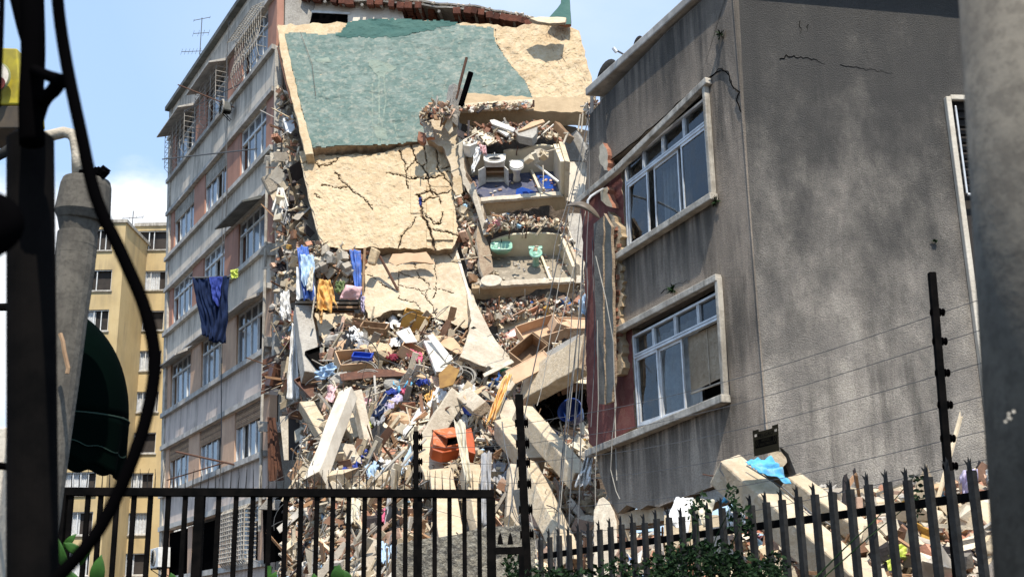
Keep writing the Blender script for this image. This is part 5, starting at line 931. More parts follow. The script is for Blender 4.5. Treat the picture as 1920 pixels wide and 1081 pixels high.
# pieces on the upper bathroom heap
def plank(name, label, cat, pts, D, th, m, seed=1, tilt=.4): 
    y0 = min(p[1] for p in pts); y1 = max(p[1] for p in pts); x0 = min(p[0] for p in pts); x1 = max(p[0] for p in pts)
    return slab(name, label, cat, plane((x0, y0, D+tilt), (x1, y0, D+tilt*.8), (x0, y1, D)), pts, th, m if isinstance(m, list) else [m, m], 0, 9, seed, jit=.01)
plank('white_board', 'plain cream board lying flat on the heap above the upper bathroom', 'board', [(893, 246), (903, 242), (928, 262), (914, 272)], 29.5, .03, m_tile)
plank('metal_tray', 'pale grey sink tray standing on edge on the upper heap', 'tray', [(963, 244), (1008, 236), (1006, 250), (998, 259), (972, 254)], 29.4, .25, m_pale if False else m_concrete)
for k, (q, lab) in enumerate((([(918, 225), (926, 223), (966, 240), (962, 246), (922, 232)], 'white slat frame lying slanted on the upper heap'), ([(920, 236), (930, 236), (955, 250), (950, 254)], 'narrow white slat below the slanted frame on the upper heap'), ([(996, 228), (1018, 223), (1022, 228), (985, 242), (970, 246)], 'tan board sloping up to the right end of the upper heap'))): plank('slat_board', lab, 'board', q, 29.5, .06, (m_porc, m_porc, m_board)[k])
plank('white_appliance', 'white box shaped appliance tipped on the upper heap over the basin', 'appliance', [(868, 262), (878, 256), (898, 258), (894, 268), (880, 274), (868, 272)], 29.5, .35, m_porc)
plank('plaster_plate', 'leaning oval plate of rough plaster left of the lower bathroom', 'wall fragment', [(867, 388), (877, 384), (888, 402), (893, 455), (888, 465), (876, 452), (866, 425)], 29.4, .16, m_tan)
beam('fallen_pipe', 'long round grey pipe slanting down beside the lower bathroom', 'pipe', (868, 400, 29.8), (905, 532, 28.9), .12, .12, [m_cream, m_cream], .3, .02, seed=61)
beam('fallen_plank', 'white edged plank slanting beside the upper bathroom down to the lower', 'plank', (884, 345, 29.4), (912, 440, 28.9), .14, .08, [m_cream, m_wood], .3, .05, seed=62)
beam('fallen_plank', 'narrow dark plank in the gap beside the third slab', 'plank', (870, 470, 29.4), (898, 560, 28.9), .10, .1, [m_concrete, m_wood], .3, .05, seed=63)
# ------------------------------------------------------------------ big beams and slabs in the pile
B_ = [
 ('concrete_beam', 'long white edged concrete beam leaning steeply in the lower left of the pile', (592, 900, 22.6), (652, 742, 24.3), .30, .30, m_white, .75, .12, 3),
 ('concrete_beam', 'shorter cream beam leaning just right of the long white edged beam', (690, 838, 24.0), (668, 740, 24.8), .2, .24, m_cream, .5, .1, 0),
 ('concrete_beam', 'brick filled beam wedged behind the long white beam', (676, 832, 24.8), (642, 778, 25.3), .3, .35, m_tan2, .4, .1, 0),
 ('concrete_beam', 'tall weathered concrete column hanging beside the mattresses', (584, 708, 27.4), (566, 582, 29.0), .42, .4, m_concrete, .3, .1, 0),
 ('concrete_beam', 'crumbling leaning column end at the foot of the white curtain', (640, 870, 25.2), (574, 760, 26.0), .3, .3, m_tan2, .4, .16, 2),
 ('concrete_beam', 'smooth tan beam rising diagonally below the yellow striped curtain', (980, 860, 22.5), (945, 762, 23.8), .38, .34, m_cream, .3, .1, 0),
 ('concrete_beam', 'broad tan block tilted under the wire frame left of the insulator post', (1000, 870, 21.6), (942, 800, 22.9), .42, .36, m_tan2, .7, .12, 0),
 ('concrete_beam', 'upper long ribbed floor beam sloping down to the right under hanging cables', (1092, 905, 19.6), (982, 776, 22.0), .34, .34, m_tan2, .9, .12, 3),
 ('concrete_beam', 'lower long floor beam sloping down to the right behind the palisade', (1074, 1062, 18.4), (984, 872, 21.2), .34, .32, m_tan2, .9, .12, 3),
 ('concrete_beam', 'thick slab edge jutting right below the cardboard boxes', (990, 728, 24.6), (1100, 664, 22.8), .30, .8, m_tan2, .7, .12, 2),
 ('concrete_beam', 'tan slab edge directly above the jutting thick one', (1012, 690, 25.0), (1092, 648, 23.2), .34, .4, m_concrete, .6, .14, 0),
 ('concrete_beam', 'upright tan panel standing behind the bars at the right end of the fence', (968, 1000, 20.8), (974, 880, 21.8), .42, .2, m_cream, .25, .1, 0),
 ('concrete_beam', 'dusty slab leaning in the middle behind the bar fence', (850, 1040, 20.2), (826, 890, 22.6), .45, .25, m_tan2, .2, .14, 2),
 ('concrete_beam', 'narrow slab standing beside the drooping grey cloth strip', (905, 1000, 20.6), (880, 880, 22.3), .34, .3, m_tan2, .5, .14, 0),
 ('concrete_beam', 'flat tan slab lying above the fence rail left of centre', (600, 912, 23.0), (664, 905, 22.8), .5, .3, m_tan2, .3, .14, 2),
 ('concrete_beam', 'short cream stub near the royal blue cloth', (668, 880, 23.6), (650, 845, 23.9), .28, .24, m_cream, .6, .14, 0),
 ('concrete_beam', 'cream slab leaning under the toppled armchair cushions', (830, 700, 26.0), (806, 640, 27.0), .32, .1, m_porc, .5, .06, 0),
 ('concrete_beam', 'smooth cream panel slanting up through the pile to the right', (800, 830, 24.0), (858, 740, 25.0), .42, .12, m_cream, .2, .08, 0),
 ('concrete_beam', 'blank cream block beside the yellow striped curtain top', (905, 770, 24.2), (870, 740, 25.0), .36, .2, m_cream, .3, .1, 0),
 ('concrete_beam', 'tan slab slipped under the yellow striped curtain', (968, 700, 25.0), (940, 740, 24.6), .32, .2, m_cream, .4, .1, 0),
 ('concrete_beam', 'cracked tan slab standing below the orange chest', (820, 905, 22.6), (790, 830, 23.6), .45, .25, m_tan2, .3, .14, 2),
]
for k, (nm, lab, a, b, w_, h_, m, ro, ji, rbn) in enumerate(B_): beam(nm, lab, 'beam' if 'beam' in lab or 'column' in lab else 'concrete slab', a, b, w_, h_, [m, m_edge], ro, ji, rbn, seed=70+k)
r4 = random.Random(77)
for k, (x, y, w_, lab, m) in enumerate(((716, 662, .7, 'rounded tan boulder of wall near the top of the pile', m_tan), (640, 712, .5, 'grey pebbly concrete lump left of the dark opening', m_concrete), (738, 720, .42, 'grey angular lump below the cable loops', m_concrete), (745, 790, .6, 'smooth brownish sack like lump in the middle of the pile', m_board), (625, 640, .5, 'grey stone beside the black drawer front', m_concrete), (590, 690, .4, 'tan stone under the weathered column foot', m_tan2), (950, 700, .5, 'broken tan block at the foot of the pale sliding panel', m_tan2), (805, 750, .3, 'small dark round lump like a helmet in the pile', m_black), (720, 900, .55, 'wide tan lump above the fence rail in the middle', m_tan2), (622, 800, .5, 'crumbly rock beside the leaning white beam', m_tan), (1105, 985, .5, 'light rubble block behind the first palisade pales', m_cream), (765, 850, .45, 'flat tan boulder above the short black post', m_tan2))):
    mb = MB(); mb.mi = 0; c = rpt(x, y, .3); r5 = random.Random(300+k)
    n_ = 10; 
    a = []
    for i in range(7):
        ph = math.pi*i/6
        for j in range(n_): q = 2*math.pi*j/n_; d = V((math.sin(ph)*math.cos(q), math.sin(ph)*math.sin(q)*.7, math.cos(ph)*.7)); a.append(c+d*w_/2*(1+.45*noise.noise(d*1.6+V((k*5, 0, 0)))))
    mb.add(a, [(i*n_+j, i*n_+(j+1) % n_, (i+1)*n_+(j+1) % n_, (i+1)*n_+j) for i in range(6) for j in range(n_)]); tag(build('rubble_block', mb, m, bevel=.01), lab, 'rubble block')
slab('wall_fragment', 'pointed whitish slab standing upright between the palisade and the grey building', 'wall fragment', plane((1112, 950, 16.0), (1160, 950, 15.8), (1112, 1100, 15.2)), [(1111, 1150), (1113, 955), (1122, 934), (1131, 930), (1143, 940), (1152, 958), (1157, 985), (1160, 1150)], .16, [m_cream, m_edge], 1.2, 8, 31)
# ------------------------------------------------------------------ boxes, drawers, furniture
def openbox(name, label, cat, c, dims, R, m, th=.012, m_in=None, flaps=0):
    t = thing(name, label, cat, c); X, Y, Z = [R.col[i] for i in range(3)]; a, b, h = [q/2 for q in dims]; mb = MB()
    mb.box(c-Z*h, X*a, Y*b, Z*th); mb.box(c-X*a, X*th, Y*b, Z*(h-th)); mb.box(c+X*a, X*th, Y*b, Z*(h-th)); mb.box(c-Y*b, X*(a-th), Y*th, Z*(h-th)); mb.box(c+Y*b, X*(a-th), Y*th, Z*(h-th)); build('body', mb, m, t, bevel=.003)
    if flaps:
        mb = MB(); mb.box(c+Z*h+X*(a+b*.4), X*b*.42, Y*b, Z*.006); build('flap', mb, m, t)
    else:
        mb = MB(); mb.box(c+Z*h*.0+X*(a+th*2), X*th*.9, Y*b*1.04, Z*h*1.05); build('front_panel', mb, m_in or m, t, bevel=.003)
    return t
E3 = lambda x, y, z: (Matrix.Rotation(z, 3, 'Z') @ Matrix.Rotation(y, 3, 'Y') @ Matrix.Rotation(x, 3, 'X'))
for k, (nm, lab, cat, x, y, o, dims, e, m, mi, fl) in enumerate((
 ('cardboard_box', 'large tan cardboard box tipped open below the lowest bathroom', 'box', 1012, 622, None, (.95, .62, .28), (.9, -.35, .2), m_carton, None, 0),
 ('cardboard_box', 'smaller cardboard box standing right behind the large tipped one', 'box', 1050, 612, None, (.4, .4, .3), (.7, .2, .5), m_carton, None, 0),
 ('cardboard_box', 'flattened cardboard sheet at the right under the blue bag', 'box', 1078, 606, None, (.8, .55, .06), (.7, .1, -.2), m_carton, None, 0),
 ('cardboard_box', 'open brown box with a black mouth above the jutting slab', 'box', 992, 662, None, (.7, .5, .4), (1.0, -.7, .3), m_wood, None, 0),
 ('cardboard_sheet', 'folded flat cardboard piece hanging before the jutting slab', 'cardboard', 992, 688, None, (.9, .45, .03), (.9, -.5, .1), m_carton, None, 0),
 ('drawer', 'reddish brown drawer on the crest of the pile', 'drawer', 690, 606, .5, (.75, .5, .3), (.5, .2, .1), m_wood, m_board, 0),
 ('drawer', 'long low red brown drawer front lying on the crest', 'drawer', 702, 615, .75, (.62, .3, .2), (.7, .15, -.1), m_wood, None, 0),
 ('drawer', 'open tan drawer lying above the dark opening of the pile', 'drawer', 664, 678, .5, (.8, .5, .35), (.9, -.15, .4), m_board, m_wood, 0),
 ('drawer', 'dark fronted drawer leaning at the left side of the pile', 'drawer', 602, 675, .5, (.42, .8, .12), (.9, -.4, .5), m_black, m_black, 0),
 ('drawer', 'narrow dark panelled drawer below the leaning one', 'drawer', 584, 725, .6, (.42, .9, .12), (.8, -.5, .4), m_wood_d, m_black, 0),
 ('drawer', 'half buried tan drawer right of the boulder', 'drawer', 770, 660, .4, (.5, .45, .3), (.6, .5, .2), m_board, None, 0),
 ('drawer', 'small blue box standing on the crest boards', 'box', 679, 668, .85, (.42, .3, .12), (.6, .1, 0), m_bluep, None, 0),
 ('drawer', 'ochre hollow box on the crest under the third slab', 'box', 778, 603, .4, (.6, .4, .5), (.5, .3, .1), mat('ochre_card', (.5, .27, .06), (.38, .2, .05), 4), None, 0),
 ('crate', 'brown cupboard carcass hanging at the foot of the torn left edge', 'cupboard', 527, 706, None, (.62, .5, .6), (.2, .15, .5), m_wood_d, m_wood, 0))):
    c = rpt(x, y, o) if o is not None else at(x, y, {1012: 26.8, 1050: 26.8, 1078: 26.8, 992: 25.4 if y < 670 else 24.2, 527: 31}[x]); openbox(nm, lab, cat, c, dims, E3(*e), m, m_in=mi, flaps=fl)
for k, (lab, q, D, m) in enumerate((
 ('orange tan board leaning at the left crest of the pile', [(622, 672), (634, 640), (652, 634), (648, 650), (624, 684)], 26.9, m_board), ('white edged chipboard leaning over the pile by the third slab', [(800, 628), (812, 625), (850, 672), (838, 680)], 26.3, m_porc),
 ('brown chipboard sheet lying behind the white one', [(812, 626), (850, 632), (876, 662), (856, 662), (824, 645)], 26.8, m_board), ('long tan plank resting on the crest', [(660, 640), (700, 648), (726, 652), (724, 657), (690, 655), (658, 645)], 26.8, m_board),
 ('white sheet of paperboard near the crest', [(742, 622), (768, 612), (782, 640), (760, 642)], 26.9, m_porc), ('long dark sheet metal strip across the dark opening', [(636, 700), (700, 690), (760, 694), (790, 702), (700, 706), (640, 712)], 25.8, m_wood_d),
 ('thin tan slat lying under the sky blue cloth', [(738, 688), (800, 704), (798, 708), (736, 694)], 25.8, m_board), ('long white lath leaning in the lower middle', [(690, 905), (694, 908), (760, 844), (757, 840)], 22.9, m_wire_w), ('second long white lath leaning parallel above the fence', [(712, 912), (716, 914), (800, 822), (797, 819)], 22.7, m_wire_w),
 ('yellowish plank lying along the slope right of centre', [(868, 742), (908, 722), (912, 727), (874, 750)], 24.6, m_board), ('white plank end over the green basin', [(905, 700), (958, 672), (964, 678), (908, 706)], 24.6, m_cream),
 ('pale wardrobe panel standing at the far left behind the bars', [(572, 1081), (574, 946), (600, 944), (602, 1081)], 27.5, m_white), ('narrow beige panel edge next to the pale wardrobe panel', [(601, 1081), (603, 946), (609, 948), (611, 1081)], 27.6, m_board), ('white grained door leaf behind the fence left of centre', [(686, 1081), (684, 1002), (706, 1010), (708, 1081)], 20.6, m_cream),
 ('near black sheet standing in for the shaded gap behind the torn left edge at the pile foot', [(528, 770), (560, 775), (565, 860), (532, 862)], 30.4, m_dark), ('white door edge leaning in the dark bay at left', [(524, 780), (540, 778), (540, 862), (532, 862)], 29.2, m_cream), ('dark olive cardboard bent over the cable coil', [(822, 700), (842, 682), (862, 692), (850, 720), (824, 728)], 25.2, mat('bent_ochre', (.30, .17, .05), (.22, .12, .04), 4)))):  # the gap sheet is near black to paint the darkness of the gap
    plank('board', lab, 'board', q, D, .03, m, k, .5)
# orange chest
t = thing('orange_chest', 'bright orange crumpled plastic chest lying open in the lower middle of the pile', 'chest', rpt(845, 830, .8)); c = rpt(840, 826, .9); q = plane((808, 800, 22.9), (888, 800, 23.2), (810, 845, 22.4))
F = [q.pt(x, y, .1) for x, y in ((812, 806), (850, 800), (868, 818), (864, 832), (834, 838), (812, 832))]; mb = MB(); mb.prism(F, -q.n*.35); build('front_panel', mb, m_orangep, t, bevel=.02)
mb = MB(); mb.add([q.pt(812, 806, .11), q.pt(838, 820, .28), q.pt(866, 816, .11), q.pt(850, 800, .11)], [(0, 1, 2), (0, 2, 3)]); build('lid', mb, m_orangep, t, solid=.02)
mb = MB(); mb.prism([q.pt(x, y, .0) for x, y in ((868, 806), (884, 800), (890, 826), (892, 850), (880, 846), (872, 836))], -q.n*.25); mb.prism([q.pt(x, y, .02) for x, y in ((808, 832), (836, 840), (864, 834), (862, 842), (830, 848), (812, 842))], -q.n*.25); build('side_panel', mb, mat('orange_dark', (.45, .09, .025), None, 4, .5), t, bevel=.02)
mb = MB(); mb.prism([q.pt(x, y, .115) for x, y in ((840, 822), (862, 820), (862, 829), (838, 834))], -q.n*.01); build('mouth', mb, m_rubber, t)
# basins, bowls, bucket
def bowl(name, label, cat, c, r, ax, m, dp=.5): mb = MB(); mb.lathe(c, ax, [(r*.6, -r*dp), (r*.85, -r*dp*.5), (r, 0), (r*1.05, .01), (r*.95, 0), (r*.8, -r*dp*.45), (r*.5, -r*dp*.9)], 20); return tag(build(name, mb, m, smooth=True), label, cat)
bowl('basin_bowl', 'royal blue plastic bowl lying in the pile left of the yellow striped curtain', 'bowl', rpt(886, 770, .5), .22, V((.2, -.6, .7)), m_bluep); bowl('basin_bowl', 'flat green plastic bowl at the foot of the pale sliding panel', 'bowl', rpt(928, 688, .5), .34, V((.1, -.25, .95)), mat('green_plastic', (.02, .38, .22), None, 3, .4), .35)
bowl('plastic_barrel', 'big dark blue plastic barrel in the dark hollow below the jutting slab', 'barrel', at(1068, 768, 24.6), .27, V((-.4, -.75, .3)), mat('barrel_blue', (.015, .045, .20), None, 3, .4), 1.4)
bowl('pan', 'dark round pan lying in the middle of the pile', 'pan', rpt(812, 750, .5), .2, V((.3, -.7, .5)), m_black, .3)
# coils of cable
for k, (x, y, r, lab, n) in enumerate(((862, 708, .34, 'white cable coil lying on the slope right of centre', 5), (672, 700, .42, 'large loose loop of pale cable above the dark opening', 2), (690, 712, .3, 'small tall loop of pale cable beside the large loop', 2), (845, 695, .25, 'second smaller white cable coil under the white one', 3))):
    mb = MB(); c = rpt(x, y, .6); r6 = random.Random(k)
    q = []
    for j in range(n*22): a = j/22*6.28; rr_ = r*(1+.12*math.sin(a*.37+k)); q.append(c+V((math.cos(a)*rr_, -.1+.35*math.sin(a)*rr_*.6, math.sin(a)*rr_*.7+.03*math.sin(a*.31))))
    mb.tube(q, .012, 5); tag(build('cable_coil', mb, m_wire_w), lab, 'cable')
# ------------------------------------------------------------------ clothes and cloth strewn over the pile
def drape(label, x, y, wpx, hpx, m, seed, ang=0, amp=.07, cat='cloth', name='cloth', o=.55, folds=4, ragged=.2, dd=.35):
    c, s = math.cos(ang), math.sin(ang); P4 = []
    for a, b in ((-1, -1), (1, -1), (1, 1), (-1, 1)):
        px, py = x+(a*c*wpx-b*s*hpx)/2, y+(a*s*wpx+b*c*hpx)/2; P4.append((px, py, DP(px, py)-o+dd*.0))
    return cloth(name, label, cat, P4, m_c[m], amp, folds, 22, 22, seed, ragged)
CL = [('light blue and white flower cloth crumpled on the left slope', 610, 698, 34, 22, 'lblue', -.3), ('bright sky blue shirt in the middle of the pile', 757, 716, 30, 22, 'sky', -.6), ('royal blue rag right below the sky blue shirt', 742, 732, 34, 8, 'royal', -.3), ('small royal blue rag right of the sky blue shirt', 793, 716, 22, 8, 'royal', -.1),
 ('pink checked garment near the crest', 778, 668, 24, 14, 'hot', .4), ('hot pink bundle right of the navy scarf', 760, 732, 16, 12, 'hot', .3), ('dusky pink garment hanging down left of the navy scarf', 682, 765, 14, 36, 'pink', .4), ('pale pink rag beside the grey pebbly lump', 621, 736, 12, 26, 'pink', .3),
 ('navy scarf winding down the middle of the pile', 716, 762, 16, 44, 'navy', .5), ('grey blue trousers in the middle of the pile', 712, 780, 18, 34, 'grey', .5), ('long black bag running down from the navy scarf', 700, 828, 22, 60, 'black', .5), ('royal blue cloth spilling beside the black bag', 673, 856, 16, 34, 'royal', .7),
 ('royal blue strip low above the fence rail', 650, 878, 26, 8, 'royal', -.7), ('white sheet hanging over the short beams at left', 637, 868, 18, 60, 'white', .45), ('pale blue shirt above the fence rail', 703, 880, 28, 22, 'lblue', -.4), ('white folded cloth beside the pale blue shirt', 722, 872, 18, 16, 'white', .2),
 ('patterned pale blue strip hanging left of the short black post', 764, 862, 12, 44, 'lblue', .5), ('white tube shaped cloth lying diagonally in the pile', 776, 788, 8, 54, 'white', .6), ('lilac patterned cloth beside the pink bundle', 738, 752, 30, 12, 'lilac', -.6), ('orange rag right of the dark pan', 806, 744, 16, 14, 'orange', -.5),
 ('large white bed sheet draped on the right slope', 826, 754, 34, 40, 'white', .5), ('long cream sheet flowing down under the white one', 790, 800, 16, 60, 'cream', .65), ('pink and white cloth near the lilac strip', 797, 812, 14, 20, 'pink', .4), ('blue scrap beside the pink and white cloth', 795, 822, 10, 14, 'royal', .2),
 ('white bundle by the cable coil', 876, 732, 24, 16, 'white', .2), ('white garment left of the blue bowl', 850, 774, 22, 14, 'white', -.2), ('white scrap below the blue bowl', 872, 786, 16, 14, 'white', .6), ('maroon cloth on the crest', 735, 668, 20, 8, 'maroon', .1),
 ('white striped shirt on the crest by the drawers', 668, 628, 26, 20, 'white', .4), ('grey sweater on the crest below the striped shirt', 678, 648, 22, 22, 'grey', .2), ('black coat lying left of the crest', 655, 640, 18, 34, 'black', .2), ('white cloth bundle below the third slab', 730, 606, 30, 18, 'white', -.4),
 ('pale paper bundle right of the tan board', 744, 640, 26, 12, 'white', -.3), ('small green scrap in the middle of the pile', 690, 795, 8, 10, 'lime', .3), ('black jacket below the thick slab edge', 1012, 680, 22, 24, 'black', .3), ('navy hooded cap hanging beside the cardboard', 1022, 690, 16, 18, 'navy', 0),
 ('white and lilac fur toy hanging below the cardboard', 1036, 702, 14, 18, 'lilac', 0), ('grey tattered cloth on the crumpled wire heap', 958, 800, 40, 30, 'grey', .2), ('dark grey sheet hanging right of the orange chest', 938, 890, 30, 40, 'grey', .1), ('hot red pink bundle behind the bars in the middle', 716, 966, 10, 22, 'hot', .1),
 ('black and grey clothes hanging behind the bars', 736, 985, 22, 60, 'black', .1), ('thin grey scarf hanging behind the bars', 727, 960, 6, 60, 'grey', .1), ('white teal patterned shirt low behind the bars', 722, 1038, 18, 36, 'lblue', .2), ('cream curtain hanging low behind the bars', 664, 944, 22, 60, 'cream', .1)]
for k, (lab, x, y, w_, h_, m, an) in enumerate(CL): drape(lab, x, y, w_*1.15, h_*1.15, m, 11+k, an, amp=.05 if min(w_, h_) < 14 else .08, folds=3)
YS = [(946, 700, 24.1), (962, 704, 24.1), (930, 790, 22.9), (913, 786, 22.9)]
yc = cloth('curtain', 'yellow and orange striped curtain hanging down the right slope', 'curtain', YS, [m_c['orange'], m_c['cream'], m_c['amber']], .1, 3.5, 30, 40, 4, .06)
for f in yc.data.polygons: c = (f.index % 30)/30; f.material_index = 1 if c > .8 or .42 < c < .5 else (2 if int(c*14) % 3 == 0 else 0)
cloth('cloth_strip', 'long grey white cloth strip drooping from the orange chest to the fence', 'cloth', [(850, 788, 22.3), (872, 792, 22.3), (884, 905, 21.4), (872, 908, 21.4)], m_c['cream'], .09, 3, 16, 40, 8, .06)
cloth('curtain', 'faded silver blue curtain hanging low at the right end of the bar fence', 'curtain', [(902, 850, 21.4), (922, 850, 21.4), (918, 985, 20.3), (900, 985, 20.3)], m_c['lblue'] if False else m_c['grey'], .07, 3, 20, 30, 5, .04)
cloth('curtain', 'long pale grey curtain hanging straight down at the torn left edge', 'curtain', [(547, 606, 29.6), (557, 606, 29.6), (561, 748, 29.3), (537, 748, 29.3)], m_c['white'], .07, 4, 24, 30, 6, .02)
cloth('sheet', 'crumpled white sheet stuffed in the torn edge above the long grey curtain', 'cloth', [(527, 548, 30.2), (543, 545, 30.2), (545, 600, 30), (524, 596, 30)], m_c['white'], .12, 2, 18, 24, 7, .15)
cloth('sheet', 'white cloth hanging at the lower end of the long sloping beam', 'cloth', [(1104, 838, 18.8), (1114, 842, 18.8), (1104, 910, 18.6), (1078, 912, 18.8)], m_c['white'], .12, 2, 20, 26, 12, .12)
# blinds
for lab, q, D, tw in (('brown slatted blind bent outwards at the foot of the torn edge', [(494, 676), (534, 660), (536, 722), (490, 742)], 31.2, .3), ('long brown slatted blind fanned out below, by the dark bay', [(503, 782), (520, 784), (534, 900), (506, 902)], 31.0, .6)):
    mb = MB(); a = [at(x, y, D) for x, y in q]; r7 = random.Random(len(lab))
    if tw < .5:
        for k in range(13): v = k/13; l, r_ = a[0].lerp(a[3], v), a[1].lerp(a[2], v); j = V((0, -.1*r7.random(), r7.uniform(-.05, .05))); mb.box((l+r_)/2+j, (r_-l)/2, V((0, .012, 0)), V((0, 0, .035)))
    else:
        for k in range(10): v = k/10; l, r_ = a[0].lerp(a[1], v*.7+.1), a[3].lerp(a[2], v); mb.box((l+r_)/2+V((0, -.1*r7.random(), 0)), (r_-l)/2, V((.03, .01, 0)), V((0, .02, 0)))
    tag(build('window_blind', mb, m_wood_d), lab, 'blind')
# white boxes and slats stuck at the edge of the block
openbox('carton', 'pale carton caught on the torn edge at the height of the second slab', 'box', at(522, 330, 31.4), (.36, .3, .42), E3(.3, .5, .4), m_white); openbox('carton', 'second smaller pale carton left of the first one', 'box', at(505, 345, 31.4), (.25, .3, .5), E3(.2, -.5, .2), m_cream)
mb = MB(); r8 = random.Random(2)
for k in range(16): a = at(526+r8.uniform(-4, 4), 352, 31.2); b = at(526+r8.uniform(-16, 16), 385+r8.uniform(0, 26), 31.1+r8.uniform(-.1, .2)); d = (b-a)/2; mb.box((a+b)/2, d, d.cross(V((0, 1, 0))).normalized()*.022, V((0, .006, 0)))
tag(build('blind_slats', mb, m_porc), 'bunch of white blind slats fanned out below the pale cartons', 'blind')
cloth('plastic_bag', 'crumpled silver plastic hanging under the white slats', 'bag', [(522, 392, 31.1), (542, 390, 31.1), (545, 418, 31), (530, 424, 31)], m_c['lblue'] if False else m_c['grey'], .12, 2, 16, 16, 15, .2)
plank('mirror_plate', 'shiny grey plate wedged at the torn edge beside the green slab', 'plate', [(530, 222), (549, 214), (553, 240), (545, 250), (536, 245)], 31.6, .03, m_alu)
# ------------------------------------------------------------------ mattress stack with bedding
mt = 28.9
for k, (y, lab, m) in enumerate(((566, 'upper beige mattress of the pair with a dark edge band', m_cream), (574, 'lower beige mattress of the pair', m_carton))):
    t = thing('mattress', lab, 'mattress', at(615, y, mt)); a, b = at(553+k*6, y, mt), at(672, y+2, mt); up = V((0, -.15, .98)); mb = MB(); mb.box((a+b)/2+V((0, .45, 0.12)), (b-a)/2, V((0, .45, .12)), up*.055); build('pad', mb, m, t, bevel=.035)
    mb = MB(); p = [a+V((0, -.01, 0)), b+V((0, -.01, 0))]; mb.tube([a+V((0, 0, .05)), b+V((0, 0, .05))], .014, 5); mb.tube([a+V((0, 0, -.05)), b+V((0, 0, -.05))], .014, 5); build('piping', mb, m_black, t)
plank('bed_board', 'tan board under the mattresses', 'board', [(570, 578), (665, 581), (664, 588), (575, 584)], 29.0, .5, m_carton)
cloth('blanket', 'white quilt under the blue sheet on the mattresses', 'blanket', [(556, 500, 28.9), (590, 505, 28.9), (592, 563, 28.6), (555, 561, 28.6)], m_c['white'], .06, 2, 20, 20, 3, .05)
cloth('bed_sheet', 'blue and white bed sheet flowing down the left side of the mattress stack', 'bed sheet', [(556, 462, 28.9), (578, 462, 28.9), (592, 562, 28.4), (568, 556, 28.4)], m_c['blue'], .1, 3, 26, 36, 4, .08)
cloth('bed_sheet', 'pale blue part of the bed linen beside the dark blue stripe', 'bed sheet', [(563, 478, 28.7), (592, 480, 28.7), (586, 540, 28.35), (566, 530, 28.35)], m_c['lblue'], .1, 3, 26, 30, 14, .1)
cloth('towel', 'white folded towel hanging between the blue sheet and the orange cloth', 'towel', [(582, 502, 28.3), (588, 500, 28.3), (586, 546, 28.2), (574, 544, 28.2)], m_c['cream'], .04, 2, 12, 20, 16, .08)
cloth('garment', 'orange torn garment hanging over the mattress edge', 'garment', [(597, 523, 28.25), (620, 525, 28.25), (632, 575, 28.1), (592, 585, 28.1)], m_c['orange'], .11, 3, 30, 30, 17, .28)
cloth('rag', 'small yellow scrap below the orange garment', 'rag', [(597, 582, 28.2), (606, 582, 28.2), (604, 606, 28.2), (600, 606, 28.2)], m_c['amber'], .05, 2, 10, 14, 18, .2)
cloth('pillow', 'dusty pink pillow at the right end of the mattresses', 'pillow', [(648, 534, 28.3), (680, 538, 28.3), (672, 562, 28.2), (636, 560, 28.2)], m_c['pink'], .03, 2, 20, 20, 19, .05, bulge=.25)
cloth('rag', 'olive and cream clothes beside the pink pillow', 'rag', [(630, 528, 28.4), (646, 526, 28.4), (648, 548, 28.3), (628, 548, 28.3)], m_c['green'], .09, 3, 16, 16, 20, .2)
cloth('bed_sheet', 'blue sheet hanging at the right end of the mattress stack', 'bed sheet', [(655, 470, 28.8), (677, 470, 28.8), (678, 556, 28.5), (668, 556, 28.5)], m_c['blue'], .08, 3, 20, 30, 21, .1)
cloth('rag', 'lilac rag dangling below the blue sheet by the third slab', 'rag', [(675, 555, 28.4), (684, 555, 28.4), (683, 584, 28.4), (677, 584, 28.4)], m_c['lilac'], .06, 2, 12, 16, 22, .2)
for x, y, w_, lab, s_ in ((604, 498, .5, 'grey boulder resting on the blue bedding', 3), (628, 478, .5, 'long broken concrete lump over the bedding', 4), (648, 508, .45, 'rubble lump with pebbles above the pink pillow', 6)): lump('rubble_block', lab, x, y, 28.6, w_, s_, [m_concrete, m_deb[2], m_cream], 6)
cloth('plastic_bag', 'blue and white plastic bag stuffed above the cardboard sheet at the right', 'bag', [(1084, 560, 26.2), (1114, 556, 26.2), (1112, 590, 26), (1086, 592, 26)], m_c['lblue'], .1, 3, 20, 20, 23, .1, bulge=.3)
for k, (a, b, lab) in enumerate((((1015, 240, 29.3), (1030, 228, 29.5), 'short pale pipe sticking out right of the upper heap'), ((1088, 215, 29.2), (1084, 246, 29.2), 'short white pipe hanging under the long beam'), ((1093, 212, 29.2), (1090, 248, 29.2), 'second white pipe hanging under the long beam, further right'), ((590, 556, 27.9), (584, 600, 27.9), 'thin steel tube below the orange garment'))):
    mb = MB(); mb.tube([at(*a), at(*b)], .022, 6); tag(build('pipe', mb, m_cream), lab, 'pipe')
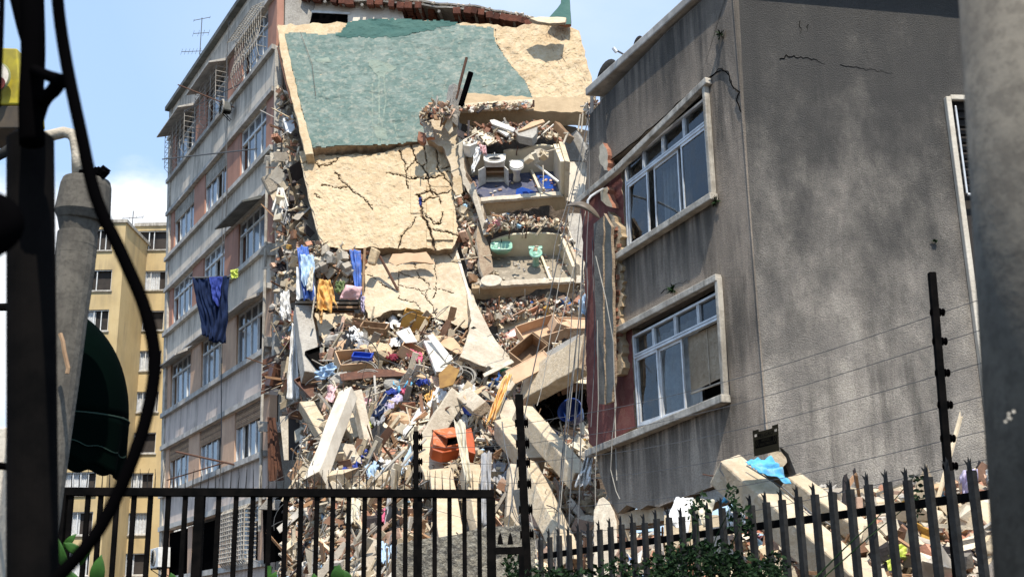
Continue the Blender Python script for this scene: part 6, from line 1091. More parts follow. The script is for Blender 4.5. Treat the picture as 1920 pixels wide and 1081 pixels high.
# cables hanging in front of the right hand side
hang = [((1106, 205), (966, 830), (950, 1000)), ((1107, 210), (1020, 700), (1008, 760)), ((1108, 230), (1060, 620), (1048, 1070)), ((1110, 240), (1085, 560), (1065, 1075)), ((1109, 250), (1078, 700), (1040, 1080)), ((1111, 260), (1100, 560), (1060, 800)), ((1110, 300), (1096, 700), (1080, 1020)), ((1112, 300), (1068, 600), (1022, 680)), ((1109, 330), (1118, 560), (1110, 800)), ((1125, 300), (1150, 560), (1158, 900)),
        ((1106, 280), (1040, 400), (1036, 520)), ((1104, 190), (1104, 420), (1100, 560)), ((1090, 560), (1056, 800), (1040, 1060)), ((1095, 640), (1070, 860), (1060, 1080)), ((985, 850), (992, 960), (1012, 1080)), ((940, 790), (960, 880), (962, 960))]
HL = ['dark cable slanting farthest left', 'pale cable ending over the crumpled hollow', 'dark cable passing left of the blue barrel', 'dark cable crossing the blue barrel', 'pale cable slanting to the lower palisade', 'dark cable ending just below the barrel', 'dark cable running past the white cloth', 'pale cable ending short above the hollow', 'dark cable hanging beside the dark render strip', 'pale cord dangling down the red wall', 'short dark cable hanging in front of the lower bathroom partition', 'dark cable passing behind the lamp head', 'dark cable slanting beside the jutting slab', 'dark cable dropping past the jutting slab end', 'pale pipe like cord standing right of the insulator post', 'short dark cord left of the insulator post']
HL = HL[:8]+HL[8:]
for k, q in enumerate(hang):
    D0 = 19.2-.1*k if k < 12 else 19; P3_ = []
    for t_ in range(9):
        t = t_/8; x = q[0][0]*(1-t)**2+2*t*(1-t)*(q[1][0])+q[2][0]*t*t; y = q[0][1]*(1-t)**2+2*t*(1-t)*q[1][1]+q[2][1]*t*t; P3_.append(at(x+2.0*math.sin(t*9+k), y, D0-.8*t))
    mb = MB(); mb.tube(P3_, .0065 if k % 3 else .010, 5); ob = build('hanging_cable', mb, m_wire_w if k in (1, 4, 9, 14, 7) else m_wire); tag(ob, HL[k]+', hung from the knot under the grey roof' if k not in (8, 9, 10, 14, 15) else HL[k], 'cable', 'loose hanging cables')
mb = MB(); P3_ = [pL.pt(x, y, .35) for x, y in ((1117, 480), (1136, 560), (1150, 640), (1152, 720), (1155, 760), (1148, 820), (1145, 880), (1155, 920), (1162, 935))]; mb.tube(P3_, .008, 5); tag(build('hanging_cable', mb, m_wire_w), 'pale rope like cable hanging before the red wall down to the grey wall', 'cable')
mb = MB(); mb.tube([pL.pt(x, y, .3) for x, y in ((1120, 600), (1122, 750), (1116, 900), (1117, 1000))], .008, 5); tag(build('hanging_cable', mb, m_wire_w), 'thin cable hanging straight along the broken left edge of the grey building', 'cable')
mb = MB(); r9 = random.Random(4)
for k in range(9):
    c = at(1108, 255+k*3, 18.8); q = [c+V((math.cos(a)*.07*(1+k*.1), math.sin(a)*.05, math.sin(a)*.09-.02*a)) for a in [j*.7+k for j in range(9)]]; mb.tube(q, .008, 4)
mb.tube([at(1110, 178, 18.8), at(1108, 300, 18.8)], .03, 6); tag(build('cable_knot', mb, m_wire), 'dark knot of cables gathered under the left end of the grey roof', 'cable')
# street lamp head on a white bent arm at the red wall
t = thing('wall_lamp', 'brownish oval street lamp head on a bent white pipe by the red wall', 'street lamp', at(1110, 395, 17)); mb = MB(); c0, c1 = at(1062, 385, 16.6), at(1126, 410, 16.6)
ax = (c1-c0).normalized(); nn = V((.1, -.55, .8)).normalized(); sd_ = ax.cross(nn).normalized(); a = []
for i in range(14):
    u = i/13; r_ = (math.sin(u*math.pi)**.55)*.085*(1+.25*u)+.004; cc = c0.lerp(c1, u)+nn*.10*math.sin(u*3.14)
    a += [cc+sd_*math.cos(q)*r_*1.25+nn*math.sin(q)*r_*.42 for q in [2*math.pi*k/14 for k in range(14)]]
mb.add(a, [(i*14+k, i*14+(k+1) % 14, (i+1)*14+(k+1) % 14, (i+1)*14+k) for i in range(13) for k in range(14)]+[tuple(range(13, -1, -1)), tuple(range(182, 196))]); build('lamp_head', mb, mat('lamp_shell', (.16, .13, .10), (.10, .08, .06), 8, .5), t, smooth=True)
mb = MB(); mb.tube([at(1102, 388, 16.7), at(1102, 376, 16.7), at(1108, 368, 16.8), at(1120, 360, 17.0), pL.pt(1133, 353, .0)], .018, 8); build('arm', mb, m_alu, t)
# ================================================================== rubble behind the palisade on the right
R_P = [(1160, 1000), (1250, 1005), (1330, 1000), (1400, 985), (1480, 950), (1510, 915), (1600, 918), (1700, 912), (1800, 900), (1880, 880), (2000, 900), (2000, 1150), (1160, 1150)]
P5 = plane((1160, 960, 14.6), (1900, 900, 12.9), (1200, 1081, 12.3))
def rp5(x, y, o=0): p = P5.pt(x, y, o); return p+V((0, .35*noise.noise(V((x*.02, y*.02, 2))), 0))
mb = MB(); pts = {}
for j in range(31):
    for i in range(61): pts[i, j] = len(mb.v); mb.v.append(rp5(1150+870*i/60, 905+260*j/30, -.12))
for j in range(30):
    for i in range(60):
        if inpoly(1150+870*(i+.5)/60, 905+260*(j+.5)/30, R_P): mb.f.append([pts[i, j], pts[i, j+1], pts[i+1, j+1], pts[i+1, j]]); mb.m.append(0)
stuff('rubble_mound', mb, m_brown, 'shaded dirt under the rubble behind the palisade', 'rubble')
scatter('rubble', 'broken brick, tile and plaster heaped behind the right palisade', R_P, 2600, .04, .22, 21, (0, .16), (40, 26, 12, 10, 12), pf=rp5); scatter('coarse_rubble', 'larger slabs and boards behind the right palisade', R_P, 150, .2, .5, 22, (0, .25), (36, 36, 14, 8, 6), pf=rp5)
R5 = lambda x, y, o=.25: P5.pt(x, y, o)
t5 = beam('concrete_beam', 'big bright concrete beam rising to the left over the palisade before the grey building', 'beam', (1362, 882, 11.6), (1668, 1150, 10.2), .30, .30, [m_tan2, m_edge], .62, .06, 1, seed=91)
beam('concrete_beam', 'second tan beam running down right just behind the big bright one', 'beam', (1480, 900, 12.2), (1780, 1120, 11.2), .18, .24, [m_tan2, m_edge], .5, .1, 0, seed=92)
mb = MB(); mb.tube([at(1400, 872, 11.3), at(1470, 915, 11.1), at(1520, 960, 10.9), at(1560, 985, 10.8)], .008, 5); mb.tube([at(1352, 866, 11.3), at(1350, 880, 11.3), at(1358, 892, 11.3)], .008, 5); tag(build('cable', mb, m_wire), 'thin black wires lying along the big bright beam', 'cable')
cloth('towel', 'sky blue cloth draped over the top of the big bright beam', 'towel', [(1398, 864, 11.1), (1446, 853, 11.2), (1484, 905, 11.1), (1420, 884, 10.95)], m_c['sky'], .03, 3, 30, 24, 31, .02, vertical=False)
cloth('towel', 'teal blue cloth hanging under the big bright beam', 'towel', [(1375, 908, 11.7), (1386, 912, 11.7), (1382, 942, 11.7), (1350, 942, 11.8)], m_c['sky'], .04, 3, 20, 20, 32, .08)
cloth('towel', 'darker teal cloth end behind the pales beside the hanging one', 'towel', [(1384, 916, 11.75), (1398, 922, 11.75), (1402, 950, 11.7), (1384, 950, 11.7)], m_c['teal'], .05, 2, 16, 16, 33, .08)
cloth('bed_sheet', 'white sheet hanging behind the vine beneath the grey wall', 'bed sheet', [(1268, 930, 12.2), (1300, 934, 12.2), (1290, 1003, 12), (1250, 974, 12)], m_c['white'], .025, 2, 24, 24, 34, .03)
cloth('bed_sheet', 'dusty beige sheet gathered right of the white sheet', 'bed sheet', [(1298, 934, 12.3), (1340, 938, 12.3), (1330, 985, 12.2), (1300, 985, 12.2)], m_c['cream'], .035, 3, 24, 24, 35, .05)
cloth('bed_sheet', 'white cloth lying behind the pales under the teal cloth', 'bed sheet', [(1350, 956, 11.9), (1395, 955, 11.9), (1396, 992, 11.7), (1352, 1000, 11.7)], m_c['white'], .06, 3, 24, 20, 36, .1)
cloth('rag', 'lime yellow shirt lying low behind the palisade', 'rag', [(1650, 1046, 11), (1690, 1020, 11.1), (1738, 1018, 11.1), (1660, 1070, 10.9)], m_c['lime'], .05, 3, 24, 20, 37, .15)
cloth('rag', 'dark blue scrap low at the far right behind the palisade', 'rag', [(1866, 1056, 10.8), (1886, 1060, 10.8), (1886, 1081, 10.7), (1870, 1080, 10.7)], m_c['royal'], .04, 2, 12, 12, 38, .1)
cloth('plastic_bag', 'clear and red printed plastic bag on the rubble beside the tall fence post', 'bag', [(1800, 890, 12.3), (1832, 882, 12.3), (1834, 932, 12.1), (1806, 934, 12.1)], m_c['lilac'], .07, 3, 24, 24, 39, .12, bulge=.15)
cloth('plastic_bag', 'white bag at the right end of the rubble near the grey pole', 'bag', [(1848, 882, 12), (1880, 870, 12), (1882, 905, 11.9), (1852, 905, 11.9)], m_c['white'], .06, 2, 20, 20, 40, .1, bulge=.15)
beam('brick_pier', 'salmon painted square pier standing behind the palisade', 'pier', (1422, 1081, 12.4), (1420, 922, 13.0), .24, .24, [mat('salmon_pier', (.42, .16, .09), (.34, .13, .08), 3), m_edge], .1, .02, 0, seed=93)
beam('brick_pier', 'dark red post behind the white sheets', 'pier', (1262, 1081, 12.9), (1262, 975, 13.2), .14, .14, [m_red, m_edge], .1, .02, 0, seed=94)
plank('board', 'narrow salmon board standing between the pales at right', 'board', [(1606, 930), (1618, 930), (1620, 975), (1608, 975)], 11.8, .04, m_deb[7], 1, .05)
plank('board', 'bright tan slab lying behind the palisade at the right', 'board', [(1560, 985), (1640, 975), (1700, 960), (1820, 960), (1830, 1000), (1700, 1030), (1620, 1060), (1580, 1040)], 11.4, .15, m_tan2, 2, .9)
plank('board', 'long tan plank lying across the top of the right rubble', 'board', [(1722, 912), (1790, 898), (1800, 904), (1724, 922)], 12.1, .08, m_board, 3, .1)
plank('board', 'pale flat slab behind the tall fence post', 'board', [(1640, 930), (1780, 925), (1800, 950), (1650, 965)], 12.2, .12, m_cream, 4, .6)
plank('roof_tiles', 'stack of red roof tiles sliding down at the far right', 'roof tiles', [(1786, 1000), (1840, 985), (1880, 972), (1882, 990), (1800, 1030), (1770, 1030)], 11.2, .12, m_brick, 5, .5)
# ================================================================== low stucco wall and fences
Pw = plane((745, 1000, 14), (985, 1000, 14.2), (745, 1081, 14))
tag(slab('stub_wall', None, None, Pw, [(738, 1150), (744, 1020), (790, 1010), (849, 1002), (890, 992), (920, 986), (974, 984), (1000, 990), (1004, 1000), (1004, 1300), (738, 1300)], .28, [m_stonew, m_concrete], 1.5, 8, 3), 'low rough pebbled grey wall behind the right end of the bar fence', 'wall')
DA = 8.0
fa_ = thing('bar_fence', 'black vertical bar fence with a flat top rail running across the left half', 'fence', (-.5, DA, 0))
def fpt(x, y): return at(x, y, DA)
xl_, xr_ = fpt(108, 916).x, fpt(926, 916).x; zt = fpt(500, 913.5).z; ztl, ztr = fpt(115, 913).z, fpt(920, 918).z
mb = MB(); zA, zB = ztl, ztr
mb.hexa([V((xl_, DA-.03, zA-.055)), V((xr_, DA-.03, zB-.055)), V((xr_, DA+.03, zB-.055)), V((xl_, DA+.03, zA-.055)), V((xl_, DA-.03, zA)), V((xr_, DA-.03, zB)), V((xr_, DA+.03, zB)), V((xl_, DA+.03, zA))]); build('top_rail', mb, m_black, fa_, bevel=.004)
mb = MB(); mb.abox(xl_, xr_, DA-.025, DA+.025, .62, .67); build('bottom_rail', mb, m_black, fa_)
bars = [128, 160, 184, 215, 247, 278, 312, 344, 407, 440, 472, 504, 534, 563, 593, 623, 653, 683, 711, 739, 760, 787, 815, 843, 871, 899]
for x in bars:
    X = fpt(x, 1000).x; z = lerp(zA, zB, (X-xl_)/(xr_-xl_))-.056; mb = MB(); mb.abox(X-.0145, X+.0145, DA-.014, DA+.014, .64, z); build('bar', mb, m_black, fa_)
for x, w_ in ((372, .03), (921, .03), (112, .03)): X = fpt(x, 1000).x; mb = MB(); mb.abox(X-w_, X+w_, DA-.029, DA+.029, 0, (zA if x < 500 else zB)-.056); build('post', mb, m_black, fa_)
k = 0
for i in range(58):
    x = 120+i*14.2; b = at(x, 912+5*i/57, DA); mb = MB(); mb.tube([b+V((0, 0, -.0)), b+V((.004*math.sin(i*5), 0, .075)), b+V((.006*math.sin(i*3), 0, .125))], .0042, 5, r2=.0015); build('spike', mb, m_pale, fa_)
mb = MB(); X0, X1 = fpt(930, 1020).x, fpt(972, 1020).x; z = fpt(950, 1025).z; mb.abox(X0, X1, DA-.02, DA+.02, z-.045, z); build('short_rail', mb, m_black, fa_)
for x in (938, 957): b = fpt(x, 1020); mb = MB(); mb.add([b+V((-.02, 0, 0)), b+V((.02, 0, 0)), b+V((.012, 0, .05)), b+V((0, 0, .085)), b+V((-.012, 0, .05))], [(0, 1, 2, 3, 4)]); build('short_spike', mb, m_black, fa_, solid=.006)
mb = MB(); mb.abox(X1, X1+.035, DA-.02, DA+.02, 0, z+.002); build('end_post', mb, m_black, fa_)
mb = MB(); mb.abox(-4.5, xr_+.1, DA-.12, DA+.12, 0, .6); tag(build('kerb_wall', mb, m_concrete), 'low concrete kerb wall carrying the black bar fence', 'wall')
# palisade, pales getting larger towards the right
pf_ = thing('palisade_fence', 'dark grey steel palisade with three pointed pale tips rising to the right', 'fence', (2, 10, 0))
PA, PBb = at(1862, 872, 7.5), at(1008, 1010, 12.2)
A2, B2_ = V((PA.x, PA.y, 0)), V((PBb.x, PBb.y, 0)); L_ = (B2_-A2).length; dr = (B2_-A2)/L_; nrm = V((-dr.y, dr.x, 0)); 
if nrm.y > 0: nrm = -nrm
zA_, zB_ = PA.z, PBb.z; stepp = .175; n = int(L_/stepp)+1
def pale():
    w_ = .036; prof = [(-w_, .012), (-w_*.55, -.012), (-w_*.5, -.012), (w_*.5, -.012), (w_*.55, -.012), (w_, .012)]
    mb = MB(); H = 0; q = []
    b = [dr*a-nrm*c for a, c in prof]
    mb.add([p+V((0, 0, .3)) for p in b]+[p+V((0, 0, 0)) for p in b], [(i, i+1, i+7, i+6) for i in range(5)])
    return mb
pale_src = None
for i in range(-18, n):
    t = i*stepp; z = lerp(zA_, zB_, t/L_); o_ = A2+dr*t; r_ = random.Random(i)
    z += r_.uniform(-.012, .012)
    mb = MB(); w_ = .036; prof = [(-w_, .014), (-w_*.62, -.01), (w_*.62, -.01), (w_, .014)]; b = [o_+dr*a-nrm*c for a, c in prof]
    top = V((0, 0, z)); mb.add([p+V((0, 0, .15)) for p in b]+[p+top for p in b], [(j, j+1, j+5, j+4) for j in range(3)]); pl_ = build('pale', mb, m_pale, pf_, solid=.004)
    mb = MB(); c = o_+top+nrm*.004; mb.add([c+dr*a+V((0, 0, h))+nrm*(abs(a)*.5 if h > .06 else 0) for a, h in ((-.017, -.02), (.017, -.02), (.017, .034), (.029, .074), (.010, .054), (0, .09), (-.010, .054), (-.029, .074), (-.017, .034))], [(0, 1, 2, 8), (2, 3, 4), (8, 6, 7), (2, 4, 5, 6, 8)])
    build('pointed_tip', mb, m_pale, pl_, solid=.005)
for dz in (.17, 1.35):
    mb = MB(); a0, a1 = A2-dr*3.3, B2_; za, zb = zA_+(zA_-zB_)*3.3/L_-dz, zB_-dz; h = .028
    mb.hexa([a0-nrm*.02+V((0, 0, za-h)), a1-nrm*.02+V((0, 0, zb-h)), a1-nrm*.05+V((0, 0, zb-h)), a0-nrm*.05+V((0, 0, za-h)), a0-nrm*.02+V((0, 0, za+h)), a1-nrm*.02+V((0, 0, zb+h)), a1-nrm*.05+V((0, 0, zb+h)), a0-nrm*.05+V((0, 0, za+h))]); build('rail', mb, m_black, pf_)
# electric fence posts with insulators and wires
def epost(name, label, a, b, ins, r, rI):
    a, b = at(*a), at(*b); t = thing(name, label, 'fence post', V((b.x, b.y, .1))); d = (a-b).normalized(); s = d.cross(V((0, 1, 0))).normalized(); mb = MB(); lo = b-d*((b.z-.1)/d.z); mb.box((a+lo)/2, (a-lo)/2, s*r, V((0, 1, 0))*r); build('post_tube', mb, m_black, t, bevel=.003); out = []
    for k in ins:
        c = b+(a-b)*k; out.append(c-s*r*2.2); i_ = MB(); i_.lathe(c-s*(r+.002), -s, [(rI*.5, -r*2.4), (rI*.9, -r*2.3), (rI*.6, -r*2), (rI*.5, 0), (rI, .004), (rI, .012), (rI*.6, .016), (rI*.6, .022), (rI, .026), (rI*.9, .036), (rI*.3, .04)], 12); build('insulator', i_, m_rubber, t, smooth=False)
    return out
ir = epost('electric_fence_post', 'tall black electric fence post with stacked insulators before the grey wall at right', (1747, 511, 7.9), (1779, 895, 7.9), [.055, .185, .345, .50, .655, .80], .024, .028)
il = epost('electric_fence_post', 'black electric fence post with stacked insulators at the junction of the two fences', (973, 740, 12.3), (986, 1010, 12.3), [.03, .20, .375, .52, .655, .80], .042, .055)[:6]
im = epost('electric_fence_post', 'short black post with small insulators rising behind the bar fence in front of the pile', (780, 808, 12.3), (780, 960, 12.3), [.08, .26, .45, .62, .80, .93], .026, .04)
for k in range(6):
    a, b = ir[k], il[k]; e = V((a.x+2.2, a.y-3.0+.0, a.z+.28)); q = [e.lerp(a, j/4) for j in range(4)]+[a.lerp(b, j/16)-V((0, 0, .10*math.sin(math.pi*j/16))) for j in range(17)]+[b.lerp(im[k], j/4)-V((0, 0, .02*math.sin(math.pi*j/4))) for j in range(1, 5)]
    mb = MB(); mb.tube(q, .0028, 4); tag(build('fence_wire', mb, m_wire), ('lowest', 'second lowest', 'third lowest', 'third highest', 'second highest', 'highest')[k]+' thin electric fence wire strung between the black posts', 'wire', 'electric fence wires')
# warning sign, hung on the wires
sc = [at(1411, 808, 9.25), at(1459, 795, 9.2), at(1461, 844, 9.2), at(1414, 855, 9.25)]
t = thing('warning_sign', 'small dark high voltage warning sign hanging on the fence wires before the grey wall', 'sign', sc[3]); sx = (sc[1]-sc[0]).normalized(); sy = (sc[0]-sc[3]); sn = sx.cross(sy).normalized()
if sn.y > 0: sn = -sn
def SP(u, v, o=0): return (sc[3]*(1-u)+sc[2]*u)*(1-v)+(sc[0]*(1-u)+sc[1]*u)*v+sn*o
m_sign = mat('sign_dark', (.014, .0125, .008), (.010, .009, .006), 8, .9, spec=.05); m_let = mat('sign_letter', (.002, .002, .002), None, 3, .9, spec=0); m_hole = m_stucco
mb = MB(); o = .006
mb.prism([SP(*q) for q in ((0, 0), (1, 0), (1, 1.02), (.76, 1.02), (.76, .92), (.24, .92), (.24, 1.02), (0, 1.02))], -sn*.006); build('plate', mb, m_sign, t)
mb = MB(); mb.prism([SP(*q, .002) for q in ((.07, .30), (.93, .30), (.93, .62), (.07, .62))], -sn*.0015); build('panel', mb, m_let, t)
mb = MB()
for u in (.07, .85): mb.prism([SP(u+a, .75+b, .002) for a, b in ((0, 0), (.09, 0), (.09, .1), (0, .1))], -sn*.0015)
build('hole', mb, m_stucco, t)
def text(s_, u0, u1, v0, v1, m, name='lettering'):
    c = bpy.data.curves.new(name, 'FONT'); c.body = s_; c.size = 1; c.align_x = 'LEFT'; ob = bpy.data.objects.new(name, c); C.collection.objects.link(ob); bpy.context.view_layer.update(); dg = bpy.context.evaluated_depsgraph_get(); me = bpy.data.meshes.new_from_object(ob.evaluated_get(dg)); bpy.data.objects.remove(ob)
    xs = [p.co.x for p in me.vertices]; ys = [p.co.y for p in me.vertices]; x0, x1, y0, y1 = min(xs), max(xs), min(ys), max(ys); b = BASE[t.name]
    for p in me.vertices: p.co = SP(lerp(u0, u1, (p.co.x-x0)/(x1-x0)), lerp(v0, v1, (p.co.y-y0)/(y1-y0)), .0035)-b
    me.materials.clear(); me.materials.append(m); ob = bpy.data.objects.new(name, me); C.collection.objects.link(ob); ob.parent = t
text('PELIGRO', .2, .8, .68, .83, m_let); text('RIESGO', .33, .68, .49, .59, m_sign); text('ELECTRICO', .26, .76, .34, .44, m_sign)
mb = MB()
for u in (.1, .17, .80, .87):
    for a, b in (((u, .60), (u+.03, .52)), ((u+.03, .52), (u-.005, .46)), ((u-.005, .46), (u+.03, .34))): mb.tube([SP(*a, .003), SP(*b, .003)], .0022, 4)
build('lightning_mark', mb, m_sign, t)
# ================================================================== vine and leaves
def leafmesh(n, cen, seed, size, m=None, spread=1):
    rr = random.Random(seed); mb = MB()
    for k in range(n):
        c = cen(rr); d = V((rr.uniform(-1, 1), rr.uniform(-1, .3), rr.uniform(-.7, .8))).normalized(); e = d.orthogonal().normalized(); e = Matrix.Rotation(rr.uniform(0, 6.28), 3, d) @ e; s = size*rr.uniform(.6, 1.3); f = d.cross(e)
        mb.add([c, c+d*s*.5+e*s*.32+f*s*.06, c+d*s, c+d*s*.5-e*s*.32+f*s*.06, c+d*s*.5-f*s*.05], [(0, 1, 4), (1, 2, 4), (2, 3, 4), (3, 0, 4)])
    return mb
def vine(label, clumps, D, n, seed, size):
    t = thing('climbing_vine', label, 'vine', at(clumps[0][0], 1150, D)); wts = [c[2]*c[3] for c in clumps]
    def cen(rr):
        c = rr.choices(clumps, wts)[0]; a = rr.uniform(0, 6.28); q = rr.random()**.5; return at(c[0]+math.cos(a)*q*c[2], c[1]+math.sin(a)*q*c[3], D+rr.uniform(-.3, .3))
    build('foliage', leafmesh(n, cen, seed, size), m_leaf, t); mb = MB(); rr = random.Random(seed)
    for c in clumps:
        q = [at(clumps[0][0]+rr.uniform(-10, 10), 1160, D)]
        for j in range(1, 7): q.append(at(lerp(clumps[0][0], c[0], j/6)+rr.uniform(-5, 5), lerp(1160, c[1]-c[3]*.6, j/6), D+rr.uniform(-.1, .1)))
        mb.tube(q, .007, 5, r2=.003)
    build('stem', mb, m_leaf, t)
vine('dark leafy vine climbing the palisade in front of the white sheets', [(1300, 1062, 95, 26), (1290, 1030, 50, 18), (1345, 1040, 50, 22), (1315, 945, 10, 30), (1372, 950, 12, 40), (1395, 1062, 45, 22), (1250, 1062, 40, 22), (1296, 955, 8, 22), (1330, 1085, 130, 30), (1395, 980, 14, 30)], 9.3, 1500, 5, .05)
vine('dark sprigs of vine at the lower end of the palisade', [(1020, 1075, 60, 14), (960, 1060, 16, 30), (1160, 1065, 40, 20), (1090, 1080, 40, 10)], 10.5, 420, 6, .055)
vine('loose dark twigs climbing the pales further right', [(1450, 1060, 30, 25), (1718, 905, 7, 22), (1722, 945, 14, 22), (1430, 1075, 40, 18)], 8.4, 330, 7, .04)
def broad(label, leaves, D, m=m_leaf_b):
    t = thing('broadleaf_plant', label, 'plant', at(leaves[0][0], 1160, D))
    for x, y, L_, an, w_ in leaves:
        b = at(x, y, D); d = V((math.cos(an), -.3, math.sin(an))).normalized(); f = V((0, -1, 0)).cross(d).normalized(); mb = MB(); s = L_*D/FPX
        mb.grid(lambda u, v: b+d*s*v+f*(u-.5)*w_*D/FPX*2*math.sin(min(1, v*1.05)*3.14)**.7+V((0, -1, 0))*(.12*s*math.sin(v*3.14)-abs(u-.5)*.2*w_*D/FPX), 6, 12); build('leaf', mb, m, t, smooth=True, solid=.002)
    mb = MB(); mb.tube([at(leaves[0][0], 1200, D), at(leaves[0][0], 1060, D)], .012, 6); build('stem', mb, m, t)
broad('bright green broad leaves at the lower left corner by the black pole', [(130, 1075, 80, 1.9, 9), (150, 1060, 60, 1.0, 7), (160, 1040, 45, 2.6, 9), (180, 1110, 70, 1.4, 14), (150, 1115, 60, 2.2, 18), (118, 1030, 40, .8, 7), (200, 1120, 50, 1.9, 12)], 5.2)
broad('small bright leaf tips in front of the bar fence at the middle', [(630, 1100, 42, 1.4, 12), (655, 1100, 34, 1.9, 11)], 6.5); broad('single bright leaf tip below the large window grille', [(505, 1100, 32, 1.1, 8), (590, 1100, 25, 1.6, 8), (330, 1100, 28, 1.9, 8)], 6.5)
# ================================================================== foreground at the left
def pth(pts): return [at(*p) for p in pts]
t = thing('service_mast', 'grey weathered service mast with a wide concrete cap and a bent pipe on top', 'mast', at(135, 1081, 5.2)); mb = MB()
c = at(155, 400, 5.2); mb.lathe(c, V((.06, -.05, 1)), [(.105, -.04), (.125, .0), (.115, .13), (.105, .165), (.06, .17)], 22); mb2 = MB(); build('cap', mb, m_greypole, t, bevel=.006)
mb = MB(); b0, b1 = at(145, 395, 5.2), at(133, 560, 5.2); d = (b1-b0).normalized(); mb.tube(pth([(150, 402, 5.2), (146, 440, 5.2)]), .105, 18, r2=.08); mb.tube(pth([(146, 438, 5.2), (140, 500, 5.2), (128, 580, 5.2), (112, 700, 5.2), (95, 820, 5.2), (70, 1000, 5.2), (50, 1200, 5.2)]), .090, 18, r2=.085)
for y, x in ((455, 145), (472, 143)): mb.tube(pth([(x, y, 5.2), (x-1, y+7, 5.2)]), .09, 18)
build('shaft', mb, m_greypole, t, smooth=False)
mb = MB(); mb.tube(pth([(60, 262, 5.2), (95, 254, 5.2), (120, 248, 5.2), (133, 251, 5.2), (141, 262, 5.2), (145, 290, 5.2), (146, 330, 5.2)]), .027, 10); build('bent_pipe', mb, m_cream, t, smooth=True)
mb = MB(); mb.tube(pth([(-20, 300, 5), (10, 285, 5), (30, 270, 5)]), .024, 8); build('side_pipe', mb, m_pale, t, smooth=True)
mb = MB(); rr = random.Random(5)
for k in range(14): a = at(165+rr.uniform(-12, 30), 322+rr.uniform(-2, 14), 5.15); mb.chunk(a, (.05, .05, .03), rot_rand(rr), rr)
build('tar_lump', mb, m_rubber, t)
mb = MB(); mb.tube(pth([(113, 625, 5.0), (118, 640, 5.0), (121, 660, 5.0), (128, 690, 5.0), (126, 700, 5.0)]), .010, 6); tag(build('twine', mb, m_wood), 'frayed brown twine hanging before the dark awning', 'rope')
t = thing('utility_pole', 'out of focus dark steel pole standing at the left edge of the photo', 'pole', V((at(60, 800, 1.7).x, 1.7, 0))); mb = MB(); a, b = at(57, 262, 1.7), at(62, 1150, 1.7); mb.tube([a, b], .035, 24); build('shaft', mb, m_black, t, smooth=False)
mb = MB(); mb.tube(pth([(57, 262, 1.7), (57, 250, 1.7)]), .035, 24, r2=.024); build('cap', mb, m_black, t)
def fcable(label, pts, r, n=1):
    P_ = pth(pts); q = []
    for i in range(len(P_)-1):
        p0, p1, p2, p3 = P_[max(0, i-1)], P_[i], P_[i+1], P_[min(len(P_)-1, i+2)]
        for j in range(6): u = j/6; q.append(.5*((2*p1)+(p2-p0)*u+(2*p0-5*p1+4*p2-p3)*u*u+(3*p1-p0-3*p2+p3)*u**3))
    q.append(P_[-1]); mb = MB(); mb.tube(q, r, 10); return tag(build('utility_cable', mb, m_rubber, smooth=True), label, 'cable')
fcable('thick black cable curving in a long arc down the left side', [(105, -60, 1.3), (110, 20, 1.3), (125, 120, 1.3), (150, 240, 1.3), (180, 370, 1.3), (230, 480, 1.3), (272, 580, 1.3), (290, 680, 1.3), (272, 790, 1.3), (232, 900, 1.3), (180, 1000, 1.3), (110, 1080, 1.3), (60, 1130, 1.3)], .0075)
fcable('straight bundle of black cables rising from the dark pole', [(60, 270, 1.6), (58, 190, 1.6), (62, 100, 1.6), (60, 0, 1.6), (58, -60, 1.6)], .018)
fcable('black cable leaning left above the dark pole', [(70, 180, 1.6), (62, 110, 1.6), (45, 50, 1.6), (28, -20, 1.6)], .011); fcable('short black cable joining the bundle to the arc cable', [(62, 130, 1.6), (90, 142, 1.5), (108, 148, 1.4), (118, 152, 1.35)], .008)
fcable('black cable loop dropping back to the dark pole', [(112, 152, 1.4), (100, 170, 1.5), (82, 190, 1.6), (66, 235, 1.6), (50, 270, 1.6)], .010); fcable('thin black cable at the very left edge by the yellow sign', [(4, -40, 1.5), (2, 60, 1.5), (-4, 200, 1.5)], .004)
fcable('blurred thick cable end low at the left edge', [(-40, 380, 1.1), (0, 400, 1.1), (8, 430, 1.1), (-30, 460, 1.1)], .018); fcable('thin black cable crossing behind the pole low at left', [(-20, 870, 2.5), (10, 874, 2.5), (60, 880, 2.5)], .008)
mb = MB(); mb.abox(at(-60, 800, 6.5).x, at(14, 800, 6.5).x, 6.5, 6.8, 0, at(8, 800, 6.5).z); tag(build('painted_wall', mb, m_white, bevel=.01), 'end of a whitewashed wall at the lower left edge', 'wall')
# yellow sign box
t = thing('sign_box', 'yellow shop sign box with a round red and white picture at the left edge', 'sign', at(0, 240, 6)); a = [at(-120, 84, 6.2), at(32, 90, 6.0), at(40, 196, 6.0), at(-120, 196, 6.2)]; nn = V((.05, -1, -.05)); mb = MB(); mb.prism(a, V((0, .35, 0))); build('box', mb, mat('sign_yellow', (.50, .40, .03), (.35, .28, .04), 12, .6, .3, 30, .005), t, bevel=.01)
mb = MB(); q = [at(-120, 198, 6.2), at(40, 198, 6.0), at(38, 240, 6.0), at(-120, 240, 6.2)]; mb.prism(q, V((0, .3, 0))); build('lower_box', mb, mat('sign_base', (.10, .075, .05), (.06, .05, .04), 4), t, bevel=.006)
c = at(-12, 146, 5.98); mb = MB(); mb.lathe(c, V((.02, -1, 0)), [(.092, 0), (.097, .006), (.092, .012)], 32); build('round_rim', mb, m_leaf_b if False else mat('rim_green', (.25, .26, .12), None, 3), t)
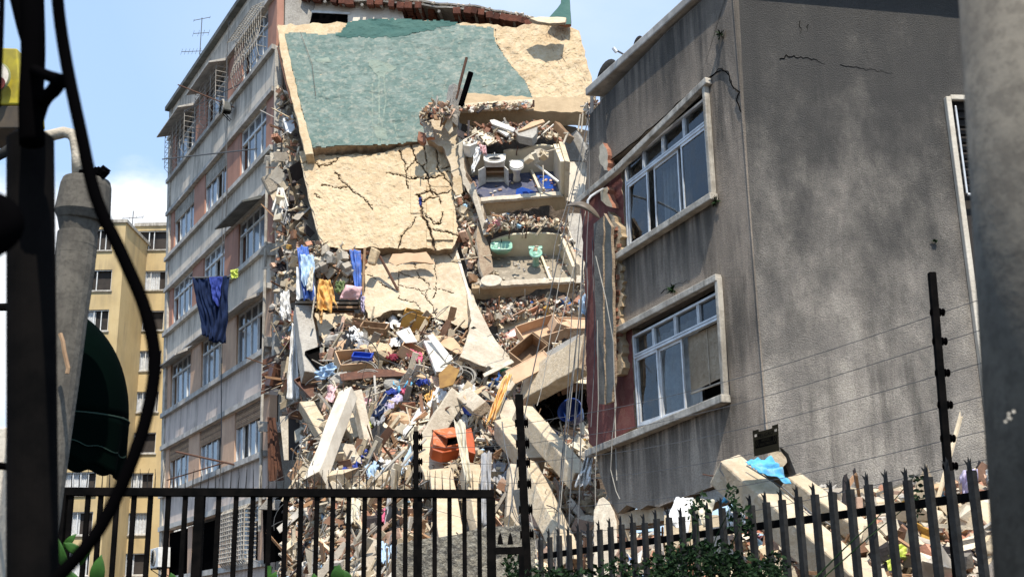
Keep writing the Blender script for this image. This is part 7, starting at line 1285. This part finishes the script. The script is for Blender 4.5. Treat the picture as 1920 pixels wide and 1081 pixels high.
mb = MB(); mb.lathe(c+V((0, -.013, 0)), V((.02, -1, 0)), [(.088, 0), (.088, .003)], 32); build('round_picture', mb, m_white, t); mb = MB(); mb.lathe(c+V((.035, -.018, -.045)), V((.02, -1, 0)), [(.042, 0), (.042, .004)], 20); mb.lathe(c+V((-.03, -.018, -.02)), V((.02, -1, 0)), [(.04, 0), (.04, .004)], 20); build('picture_patch', mb, mat('picture_red', (.16, .03, .02), (.08, .02, .02), 20), t)
# dark green awning
t = thing('dome_awning', 'dark green dome awning with a wavy valance at the left', 'awning', at(120, 900, 5.8)); Cc = at(70, 790, 5.9); Rx = (at(236, 790, 5.9)-Cc).length; Rz = (at(70, 575, 5.9)-Cc).length
xa = V((1, 0, 0)); mb = MB(); mb.grid(lambda u, v: Cc+xa*math.cos(v*1.5708)*math.cos((u-.5)*3.0)*Rx+V((0, -1, 0))*math.cos(v*1.5708)*math.sin((u-.5)*3.0)*-.35+V((0, 0, 1))*math.sin(v*1.5708)*Rz, 36, 20); build('canopy', mb, m_awn, t, smooth=True, solid=.004)
mb = MB(); 
def val(u, v):
    e = (.5+.5*math.cos(u*46))*.025*v; sw = .02*math.sin(u*34)*v; return Cc+xa*math.cos((u-.5)*3.0)*(Rx*(1.0-.05*v)+sw)+V((0, 1, 0))*math.sin((u-.5)*3.0)*.35+V((0, 0, -1))*(v*(.18+.10*(1-abs(u-.5)*2))+e)
mb.grid(val, 90, 8); build('valance', mb, m_awn, t, smooth=True, solid=.004)
mb = MB(); mb.tube([Cc+xa*math.cos((u/30-.5)*3.0)*(Rx+.004)+V((0, 1, 0))*math.sin((u/30-.5)*3.0)*.352 for u in range(31)], .004, 5); mb.tube([val(u/60, .62)+V((.004, -.01, 0)) for u in range(61)], .003, 4); build('piping', mb, mat('piping_green', (.02, .045, .03), None, 3), t)
mb = MB(); mb.tube([Cc+V((0, 0, Rz)), Cc+V((-.3, 0, Rz))], .02, 6); mb.tube([Cc, Cc-V((0, 0, Cc.z-.1))], .02, 6); build('frame', mb, m_black, t)
# big grey pole at the right edge
t = thing('steel_pole', 'large out of focus grey steel pole leaning along the right edge of the photo', 'pole', V((.8, 1.5, 0))); mb = MB(); a, b = at(1930, -120, 1.5), at(2036, 1200, 1.5); mb.tube([a, b], .1, 48); build('shaft', mb, m_greypole, t, smooth=True)
mb = MB(); rr = random.Random(3)
for k in range(5): a = at(1895+rr.uniform(-10, 15), 782+rr.uniform(-12, 12), 1.41); mb.lathe(a, V((-.3, -1, 0)), [(.002, 0), (.0015, .001)], 8)
build('paint_fleck', mb, m_white, t)
